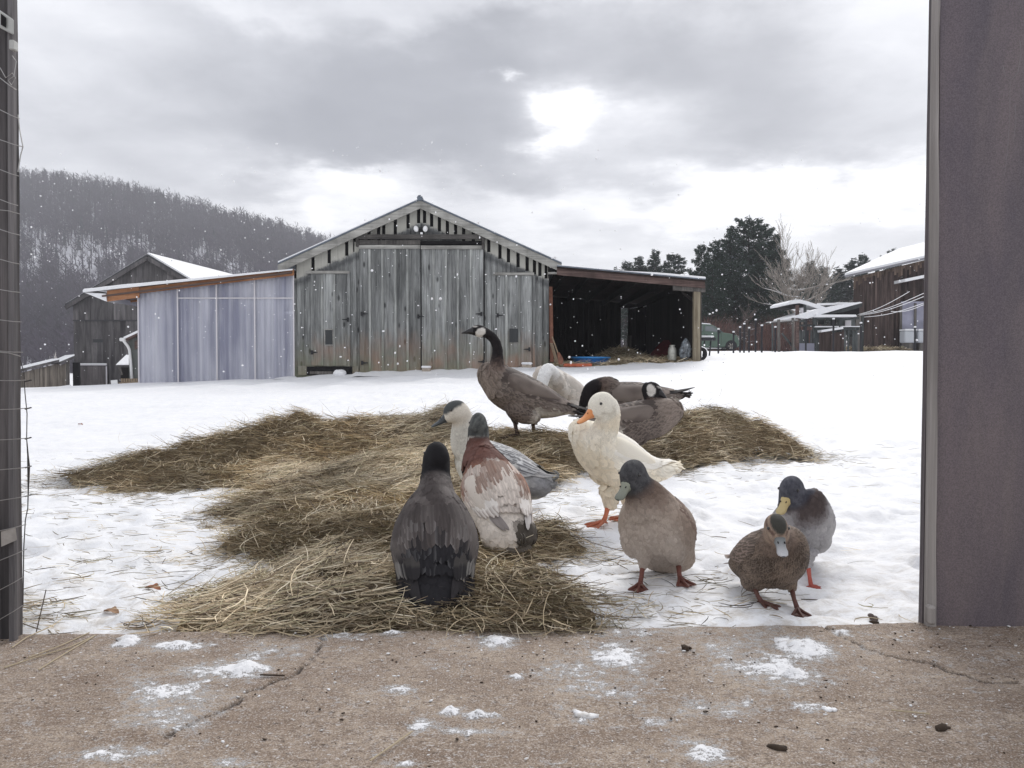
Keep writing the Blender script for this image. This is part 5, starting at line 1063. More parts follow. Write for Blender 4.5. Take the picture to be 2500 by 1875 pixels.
# low woods closing the valley behind the yard at right
N = 5000; x_ = RNG.uniform(-30, 190, N); y_ = RNG.uniform(150, 185, N); cw = np.array([.10, .085, .10]) * RNG.uniform(.6, 1.3, (N, 1))
upright('far_woods', x_, y_, np.full(N, -2.0), RNG.uniform(5, 10, N) * (.7 + .5 * fbm(x_ * .05, y_ * .05, 3)) * smooth(-32, 30, x_), np.full(N, .30), cw, TREEM, 'hazy leafless woods closing the view behind the farmyard', bend=.12)
# ------------------------------------------------------------------ falling snow
N = 1500; fy_ = RNG.uniform(5.5, 19.5, N); fx_ = RNG.uniform(-.62, .55, N) * fy_; fz_ = CAM_Z + RNG.uniform(-.02, .27, N) * fy_
ico = bmesh.new(); bmesh.ops.create_icosphere(ico, subdivisions=1, radius=1); iv = np.array([v.co[:] for v in ico.verts]); fi = np.array([[v.index for v in f.verts] for f in ico.faces]); ico.free()
rs = RNG.uniform(.35, 1.0, N) ** 2.4 * .0105; V = (iv[None] * (rs[:, None, None]) * RNG.uniform(.7, 1.4, (N, 1, 3)) + np.stack([fx_, fy_, fz_], -1)[:, None]).reshape(-1, 3); Fc = (fi[None] + (np.arange(N) * len(iv))[:, None, None]).reshape(-1, 3)
FLK = plain('flake', (.9, .9, .92), .8); tag(mesh('snowflakes', V, Fc, FLK), 'falling snowflakes in the air between the camera and the barns', kind='stuff')
# ------------------------------------------------------------------ birds
FEATH = vcol('plumage', .78, .18, bump=.0022, bscale=380, mot=.30)
FEATH2 = vcol('feather', .72, .22, bump=.0006, bscale=900, mot=.10)
BILLM = vcol('bill', .42, .45, bump=.0003, bscale=500, mot=.1)
SKINM = vcol('leg_skin', .6, .3, bump=.0008, bscale=700, mot=.25)
EYEM = plain('eye_black', (.008, .006, .005), .08, spec=.9)
DUCK = np.array([(-.52, .075, .03, .010), (-.46, .065, .085, .028), (-.38, .045, .135, .065), (-.28, .02, .18, .115), (-.15, .0, .222, .165), (0, -.012, .245, .198), (.15, -.010, .242, .205), (.28, .008, .205, .190), (.38, .03, .15, .145), (.46, .045, .085, .085), (.50, .05, .02, .02)])
def noise3(p, s, o=3):
    return (fbm(p[:, 0] * s + 11, p[:, 1] * s + p[:, 2] * s * .7, o) + fbm(p[:, 2] * s + 31, p[:, 0] * s * .6 - p[:, 1] * s, o)) / 2
def uv(c, r, M=None, n=20, k=14):
    V = []
    for i in range(k + 1):
        ph = math.pi * i / k
        for j in range(n):
            th = 2 * math.pi * j / n; v = Vector((r[0] * math.cos(ph), r[1] * math.sin(ph) * math.cos(th), r[2] * math.sin(ph) * math.sin(th))); V.append((M @ v if M is not None else v) + Vector(c))
    return np.array(V), rowf(k + 1, n, True)
def catmull(P_, n):
    P_ = np.asarray(P_, float); m_ = len(P_); out = []
    E = np.vstack([2 * P_[0] - P_[1], P_, 2 * P_[-1] - P_[-2]])
    for i in range(m_ - 1):
        p0, p1, p2, p3 = E[i:i + 4]
        for t in np.linspace(0, 1, n, endpoint=False): out.append(.5 * ((2 * p1) + (-p0 + p2) * t + (2 * p0 - 5 * p1 + 4 * p2 - p3) * t * t + (-p0 + 3 * p1 - 3 * p2 + p3) * t ** 3))
    out.append(P_[-1]); return np.array(out)
def tubeV(pts, rad, k=16):
    pts = np.asarray(pts, float); n = len(pts); T = np.gradient(pts, axis=0); T /= np.linalg.norm(T, axis=1, keepdims=True) + 1e-9
    ref = np.array([.11, .93, .2]); V = []
    for i in range(n):
        a = np.cross(T[i], ref); a /= np.linalg.norm(a); b = np.cross(T[i], a); th = np.arange(k) * 2 * np.pi / k
        V.append(pts[i] + rad[i] * (np.cos(th)[:, None] * a + np.sin(th)[:, None] * b))
    V = np.vstack([pts[:1].repeat(k, 0)] + V + [pts[-1:].repeat(k, 0)]); return V, rowf(n + 2, k, True)
def remesh(parts_, vox, sm):
    V = []; Fc = []; o = 0
    for v, f in parts_: V.append(v); Fc.append(f + o); o += len(v)
    ob = mesh('tmp', np.vstack(V), np.vstack(Fc), None)
    bm = bmesh.new(); bm.from_mesh(ob.data); bmesh.ops.remove_doubles(bm, verts=bm.verts, dist=1e-5); bmesh.ops.recalc_face_normals(bm, faces=bm.faces); bm.to_mesh(ob.data); bm.free()
    r = ob.modifiers.new('r', 'REMESH'); r.mode = 'VOXEL'; r.voxel_size = vox
    s = ob.modifiers.new('s', 'SMOOTH'); s.factor = .5; s.iterations = sm
    dg = bpy.context.evaluated_depsgraph_get(); me = bpy.data.meshes.new_from_object(ob.evaluated_get(dg)); old = ob.data; bpy.data.objects.remove(ob); bpy.data.meshes.remove(old); return me
def bird(name, label, cat, B, yaw, pitch, L_, neck, head, hdir, hsize, colf, foot=None, group=None, wf=1.0, hf=1.0, billc=(.6, .25, .05), billL=.062, legc=(.30, .11, .06), goose=False, table=DUCK, wing=True, wcol=None, tailup=.0, roll=0, fsz=.016, nfe=1500, curl=False, crest=None, eyes=True, wingspan=1.0, tailc=None, hshape=(1, 1, 1), taper=0.0, rear=0.0, wl=1.0):
    """B body centre (world), yaw/pitch of the body axis, L_ body length; neck: world points with radii from inside the body to the head"""
    g = np.random.default_rng(abs(hash(label)) % 1000 if False else sum(map(ord, label)))
    gx_, gy_ = (foot[0][0][0], foot[0][0][1]) if foot else (B.x, B.y)
    root = empty(name, label, cat, (B.x, B.y, tz(B.x, B.y)), yaw, group)
    Rm_ = Matrix.Rotation(yaw, 3, 'Z') @ Matrix.Rotation(-pitch, 3, 'Y') @ Matrix.Rotation(roll, 3, 'X'); Rn = np.array(Rm_); Bn = np.array(B)
    tb = table.copy(); tb[:, 2] *= wf; tb[:, 3] *= hf; tb[:, 1] += tailup * np.clip(-.25 - tb[:, 0], 0, 1)
    f_t = 1 - taper * smooth(-.05, .5, tb[:, 0]); tb[:, 2] *= f_t; tb[:, 3] *= f_t
    if rear: k_r = rear * smooth(-.2, -.40, tb[:, 0]) * smooth(-.53, -.47, tb[:, 0]); tb[:, 2] += k_r * .085; tb[:, 3] += k_r * .085; tb[:, 1] -= k_r * .05
    tt = catmull(tb, 4)
    def toW(q): return q @ Rn.T + Bn
    def sec(x, th, off=0.0):
        """point on the body: x in body lengths, th angle from straight up, off metres outwards"""
        xx = np.asarray(x, float); zc_ = np.interp(xx, tt[:, 0], tt[:, 1]) * L_; ry_ = np.interp(xx, tt[:, 0], tt[:, 2]) * L_ + off; rz_ = np.interp(xx, tt[:, 0], tt[:, 3]) * L_ + off
        return np.stack([xx * L_, ry_ * np.sin(th), zc_ + rz_ * np.cos(th)], -1)
    k = 28; th = np.arange(k) * 2 * np.pi / k
    body = np.vstack([sec(np.full(k, x), th) for x in tt[:, 0]]); body[:k] = body[:k].mean(0); body[-k:] = body[-k:].mean(0)
    parts_ = [(toW(body), rowf(len(tt), k, True))]
    npts = np.array([list(p[0]) + [p[1]] for p in neck]); nc = catmull(npts, 8); parts_.append(tubeV(nc[:, :3], nc[:, 3]))
    hd = Vector(hdir).normalized(); hy = Vector((0, 0, 1)).cross(hd).normalized(); hz_ = hd.cross(hy); HM = Matrix((hd, hy, hz_)).transposed(); H = Vector(head); hs = hsize
    Hn = np.array(HM); Hc = np.array(H)
    a_ = (1.0, .72, .80) if not goose else (1.0, .62, .70)
    a_ = tuple(x * y for x, y in zip(a_, hshape))
    parts_.append(uv(H, (hs * a_[0], hs * a_[1], hs * a_[2]), HM))
    parts_.append(uv(H + hd * hs * .45 + hz_ * (-hs * .18), (hs * .72, hs * a_[1] * .78, hs * .52), HM))      # cheeks to bill base
    parts_.append(uv(H - hd * hs * .25 - hz_ * hs * .15, (hs * .8, hs * .70, hs * .8), HM))
    for s in (-1, 1): parts_.append(uv(toW(np.array([-.02 * L_, s * .13 * L_ * wf, -.13 * L_ * hf])), (.16 * L_, .085 * L_, .10 * L_), Rm_))
    if foot:
        for (fp_, fa, hip) in foot:
            h_ = Vector(hip); kk = h_.lerp(Vector(fp_), .22); nn_ = np.array([list(h_ + Vector((0, 0, .05 * L_ / .42))) + [.036 * L_ / .42], list(h_ + Vector((0, 0, .02 * L_ / .42))) + [.026 * L_ / .42], list(kk) + [.010 * L_ / .42]]); q = catmull(nn_, 5); parts_.append(tubeV(q[:, :3], q[:, 3]))
    vox = .0062 * max(1, L_ / .5)
    me = remesh(parts_, vox, 5)
    n = len(me.vertices); co = np.empty(n * 3, np.float32); me.vertices.foreach_get('co', co); co = co.reshape(-1, 3).astype(float)
    nr = np.empty(n * 3, np.float32); me.vertices.foreach_get('normal', nr); nr = nr.reshape(-1, 3).astype(float)
    ncum = nc[:, :3]; nr_ = nc[:, 3]
    def info(p):
        q = (p - Bn) @ Rn / L_; hq = (p - Hc) @ Hn / hs
        d_ = np.linalg.norm(p[:, None] - ncum[None], axis=2) / nr_[None]; i = d_.argmin(1); dn = d_[np.arange(len(p)), i]; tn = i / (len(ncum) - 1)
        inb = 1 - smooth(.0, .35, np.clip(tn, 0, 1)) ; wn_ = smooth(1.75, 1.15, dn) * smooth(.12, .38, tn)
        wh = smooth(1.55, 1.15, np.sqrt((hq[:, 0] / 1.1) ** 2 + (hq[:, 1] / .9) ** 2 + (hq[:, 2] / .9) ** 2)); wh = np.maximum(wh, smooth(.86, .97, tn) * smooth(2.2, 1.3, dn))
        Tn = np.gradient(ncum, axis=0)[i]; Tn /= np.linalg.norm(Tn, axis=1, keepdims=True)
        fl = -(Rn[:, 0][None] * (1 - wn_)[:, None] + Tn * wn_[:, None])
        return dict(q=q, h=hq, tn=tn, wn=np.maximum(wn_, 0), wh=wh, fl=fl, p=p)
    I = info(co); I['n'] = nr @ Rn; col = colf(I)
    ca = me.color_attributes.new('Col', 'FLOAT_COLOR', 'POINT'); cc4 = np.ones((n, 4), np.float32); cc4[:, :3] = np.clip(col, 0, 1); ca.data.foreach_set('color', cc4.ravel())
    me.polygons.foreach_set('use_smooth', np.ones(len(me.polygons), bool)); me.materials.append(FEATH); me.name = 'body'
    link('body', me, root)
    # contour feathers lying over the body and the lower neck
    idx = g.choice(n, min(n, nfe), replace=False); idx = idx[(I['wh'][idx] < .3)]
    pc = co[idx]; nn = nr[idx]; J = {k_: (v[idx] if k_ != 'x' else v) for k_, v in I.items()}
    d_ = J['fl'] - nn * (J['fl'] * nn).sum(1, keepdims=True); d_ /= np.linalg.norm(d_, axis=1, keepdims=True) + 1e-6; sd_ = np.cross(nn, d_)
    m_ = len(idx); f_l = fsz * (1.25 - .65 * J['wn']) * g.uniform(.8, 1.25, m_) * L_ / .42; f_w = f_l * .42
    K = 5; tS = np.linspace(0, 1, K); wS = np.array([.35, .95, 1.0, .8, .18]); V = []; CC = []
    bc = colf({**J, 'p': pc}); br = g.uniform(.86, 1.12, (m_, 1))
    for j in range(K):
        base = pc + d_ * (f_l * tS[j])[:, None] + nn * (.0004 + .0026 * tS[j] ** 1.5 - 0 * tS[j])[:, None] if False else pc + d_ * (f_l * tS[j])[:, None] + nn * (.0002 + .0024 * tS[j]) - nn * ((f_l * tS[j]) ** 2 / (2 * .16 * L_ / .42))[:, None]
        for s in (-1, 0, 1):
            V.append(base + sd_ * (s * f_w * wS[j])[:, None] - nn * (.0010 * abs(s))); CC.append(np.clip(bc * br * (1.0 + (.0 if (s == 0 and j < 4) else .10)) if wcol is None or 'edge' not in wcol else bc * br * (1 - .35 * (s == 0)) + (np.array(wcol['edge']) - bc) * (.42 if (s != 0 or j == 4) and j > 1 else 0) * (1 - J['wn'])[:, None], 0, 1))
    V = np.stack(V, 1); CC = np.stack(CC, 1); q = rowf(K, 3); Fc = (q[None] + (np.arange(m_) * K * 3)[:, None, None]).reshape(-1, 4)
    o = mesh('plumage', V.reshape(-1, 3), Fc, FEATH2, root, CC.reshape(-1, 3), smooth_=True); o['kind'] = 'stuff'
    # folded wings: rows of feathers over a body-hugging shell
    def strip(x0, x1, t0, t1, off0, off1, w, cfun, wd_tip=.35, K=8):
        jx = g.normal(0, .016); x0 += jx; x1 += jx + g.normal(0, .014); jt = g.normal(0, .03); t0 += jt; t1 += jt + g.normal(0, .02); w = w * g.uniform(.85, 1.2)
        if x1 < -.1: x1 = -.1 + (x1 + .1) * wl
        kf_ = float(smooth(.32, .04, x0)); kt = 1 - .75 * min(1, abs(t0) / 1.4) ** 2; off0 = off0 * (.25 + .75 * kf_) * kt - .003; off1 = off1 * (.55 + .45 * kf_) * (.3 + .7 * kt) - .003
        tS = np.linspace(0, 1, K); V = []; CC = []; ws = np.interp(tS, [0, .2, .55, .78, .92, 1], [.6, .95, 1, .85, .58, .12])
        for j, t in enumerate(tS):
            x = x0 + (x1 - x0) * t; tm = t0 + (t1 - t0) * t; xr_ = max(x, -.40); r_ = np.interp(xr_, tt[:, 0], tt[:, 2]) * L_ + .01
            for s in (-1, 0, 1):
                th_ = tm + s * w * ws[j] * L_ / r_ / 2; q = sec(xr_, th_, off0 + (off1 - off0) * t + (.0015 if s == 0 else -.0005)); q = np.array([q[0] + (x - xr_) * L_, q[1] * (1 - .9 * max(0, -.40 - x)), q[2] + max(0, (-.40 - x)) * L_ * .1]); V.append(q); CC.append(cfun(t, s))
        return V, CC
    if wing:
        for sg in (-1, 1):
            V = []; CC = []; Fc = []; o_ = 0
            def put(vc):
                nonlocal o_
                v, c_ = vc; V.extend(v); CC.extend(c_); Fc.append(rowf(len(v) // 3, 3) + o_); o_ += len(v)
            # shell under the feathers
            nx_, nt_ = 18, 9; xs1 = np.linspace(.30, -.56, nx_); xs1 = np.where(xs1 < -.1, -.1 + (xs1 + .1) * wl, xs1); 
            for i, x in enumerate(xs1):
                cen = np.interp(x, [-.56, -.3, 0, .3], [.42, .72, .95, 1.05]) * wingspan; hw = np.interp(x, [-.56, -.4, -.2, .0, .18, .30], [.02, .20, .46, .62, .56, .12]); xr_ = max(x, -.40)
                for t in np.linspace(-1, 1, nt_):
                    q = sec(xr_, sg * (cen + hw * t), -.012 + .020 * L_ / .42 * math.cos(t * 1.45) ** .8 * min(1, hw / .5) * float(smooth(.30, .10, x))); q = np.array([q[0] + (x - xr_) * L_, q[1] * (1 - 1.2 * max(0, -.40 - x)), q[2]]); V.append(q)
                    wc = wcol['shell'](x, t) if wcol and 'shell' in wcol else None
                    CC.append(wc)
            Fc.append(rowf(nx_, nt_)); o_ = len(V)
            sh = np.array(V); shc = [c_ for c_ in CC]
            if shc[0] is None:
                Iw = info(toW(sh)); Iw['n'] = np.tile([0, sg * .7, .7], (len(sh), 1)); base = colf(Iw); CC = [base[i] for i in range(len(sh))]
            cw = (wcol or {}).get('f')
            def cf(row, i, x, tm):
                q = toW(sec(max(x, -.4), tm, .01)[None]); Iw = info(q); Iw['n'] = np.array([[0, sg * .7, .7]]); b0 = colf(Iw)[0]; rr_ = g.uniform(.90, 1.10)
                def f(t, s):
                    c0 = np.array(cw(row, t, s, sg, b0, x)) if cw else b0
                    if row <= 1 and not (wcol or {}).get('flat'): c0 = c0 * (1 - .22 * (s == 0)) * (1 + .25 * (abs(s) * (t > .4)))
                    return np.clip(c0 * rr_, 0, 1)
                return f
            # primaries, tertials/secondaries, coverts, scapulars
            for i in range(7): x0 = -.10 - .02 * i; x1 = -.47 - .022 * i; tm = .60 + .09 * (6 - i); put(strip(x0, x1, sg * tm * wingspan, sg * (.36 + .045 * (6 - i)) * wingspan, .008, .010 + .001 * i, .055, cf(3, i, x1, sg * tm), .1))
            for i in range(9): x0 = .02 - .015 * i; x1 = -.30 - .012 * i; tm = 1.38 - .105 * i; put(strip(x0, x1, sg * tm * wingspan, sg * (tm * .80) * wingspan, .011, .0135 + .0006 * i, .07, cf(2, i, x1, sg * tm)))
            for r_ in range(5):
                for i in range(11): x0 = .26 - .062 * r_ - .006 * i; x1 = x0 - .12; tm = 1.46 - .10 * i; put(strip(x0, x1, sg * tm * wingspan, sg * (tm * .94) * wingspan, .012, .0165 - .0008 * r_, .056, cf(1, i, x1, sg * tm)))
            for r_ in range(6):
                for i in range(5): x0 = .24 - .085 * r_; x1 = x0 - .15; tm = .52 - .115 * i; put(strip(x0, x1, sg * tm, sg * tm * .9, .010, .0160 - .0008 * r_, .058, cf(0, i, x1, sg * tm)))
            ow = mesh('wing', toW(np.array(V)), np.vstack(Fc), FEATH2, root, np.array(CC), smooth_=True)
    # tail feathers
    V = []; CC = []; Fc = []; o_ = 0; nT = 12
    for i in range(nT):
        a = (i - (nT - 1) / 2) / (nT - 1) * 2; ang = a * .42; s0 = np.array([-.40, a * .05, .06 + .012 * (1 - abs(a)) + tailup * .15]); ln = .17 * (1 - .12 * abs(a)); dr = np.array([-math.cos(ang), math.sin(ang), .10 + tailup * .5]); si = np.array([math.sin(ang), math.cos(ang), 0])
        for j, t in enumerate(np.linspace(0, 1, 5)):
            for s in (-1, 0, 1):
                V.append((s0 + dr * ln * t + si * s * .022 * [.7, 1, 1, .8, .25][j] + np.array([0, 0, -.004 * abs(s) + .002 * i % .004])) * L_); c0 = tailc if tailc is not None else None; CC.append(np.array(c0) * (1 - .15 * (s == 0)) if c0 is not None else None)
        Fc.append(rowf(5, 3) + o_); o_ += 15
    Vw = toW(np.array(V))
    if tailc is None: It = info(Vw); It['n'] = np.tile([0, 0, 1.], (len(Vw), 1)); CCa = colf(It)
    else: CCa = np.array(CC)
    mesh('tail', Vw, np.vstack(Fc), FEATH2, root, CCa, smooth_=True)
    if curl:
        mb = MB(); b0 = np.array([-.44, .0, .10]) * L_
        for k_, dy in enumerate((-.01, .01)):
            pts = [Vector(toW((b0 + np.array([-.05 * math.sin(t) - .01 * t, dy / L_ * .42, .04 * (1 - math.cos(t)) + .0]) * L_ * (1.2))[None])[0]) for t in np.linspace(0, 3.6, 10)]; mb.tube(pts, [.006, .007, .007, .006, .006, .005, .005, .004, .003, .001], 5)
        oc = mesh('tail_curl', mb.V, mb.F, FEATH2, root, np.tile(np.array(curl), (len(mb.V), 1)), smooth_=True)
    # bill
    bc_ = np.array(billc, float); tipc = bc_ * .35 if bc_.ndim == 1 else None
    if bc_.ndim == 1: bc_ = np.stack([bc_, bc_])
    if goose: prof_ = [(-.25, .42, .46, .05), (.0, .36, .40, .0), (.35, .26, .27, -.06), (.7, .18, .16, -.16), (.95, .13, .09, -.22), (1.02, .04, .04, -.24)]
    else: prof_ = [(-.22, .40, .46, .06), (.0, .34, .36, .0), (.25, .29, .24, -.05), (.5, .29, .17, -.10), (.75, .34, .13, -.12), (.93, .30, .09, -.13), (1.03, .12, .05, -.14)]
    kk_ = 14; V = []; CC = []
    for (t, w_, h_, dz) in prof_:
        for j in range(kk_):
            a = 2 * math.pi * j / kk_; y_ = hs * w_ * 1.08 * math.copysign(abs(math.cos(a)) ** .8, math.cos(a)); z_ = hs * h_ * math.sin(a) * 1.05
            if abs(math.sin(a)) < .25: y_ *= .93
            V.append(H + hd * (hs * .92 + billL * t) + hy * y_ + hz_ * (z_ - hs * .16 + billL * dz)); f_ = np.clip(t, 0, 1); c_ = bc_[0] * (1 - f_) + bc_[1] * f_; CC.append(c_ * (.8 if math.sin(a) < 0 else 1))
    bl = mesh('bill', V, rowf(len(prof_), kk_, True), BILLM, root, np.array(CC), smooth_=True)
    mb = MB()
    for s in (-1, 1): c_ = H + hd * (hs * .92 + billL * .30) + hy * (s * hs * .20) + hz_ * (hs * .06 - hs * .16 + billL * 0 + hs * .12); mb.box(c_, (.006, .0025, .0025), HM)
    mb.build('nostril', DKW, bl)
    if eyes:
        for s in (-1, 1):
            ex_ = hs * .30; ez_ = hs * .26; ey_ = hs * a_[1] * math.sqrt(max(.05, 1 - (ex_ / hs / a_[0]) ** 2 - (ez_ / hs / a_[2]) ** 2)) * .99
            v, f = uv(H + hd * ex_ + hy * (s * ey_) + hz_ * ez_, (hs * .10,) * 3, HM, 12, 8); mesh('eye', v, f, EYEM, root, smooth_=True)
    # legs with webbed feet
    if foot:
        for (fp_, fa, hip) in foot:
            f_ = Vector(fp_); h_ = Vector(hip); kk = h_.lerp(f_, .08); mb = MB(); sc3 = L_ / .42
            mb.tube([kk, kk.lerp(f_, .5), f_ + Vector((0, 0, .012 * sc3))], [.0100 * sc3, .0072 * sc3, .0085 * sc3], 8)
            lg = mesh('leg', mb.V, mb.F, SKINM, root, np.tile(np.array(legc), (len(mb.V), 1)), smooth_=True)
            mf = MB(); dirs = [Vector((math.cos(fa + a), math.sin(fa + a), 0)) for a in (-.52, 0, .52)]; Ls = [.058 * sc3, .068 * sc3, .058 * sc3]; tips = []
            for d2, l2 in zip(dirs, Ls):
                p1 = f_ + d2 * l2 * .5 + Vector((0, 0, .008 * sc3)); p2 = f_ + d2 * l2 + Vector((0, 0, .004)); mf.tube([f_ + Vector((0, 0, .013 * sc3)), p1, p2, p2 + d2 * .007 * sc3], [.0075 * sc3, .0052 * sc3, .0045 * sc3, .0012], 6); tips.append((p1, p2))
            b2_ = f_ - dirs[1] * .018 * sc3 + Vector((0, 0, .006)); mf.tube([f_ + Vector((0, 0, .012 * sc3)), b2_], [.005 * sc3, .002], 5)
            for a, b3_ in ((0, 1), (1, 2)):
                top_ = [f_ + Vector((0, 0, .010)), tips[a][0] + Vector((0, 0, -.002)), tips[a][1], (tips[a][1] + tips[b3_][1]) / 2 - (dirs[a] + dirs[b3_]) * .005 + Vector((0, 0, -.001)), tips[b3_][1], tips[b3_][0] + Vector((0, 0, -.002))]
                mf.add(top_ + [v - Vector((0, 0, .0035)) for v in top_], [tuple(range(6)), tuple(range(11, 5, -1))] + [(i, (i + 1) % 6, 6 + (i + 1) % 6, 6 + i) for i in range(6)])
            mesh('foot', mf.V, mf.F, SKINM, lg, np.tile(np.array(legc) * .8, (len(mf.V), 1)))
    return root
def mixn(a, b, w_): w_ = np.clip(w_, 0, 1)[:, None]; return a * (1 - w_) + b * w_
A3 = lambda c, n: np.tile(np.array(c, float), (n, 1))
GRP = 'ducks and geese at the hay'
def yawd(d): return R(d)
def onray(px, py, Yb): return P(px, py, Yb)
def gp(x, y, off=0.0): return Vector((x, y, tz(x, y) + off))
# --- 1 black-headed dark duck seen from behind, nearest, sitting in the hay
def c_dark(I):
    q, n = I['q'], len(I['q']); m_ = noise3(q * np.array([1, 2, 2]), 5, 4)
    c = mixn(A3((.060, .050, .048), n), A3((.115, .10, .095), n), smooth(.4, .62, m_))
    c = mixn(c, A3((.016, .015, .018), n), smooth(-.06, -.14, q[:, 0] + .03 * np.sin(q[:, 1] * 40)) * smooth(.30, .22, np.abs(q[:, 1])))
    c = mixn(c, A3((.045, .035, .034), n), smooth(.05, -.08, q[:, 2]) * .8)
    blk = A3((.013, .012, .014), n); c = mixn(c, blk, np.maximum(I['wn'] * smooth(.25, .5, I['tn']), I['wh'])); return c
def w_dark(row, t, s, sg, b0, x):
    k = .5 + .5 * math.sin(x * 37 + sg * 9 + row * 5 + s)
    if row == 3: return (.028, .025, .027)
    if row == 2: return (.055, .05, .048) if t < .45 else ((.20, .19, .18) if k > .66 else (.022, .020, .022))
    return np.array(b0) * (1.0 + .12 * t) + (.05 if k > .85 and x < .05 else 0)
Bp = P(1062, 1338, 2.42)
bird('duck', 'large dark duck with a black head seen from behind, sitting nearest in the hay', 'duck', Bp, R(97), R(57), .425,
     [(P(1064, 1235, 2.49), .070), (P(1064, 1195, 2.52), .056), (P(1064, 1165, 2.55), .047), (P(1065, 1130, 2.56), .044), (P(1066, 1115, 2.55), .043)], P(1066, 1113, 2.555), (-.42, .80, -.22), .050,
     c_dark, group=GRP, wf=1.24, hf=1.08, taper=.14, rear=1.5, wl=.66, billc=(.12, .09, .05), wcol=dict(f=w_dark), nfe=2600, fsz=.019, tailc=(.022, .02, .024), wingspan=1.0, hshape=(1, 1.0, 1.15))
# --- 2 chestnut and white drake seen from behind
def c_chest(I):
    q, n = I['q'], len(I['q']); m_ = noise3(q * np.array([1, 1.5, 1.5]), 6, 4)
    c = mixn(A3((.62, .56, .50), n), A3((.30, .155, .105), n), smooth(.47, .60, m_ + .55 * (q[:, 0] - .08)))
    c = mixn(c, A3((.12, .055, .043), n), smooth(.20, .34, q[:, 0] + .08 * (m_ - .5)))
    c = mixn(c, A3((.060, .050, .040), n), smooth(-.26, -.33, q[:, 0] + .12 * (m_ - .5)) * smooth(.05, -.01, q[:, 1] + .08 * (m_ - .5)) * smooth(-.12, -.06, q[:, 2]))
    c = mixn(c, A3((.68, .62, .54), n), smooth(.0, -.06, q[:, 2]) * smooth(.2, .05, q[:, 0]))
    c = mixn(c, A3((.095, .045, .036), n), I['wn'] * smooth(.18, .3, I['tn'])); c = mixn(c, A3((.60, .56, .5), n), I['wn'] * smooth(.50, .54, I['tn']) * smooth(.64, .60, I['tn']) * .8)
    g_ = mixn(A3((.050, .052, .052), n), A3((.11, .115, .11), n), smooth(.35, .65, noise3(I['h'], 4, 3))); c = mixn(c, g_, np.maximum(I['wn'] * smooth(.60, .66, I['tn']), I['wh'])); return c
def w_chest(row, t, s, sg, b0, x):
    k = float(fbm(x * 9 + sg * 3 + 5, row * 3.7 + sg * 2, 2)); b0 = np.array(b0)
    if row == 3: return (.50, .47, .45) if k > .5 else (.26, .23, .22)
    if row == 2: return (.72, .68, .64) if (s == 0 or t < .7) else (.36, .30, .27)
    w1 = np.array((.68, .60, .54)); rd_ = np.array((.235, .135, .10)); f_ = float(smooth(.44, .60, k - x * .9)); return (w1 * f_ + rd_ * (1 - f_)) * (1 - .18 * (t > .8 and s != 0)) * .75 + b0 * .25
Bp = P(1212, 1212, 2.98)
f1 = gp(P(1172, 1330, 2.9).x, 2.98); f2 = gp(P(1245, 1330, 2.9).x, 3.0)
bird('duck', 'chestnut and white drake with a grey head, seen from behind on the hay', 'duck', Bp, R(118), R(50), .44,
     [(P(1176, 1140, 3.08), .078), (P(1172, 1105, 3.12), .062), (P(1168, 1082, 3.14), .046), (P(1168, 1060, 3.15), .042), (P(1168, 1042, 3.15), .041)], P(1168, 1038, 3.15), (-.12, .93, -.25), .050,
     c_chest, foot=[(f1, R(110), P(1180, 1285, 2.98)), (f2, R(110), P(1240, 1285, 3.0))], group=GRP, wf=1.2, taper=.26, rear=1.0, wl=.62, billc=(.25, .24, .12), wcol=dict(f=w_chest), nfe=2400, fsz=.019, tailc=(.13, .11, .09), curl=(.07, .06, .05), hshape=(1, .95, 1.25))
# --- 3 silver white duck with dark bill, facing left
def c_silver(I):
    q, n = I['q'], len(I['q']); m_ = noise3(q, 9, 4)
    c = mixn(A3((.60, .59, .57), n), A3((.14, .14, .145), n), smooth(.44, .60, m_ + .25 * (-q[:, 0] - .05)))
    c = mixn(c, A3((.26, .26, .27), n), smooth(-.22, -.38, q[:, 0])); c = mixn(c, A3((.62, .58, .50), n), smooth(-.05, -.16, q[:, 2]) * .8)
    c = mixn(c, A3((.66, .64, .58), n), np.maximum(I['wn'], smooth(.22, .35, q[:, 0])))
    h = I['h']; hm = mixn(A3((.66, .61, .53), n), A3((.075, .08, .08), n), smooth(.12, .34, h[:, 2] + .45 * (noise3(h, 3, 3) - .5) + .10 * h[:, 0])); c = mixn(c, hm, I['wh']); return c
def w_silver(row, t, s, sg, b0, x):
    if row == 3: return (.55, .54, .53) if s else (.16, .16, .17)
    if row == 2: return (.66, .66, .66) if (s or t < .3) else (.10, .10, .11)
    return (.58, .58, .58) if (t < .55 or s) else (.13, .13, .14)
Bp = P(1226, 1158, 3.52)
bird('duck', 'silvery white duck with a grey crown and dark bill facing left behind the chestnut drake', 'duck', Bp, R(166), R(17), .45,
     [(P(1165, 1120, 3.55), .085), (P(1135, 1085, 3.53), .062), (P(1128, 1050, 3.50), .047), (P(1130, 1022, 3.48), .042), (P(1122, 1003, 3.46), .042)], P(1112, 1004, 3.46), (-.92, -.12, -.42), .054,
     c_silver, foot=[(gp(P(1200, 1240, 3.5).x, 3.45), R(175), P(1205, 1190, 3.45)), (gp(P(1240, 1240, 3.5).x, 3.6), R(175), P(1240, 1190, 3.6))], group=GRP, wf=1.05, hf=1.32, rear=.6, wl=.85, billc=((.05, .055, .06), (.075, .085, .09)), billL=.068, wcol=dict(f=w_silver), nfe=2000, fsz=.018, tailc=(.20, .20, .20), curl=(.2, .2, .19), hshape=(1, 1, 1.08))
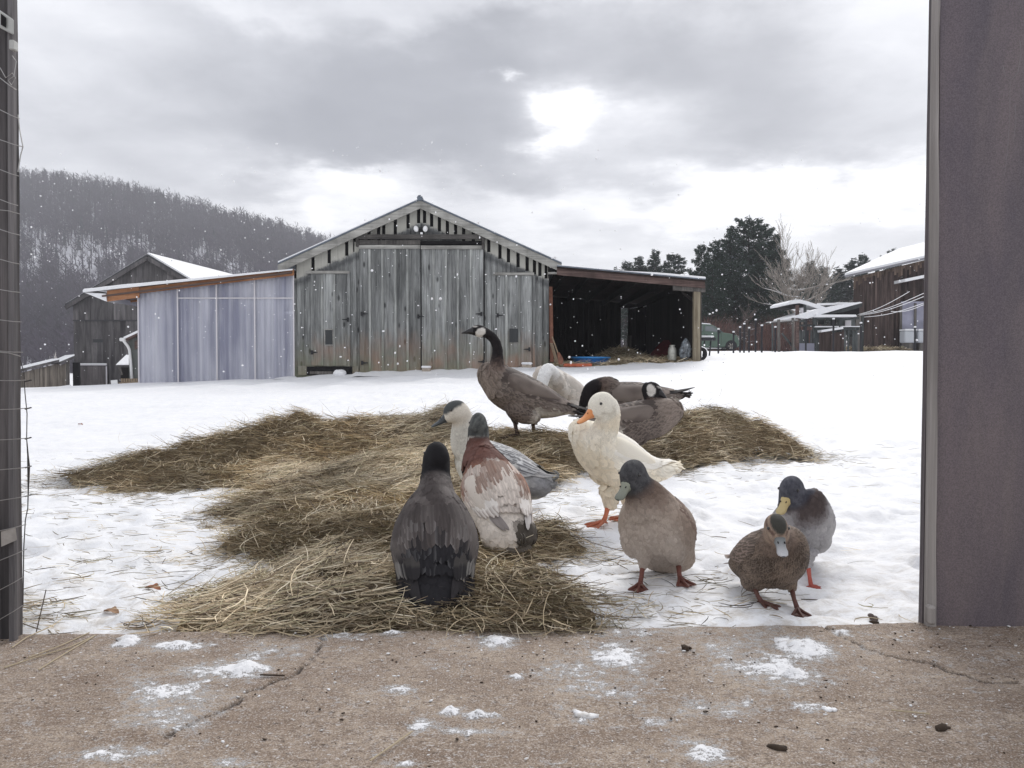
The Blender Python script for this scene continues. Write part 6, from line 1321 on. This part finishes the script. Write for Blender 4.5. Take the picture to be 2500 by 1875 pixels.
# --- 4 white duck with orange bill
def c_white(I):
    q, n = I['q'], len(I['q']); m_ = noise3(q, 5, 4)
    c = mixn(A3((.83, .78, .67), n), A3((.76, .67, .52), n), smooth(.45, .7, m_ + .35 * smooth(.0, -.2, q[:, 2]) + .2 * smooth(-.3, -.5, q[:, 0])))
    c = mixn(c, A3((.70, .60, .44), n), I['wn'] * smooth(.35, .5, I['tn']) * smooth(.8, .6, I['tn']) * .6); h = I['h']
    c = mixn(c, mixn(A3((.80, .76, .66), n), A3((.50, .45, .36), n), smooth(.55, .7, noise3(h, 2.5, 3)) * .6), I['wh']); return c
def w_white(row, t, s, sg, b0, x): return (.86, .82, .74) if not (row == 3 and t > .8) else (.72, .62, .46)
Bp = P(1505, 1122, 3.60)
bird('duck', 'cream white duck with an orange bill standing upright behind the fawn drake', 'duck', Bp, R(200), R(30), .55,
     [(P(1468, 1110, 3.54), .092), (P(1470, 1068, 3.50), .066), (P(1482, 1035, 3.48), .054), (P(1486, 1005, 3.48), .050), (P(1478, 985, 3.47), .050)], P(1468, 988, 3.45), (-.80, -.34, -.42), .062,
     c_white, foot=[(gp(P(1474, 1262, 3.5).x, 3.50), R(215), P(1486, 1228, 3.54)), (gp(P(1530, 1262, 3.7).x, 3.66), R(200), P(1530, 1228, 3.66))], group=GRP, wf=.96, hf=1.0, taper=.18, rear=.5, wl=.8, billc=((.72, .27, .09), (.76, .33, .13)), billL=.074, legc=(.55, .17, .09), wcol=dict(f=w_white, flat=1), nfe=2300, fsz=.02, tailup=.6, hshape=(1, 1, 1.1), tailc=(.80, .74, .60))
# --- 5 fawn drake facing the camera with head turned
def c_fawn(I):
    q, n = I['q'], len(I['q']); m_ = noise3(q, 6, 4)
    c = mixn(A3((.30, .235, .19), n), A3((.36, .295, .245), n), smooth(.4, .6, m_)); br_ = smooth(.24, .44, q[:, 0] + .10 * (q[:, 2]) ) * smooth(.24, .12, np.abs(q[:, 1]))
    c = mixn(c, A3((.12, .080, .062), n), br_ * .85); c = mixn(c, A3((.40, .345, .30), n), smooth(-.04, -.20, q[:, 2]) * .7)
    c = mixn(c, A3((.10, .075, .065), n), I['wn'] * smooth(.2, .45, I['tn'])); hd_ = mixn(A3((.045, .044, .048), n), A3((.082, .082, .086), n), smooth(.35, .65, noise3(I['h'], 5, 3))); c = mixn(c, hd_, np.maximum(I['wn'] * smooth(.60, .68, I['tn']), I['wh'])); return c
def w_fawn(row, t, s, sg, b0, x): return (.19, .16, .15) if row == 3 else ((.20, .15, .125) if row == 2 else ((.24, .17, .135) if t < .8 else (.36, .28, .23)))
Bp = P(1603, 1287, 2.66)
fa_ = gp(P(1563, 1430, 2.6).x, 2.60); fb_ = gp(P(1660, 1432, 2.6).x, 2.60)
bird('duck', 'fawn breasted drake with a slate head turned aside, standing on the snow facing the camera', 'duck', Bp, R(-118), R(50), .42,
     [(P(1580, 1232, 2.60), .078), (P(1566, 1205, 2.58), .056), (P(1554, 1182, 2.57), .047), (P(1548, 1164, 2.57), .046)], P(1545, 1158, 2.565), (-.62, -.72, -.58), .051,
     c_fawn, foot=[(fa_, R(-105), P(1570, 1372, 2.63)), (fb_, R(-80), P(1656, 1370, 2.63))], group=GRP, wf=1.24, hf=1.15, taper=.42, rear=.8, wingspan=1.02, billc=((.27, .28, .22), (.16, .17, .14)), billL=.060, legc=(.17, .065, .05), wcol=dict(f=w_fawn), nfe=2600, fsz=.013, hshape=(1, 1.08, 1.15))
# --- 6 brown speckled hen nearest right
def c_hen(I):
    q, n = I['q'], len(I['q']); m_ = noise3(q, 16, 3)
    c = mixn(A3((.085, .062, .048), n), A3((.20, .15, .115), n), smooth(.40, .62, m_)); c = mixn(c, A3((.22, .165, .14), n), I['wn'] * .5)
    h = I['h']; fc = mixn(A3((.34, .26, .20), n), A3((.26, .19, .15), n), smooth(.4, .6, noise3(h, 5, 3))); crown = smooth(.30, .44, h[:, 2] - .30 * np.abs(h[:, 1]) + .12 * h[:, 0]) ; fc = mixn(fc, A3((.05, .048, .042), n), crown)
    stripe = smooth(.14, .07, np.abs(h[:, 2] - .22)) * smooth(.25, .4, np.abs(h[:, 1])); fc = mixn(fc, A3((.10, .06, .05), n), stripe * .8); c = mixn(c, fc, I['wh']); return c
def w_hen(row, t, s, sg, b0, x): return (.10, .078, .062) if s == 0 and t < .8 else (.26, .20, .17)
Bp = P(1872, 1366, 2.44)
fa_ = gp(P(1848, 1480, 2.4).x, 2.36); fb_ = gp(P(1932, 1480, 2.4).x, 2.35)
bird('duck', 'small brown speckled hen with a pale bill, nearest duck at the right, facing the camera', 'duck', Bp, R(-76), R(24), .365,
     [(P(1888, 1350, 2.36), .060), (P(1893, 1325, 2.31), .044), (P(1895, 1305, 2.28), .037), (P(1896, 1292, 2.26), .035)], P(1896, 1288, 2.245), (-.03, -.86, -.62), .044,
     c_hen, foot=[(fa_, R(-60), P(1838, 1424, 2.40)), (fb_, R(-95), P(1930, 1426, 2.39))], group=GRP, wf=1.06, hf=1.12, billc=((.11, .12, .12), (.50, .50, .52)), billL=.050, legc=(.12, .055, .045), wcol=dict(f=w_hen, edge=(.34, .27, .22)), nfe=3000, fsz=.013, hshape=(1, .98, .98))
# --- 7 slate-headed drake behind the hen
def c_slate(I):
    q, n = I['q'], len(I['q']); m_ = noise3(q, 8, 4)
    c = mixn(A3((.36, .35, .36), n), A3((.44, .43, .43), n), smooth(.4, .6, m_)); br_ = smooth(.18, .38, q[:, 0] + .25 * q[:, 2]); c = mixn(c, A3((.095, .075, .072), n), br_ * smooth(.20, .10, np.abs(q[:, 1] + .03)))
    c = mixn(c, A3((.07, .055, .058), n), I['wn'] * smooth(.2, .45, I['tn'])); hd_ = mixn(A3((.060, .062, .078), n), A3((.11, .112, .132), n), smooth(.35, .65, noise3(I['h'], 5, 3))); c = mixn(c, hd_, np.maximum(I['wn'] * smooth(.6, .68, I['tn']), I['wh'])); return c
def w_slate(row, t, s, sg, b0, x): return (.22, .205, .205) if row == 3 else (.30, .29, .29)
Bp = P(1958, 1282, 2.86)
bird('duck', 'grey drake with a blue-slate head and yellow bill standing behind the brown hen', 'duck', Bp, R(-92), R(40), .38,
     [(P(1942, 1262, 2.78), .070), (P(1937, 1238, 2.76), .053), (P(1934, 1215, 2.75), .045), (P(1934, 1200, 2.75), .044)], P(1932, 1195, 2.745), (-.66, -.62, -.62), .050,
     c_slate, foot=[(gp(P(1975, 1410, 2.7).x, 2.68), R(-20), P(1972, 1372, 2.75)), (gp(P(1925, 1410, 2.75).x, 2.78), R(-90), P(1928, 1372, 2.8))], group=GRP, wf=1.16, hf=1.08, taper=.25, rear=.6, wingspan=.84, billc=((.56, .44, .20), (.50, .40, .20)), billL=.060, legc=(.50, .12, .09), wcol=dict(f=w_slate), nfe=2200, fsz=.013, hshape=(1, 1.05, 1.15))
# --- geese
GOOSE = DUCK.copy(); GOOSE[:, 2] *= .86; GOOSE[:, 3] *= .92
def c_canada(cheek=True, bodyb=1.0):
    def f(I):
        q, n = I['q'], len(I['q']); m_ = noise3(q * np.array([1, 2, 2]), 7, 4)
        c = mixn(A3((.100, .079, .069), n), A3((.17, .14, .122), n), smooth(.38, .62, m_)) * bodyb
        c = mixn(c, A3((.30, .24, .20), n), smooth(.22, .36, q[:, 0]) * .65 ); c = mixn(c, A3((.085, .062, .054), n), smooth(.0, -.12, q[:, 2]) * smooth(.3, .1, q[:, 0]) * .6)
        c = mixn(c, A3((.60, .56, .50), n), smooth(-.01, -.05, q[:, 2] - .085 * smooth(-.15, -.42, q[:, 0])) * smooth(-.06, -.12, q[:, 0])); c = mixn(c, A3((.012, .011, .012), n), smooth(-.40, -.44, q[:, 0]))
        nk = I['wn'] * smooth(.22, .50, I['tn']); c = mixn(c, A3((.11, .07, .058), n), I['wn'] * smooth(.08, .2, I['tn']) * .8); c = mixn(c, A3((.014, .011, .012), n), nk); c = mixn(c, A3((.014, .012, .013), n), I['wh'])
        if cheek:
            h = I['h']; nz_ = .25 * (noise3(h, 5, 3) - .5); ck = smooth(1.08, .88, np.sqrt(((h[:, 0] + .15) / .62) ** 2 + ((h[:, 2] + .28 + .25 * h[:, 0]) / .52) ** 2) + nz_) * smooth(.12, .26, np.abs(h[:, 1])); ck = np.maximum(ck, smooth(1.1, .8, np.abs(h[:, 2] + .75) / .3 + np.abs(h[:, 0]) / .5 + nz_)); ck = np.maximum(ck, .8 * smooth(.10, .03, np.abs(h[:, 2] - .42 - nz_)) * smooth(.1, .4, h[:, 0])); c = mixn(c, A3((.62, .59, .55), n), ck * I['wh'])
        return c
    return f
def w_canada(row, t, s, sg, b0, x):
    if row == 3: return (.022, .018, .018) if s == 0 or t > .5 else (.05, .04, .036)
    return (.075, .058, .051) if (t < .84) else (.23, .19, .165)
Bp = P(1284, 968, 5.45)
f1 = gp(P(1264, 1060, 5.4).x, 5.38); f2 = gp(P(1305, 1050, 5.5).x, 5.6)
bird('canada_goose', 'tall standing brown goose with black neck stretched up and head held to the left', 'goose', Bp, R(176), R(24), .74,
     [(P(1222, 950, 5.42), .105), (P(1210, 915, 5.40), .066), (P(1214, 878, 5.40), .042), (P(1213, 845, 5.40), .033), (P(1200, 822, 5.40), .032), (P(1180, 809, 5.39), .034)], P(1168, 806, 5.385), (-.94, -.25, .02), .054,
     c_canada(), foot=[(f1, R(180), P(1255, 1018, 5.40)), (f2, R(180), P(1300, 1018, 5.58))], group='brown geese on the hay', wf=1.0, hf=.98, billc=(.018, .016, .018), billL=.062, legc=(.06, .04, .035), goose=True, table=GOOSE, wcol=dict(f=w_canada, edge=(.30, .245, .21)), nfe=2600, fsz=.020, tailc=(.014, .013, .014), wingspan=.86)
# white goose behind
def c_wgoose(I):
    q, n = I['q'], len(I['q']); m_ = noise3(q, 6, 4)
    c = mixn(A3((.66, .62, .57), n), A3((.50, .45, .40), n), smooth(.40, .62, m_)); c = mixn(c, A3((.76, .76, .75), n), np.maximum(I['wn'], I['wh']) * smooth(.35, .6, noise3(I['h'], 1.2, 3) + .15)); return c
Bp = P(1372, 958, 6.25)
bird('goose', 'pale white goose half hidden behind the standing brown goose, head bowed', 'goose', Bp, R(228), R(22), .66,
     [(P(1355, 955, 6.1), .11), (P(1350, 925, 6.0), .074), (P(1342, 908, 5.95), .058), (P(1335, 906, 5.9), .05), (P(1326, 925, 5.85), .046), (P(1320, 950, 5.82), .046)], P(1318, 962, 5.80), (-.45, -.45, -.8), .058,
     c_wgoose, group=None, wf=1.12, hf=1.12, billc=(.6, .3, .12), goose=True, table=GOOSE, nfe=1800, fsz=.02)
# feeding goose behind (body right, neck down at the left)
Bp = P(1548, 985, 5.75)
bird('canada_goose', 'brown goose feeding with lowered black neck behind the white duck, tail to the right', 'goose', Bp, R(172), R(-2), .72,
     [(P(1500, 970, 5.75), .10), (P(1484, 945, 5.72), .075), (P(1462, 940, 5.70), .050), (P(1440, 950, 5.67), .042), (P(1428, 975, 5.65), .036), (P(1424, 995, 5.65), .034)], P(1422, 1005, 5.64), (-.2, -.3, -.9), .054,
     c_canada(), group='brown geese on the hay', wf=1.15, hf=1.15, billc=(.018, .016, .018), goose=True, table=GOOSE, wcol=dict(f=w_canada, edge=(.30, .245, .21)), nfe=2200, fsz=.020, tailc=(.014, .013, .014), wingspan=.9)
# resting goose in front, preening over its back
Bp = P(1545, 1028, 5.05)
bird('canada_goose', 'brown goose with a white cheek sitting on the hay, preening', 'goose', Bp, R(-6), R(8), .64,
     [(P(1600, 1015, 5.05), .095), (P(1598, 985, 5.06), .062), (P(1587, 965, 5.07), .043), (P(1582, 950, 5.08), .040), (P(1588, 942, 5.07), .040)], P(1596, 948, 5.05), (.86, -.20, -.48), .054,
     c_canada(), group='brown geese on the hay', wf=1.05, hf=1.0, billc=(.018, .016, .018), goose=True, table=GOOSE, wcol=dict(f=w_canada, edge=(.30, .245, .21)), nfe=2200, fsz=.020, tailc=(.014, .013, .014), wingspan=1.0)
# ------------------------------------------------------------------ the near doorway: left post with wire, right panel
PW = wood('post_grey', (.028, .026, .028), (.17, .155, .155), grain=(60, 60, 2), var=.05, knots=True)
PL2 = wood('post_pale', (.09, .085, .09), (.30, .28, .28), grain=(60, 60, 2), var=.05, knots=False)
def vplank(name, pxb0, pxb1, pxt0, pxt1, Yp, mat, par, pyb=1566, pyt=-40, th=.03, zb=None):
    """upright board: its left and right edges at the foot and at the top"""
    a, b_, c, d_ = P(pxb0, pyb, Yp), P(pxb1, pyb, Yp), P(pxt1, pyt, Yp), P(pxt0, pyt, Yp)
    n = 36; V = []
    for i in range(n + 1):
        t = i / n * 1.45; l, r = a.lerp(d_, t), b_.lerp(c, t); wv = (float(fbm(t * 9 + pxb0, 1.0, 3)) - .5) * .006
        for (q, s) in ((l, 0), (r, 1)):
            V += [(q.x + wv * (1 if s else .3), Yp, q.z), (q.x + wv * (1 if s else .3), Yp + th, q.z)]
    Fc = []
    for i in range(n):
        k = i * 4; Fc += [(k, k + 2, k + 6, k + 4), (k + 3, k + 1, k + 5, k + 7), (k + 2, k + 3, k + 7, k + 6), (k + 1, k, k + 4, k + 5)]
    Fc += [(0, 1, 3, 2), (n * 4, n * 4 + 2, n * 4 + 3, n * 4 + 1)]
    return mesh(name, V, Fc, mat, par)
fp = empty('door_post', 'dark weathered wooden door post at the left edge of the opening', 'post', P(20, 1566, 2.1))
vplank('post_face', -260, 21, -250, 17, 2.075, PW, fp, 1580, th=.018); vplank('pale_strip', 22, 35, 18, 30, 2.06, PL2, fp, 1578, th=.018); vplank('dark_edge', 30, 45, 22, 31, 2.095, PW, fp, 1572, th=.02)
WIRE = plain('wire', (.36, .35, .34), .45, .7)
wf = empty('wire_fence', 'rusty wire mesh stapled across the left door post', 'wire fence', P(30, 1000, 2.03))
for i, (y0, y1, xe) in enumerate([(190, 220, 40), (268, 290, 48), (341, 359, 57), (414, 430, 46), (487, 502, 44), (560, 574, 48), (633, 645, 50), (707, 714, 51), (781, 786, 54), (857, 860, 56), (929, 928, 62), (1000, 996, 70), (1074, 1069, 71), (1147, 1139, 76), (1222, 1209, 74), (1296, 1280, 64), (1368, 1340, 66), (1440, 1408, 58), (1512, 1478, 56)]):
    pts = [P(-200, y0 - (y1 - y0) * 3, 2.035), P(0, y0, 2.035), P(xe * .6, (y0 * .4 + y1 * .6) + 1, 2.03), P(xe, y1, 2.04)]; o = MB().tube(pts, .0011, 5).build('strand', WIRE, wf)
pts = [P(x, y, 2.045) for x, y in ((44, 280), (48, 318), (56, 358), (50, 380), (44, 420))]; MB().tube(pts, .0014, 5).build('loose_wire', WIRE, wf)
DW = plain('dark_wire', (.06, .055, .055), .6, .5)
pts = [P(x, y, 2.045) for x, y in ((50, 880), (58, 910), (61, 960), (66, 1010), (65, 1070), (68, 1110), (70, 1140), (69, 1200), (68, 1240), (62, 1270), (58, 1340), (57, 1420), (56, 1480))]; MB().tube(pts, [.0012] * 5 + [.002, .0035, .0016] + [.0014] * 5, 5).build('end_wire', DW, wf)
for py in (929, 996, 1069, 1139, 1209): a_ = P(68, py, 2.044); MB().tube([a_ + Vector((-.006, -.002, -.003)), a_ + Vector((.009, 0, .001))], .0018, 5).build('knot', DW, wf)
for yy in (515, 1002 - 140): MB().tube([P(-5, yy - 3, 2.03), P(22, yy, 2.03), P(50, yy + 8, 2.04)], .0012, 5).build('strand', WIRE, wf)
INS = plain('insulator', (.42, .42, .40), .5)
ins = empty('insulator', 'pale plastic insulator box on top of the left door post', 'insulator', P(20, 60, 2.03))
p0, p1 = P(0, 30, 2.03), P(34, 84, 2.03); MB().add([P(-4, 22, 2.03), P(34, 48, 2.03), P(34, 86, 2.03), P(-4, 66, 2.03), P(-4, 22, 2.055), P(34, 48, 2.055), P(34, 86, 2.055), P(-4, 66, 2.055)], [(0, 1, 2, 3), (7, 6, 5, 4), (0, 4, 5, 1), (1, 5, 6, 2), (2, 6, 7, 3), (3, 7, 4, 0)]).build('housing', INS, ins, bevel=.003)
MB().add([P(2, 33, 2.026), P(15, 43, 2.026), P(15, 68, 2.026), P(2, 60, 2.026), P(2, 33, 2.029), P(15, 43, 2.029), P(15, 68, 2.029), P(2, 60, 2.029)], [(0, 1, 2, 3), (7, 6, 5, 4), (0, 4, 5, 1), (1, 5, 6, 2), (2, 6, 7, 3), (3, 7, 4, 0)]).build('recess', DKW, ins)
MB().box(P(33, 112, 2.045), (.012, .02, .024)).build('clip', INS, ins, bevel=.002); MB().tube([P(x, y, 2.04) for x, y in ((0, 165), (14, 190), (30, 178), (38, 190), (28, 208), (20, 196), (34, 186), (40, 150), (30, 136))], .0011, 5).build('tied_wire', WIRE, ins)
pt = P(25, 1320, 2.05); o = MB().add([P(2, 1298, 2.045), P(38, 1288, 2.045), P(42, 1318, 2.045), P(3, 1335, 2.045), P(2, 1298, 2.055), P(38, 1288, 2.055), P(42, 1318, 2.055), P(3, 1335, 2.055)], [(0, 1, 2, 3), (7, 6, 5, 4), (0, 4, 5, 1), (1, 5, 6, 2), (2, 6, 7, 3), (3, 7, 4, 0)]).build('block_bracket', plain('pale_wood_block', (.30, .28, .26), .8, nscale=30), fp)
# right side: jamb and big dark panel
YR_ = 2.20
rp = empty('sliding_panel', 'large dark purplish grey door panel filling the right side of the opening', 'door', P(2380, 1518, YR_))
m, nt, bs = newmat('dark_panel'); L = nt.links.new; geo = nd(nt, 'ShaderNodeNewGeometry'); ps = geo.outputs['Position']
g1 = ntex(nt, ps, 3, (1.6, 1, .5), 5, .6, .4); g2 = ntex(nt, ps, 330, (1, 1, 1), 3, .85); g3 = ntex(nt, ps, 1.0, (14, 1, .4), 4, .6)
c = ramp2(nt, g1, .32, .68, (.086, .076, .094), (.168, .138, .140)); c = mixc(nt, ramp2(nt, g3, .4, .65, 0.0, .35), c, (.15, .12, .135)); c = mixc(nt, 1.0, c, ramp2(nt, g2, .38, .62, .76, 1.24), 'MULTIPLY')
L(c, bs.inputs['Base Color']); bs.inputs['Roughness'].default_value = .55; bs.inputs['Specular IOR Level'].default_value = .25
PAN = m
vplank('panel', 2285, 3400, 2296, 3400, YR_ - .02, PAN, rp, 1545, th=.04); vplank('pale_jamb', 2264, 2284, 2284, 2296, YR_ - .03, wood('jamb_wood', (.24, .22, .21), (.44, .41, .39), grain=(60, 60, 1.5), var=0, knots=False), rp, 1534, th=.02)
vplank('dark_edge', 2251, 2275, 2278, 2292, YR_ - .005, wood('jamb_dark', (.07, .06, .065), (.17, .15, .155), grain=(60, 60, 1.5), var=0, knots=False), rp, 1534, th=.02)
SCR = plain('scratch', (.19, .18, .185), .6)
for i, pts in enumerate(([(2490, 100), (2492, 130), (2486, 175), (2470, 195), (2455, 188), (2448, 160)], [(2478, 255), (2480, 300), (2474, 345)], [(2466, 200), (2464, 300), (2458, 380), (2452, 430)])):
    MB().tube([P(x, y, YR_ - .0195) for x, y in pts], .0009, 4).build('scratch', SCR, rp)
MB().box(P(2272, 1500, YR_ - .05), (.02, .03, .05)).build('foot_knob', bpy.data.materials['jamb_wood'], rp, bevel=.006)
# straw laid over the left of the slab
for i, (pts, lb) in enumerate((([(0, 1640), (90, 1610), (160, 1590), (225, 1560)], 'longest pale straw on the left of the floor'), ([(20, 1590), (55, 1565), (110, 1540)], 'straw leaning by the foot of the left post'), ([(60, 1615), (140, 1585), (210, 1553)], 'middle pale straw on the left of the floor'), ([(85, 1645), (150, 1605), (220, 1563)], 'lowest pale straw of the left bundle'), ([(900, 1873), (950, 1838), (1003, 1800)], 'single straw lying at the bottom centre of the floor'), ([(2185, 1746), (2280, 1756)], 'short pale straw on the right of the floor'), ([(630, 1658), (690, 1660)], 'dark twig on the floor below the left end of the hay'), ([(80, 1550), (105, 1490)], 'black stick standing at the floor edge by the left post'))):
    W = []
    for (px, py) in pts: x, y = slab(px, py); W.append(Vector((x, y, .004 + (.05 if i == 7 and py < 1500 else 0))))
    o = MB().tube(W, .0016 if i != 6 else .002, 5).build('straw', plain('pale_straw', (.42, .35, .24), .7) if i < 6 else DARK); tag(o, lb, 'straw' if i < 6 else 'twig')
def leaf(px, py, s, col, lb):
    Yb = CAM_Z * F / (py - 890.); x = (px - 1250) / F * Yb; z = gz(x, Yb) + .006 if Yb > 2.2 else .002
    n = 9; V = []; 
    for i in range(n):
        t = i / (n - 1); w_ = s * .38 * math.sin(math.pi * t) ** .7 * (1 + .25 * math.sin(t * 14)); V += [(x - s / 2 + s * t, Yb - w_, z + .006 * math.sin(t * 5) + w_ * .35), (x - s / 2 + s * t, Yb, z), (x - s / 2 + s * t, Yb + w_, z + w_ * .5)]
    o = mesh('dead_leaf', V, rowf(n, 3), plain('leaf_brown', col, .7, nscale=60), smooth_=True); tag(o, lb, 'leaf')
leaf(368, 1432, .05, (.30, .11, .05), 'rust brown dead leaf on the snow left of the hay'); leaf(265, 1485, .045, (.33, .20, .12), 'pale brown leaf in the stalks at the lower left'); leaf(195, 1057, .05, (.25, .10, .07), 'small reddish leaf alone on the far snow at left')
# pine cone like lumps on the snow by the right jamb
for px, py, s, lb in ((2132, 1493, .007, 'small upright brown cone on the snow near the right jamb'), (2140, 1503, .010, 'brown lump lying under the small cone near the right jamb')):
    Yb = 2.28; x = (px - 1250) / F * Yb; z = P(px, py, Yb).z; bm = bmesh.new(); bmesh.ops.create_icosphere(bm, subdivisions=3, radius=1)
    for v in bm.verts: k_ = 1 + .25 * math.sin(v.co.x * 9) * math.sin(v.co.z * 11); v.co = Vector((x + v.co.x * s * k_ * 1.2, Yb + v.co.y * s * k_, gz(x, Yb) + s * .7 + v.co.z * s * .8 * k_ + (.010 if s < .009 else 0)))
    me = bpy.data.meshes.new('pine_cone'); bm.to_mesh(me); bm.free(); me.materials.append(plain('cone_brown', (.13, .10, .09), .8, nscale=90)); tag(link('pine_cone', me), lb, 'cone')
# ------------------------------------------------------------------ cold haze of falling snow
m = bpy.data.materials.new('haze'); m.use_nodes = True; nt = m.node_tree; nt.nodes.remove(nt.nodes['Principled BSDF'])
pv_ = nt.nodes.new('ShaderNodeVolumePrincipled'); pv_.inputs['Color'].default_value = (.93, .94, 1, 1); pv_.inputs['Density'].default_value = .00085
nt.links.new(pv_.outputs[0], nt.nodes['Material Output'].inputs['Volume']); m.cycles.homogeneous_volume = True
MB().b2(-560, 560, -8, 720, -6, 150).build('haze', m)['kind'] = 'stuff'
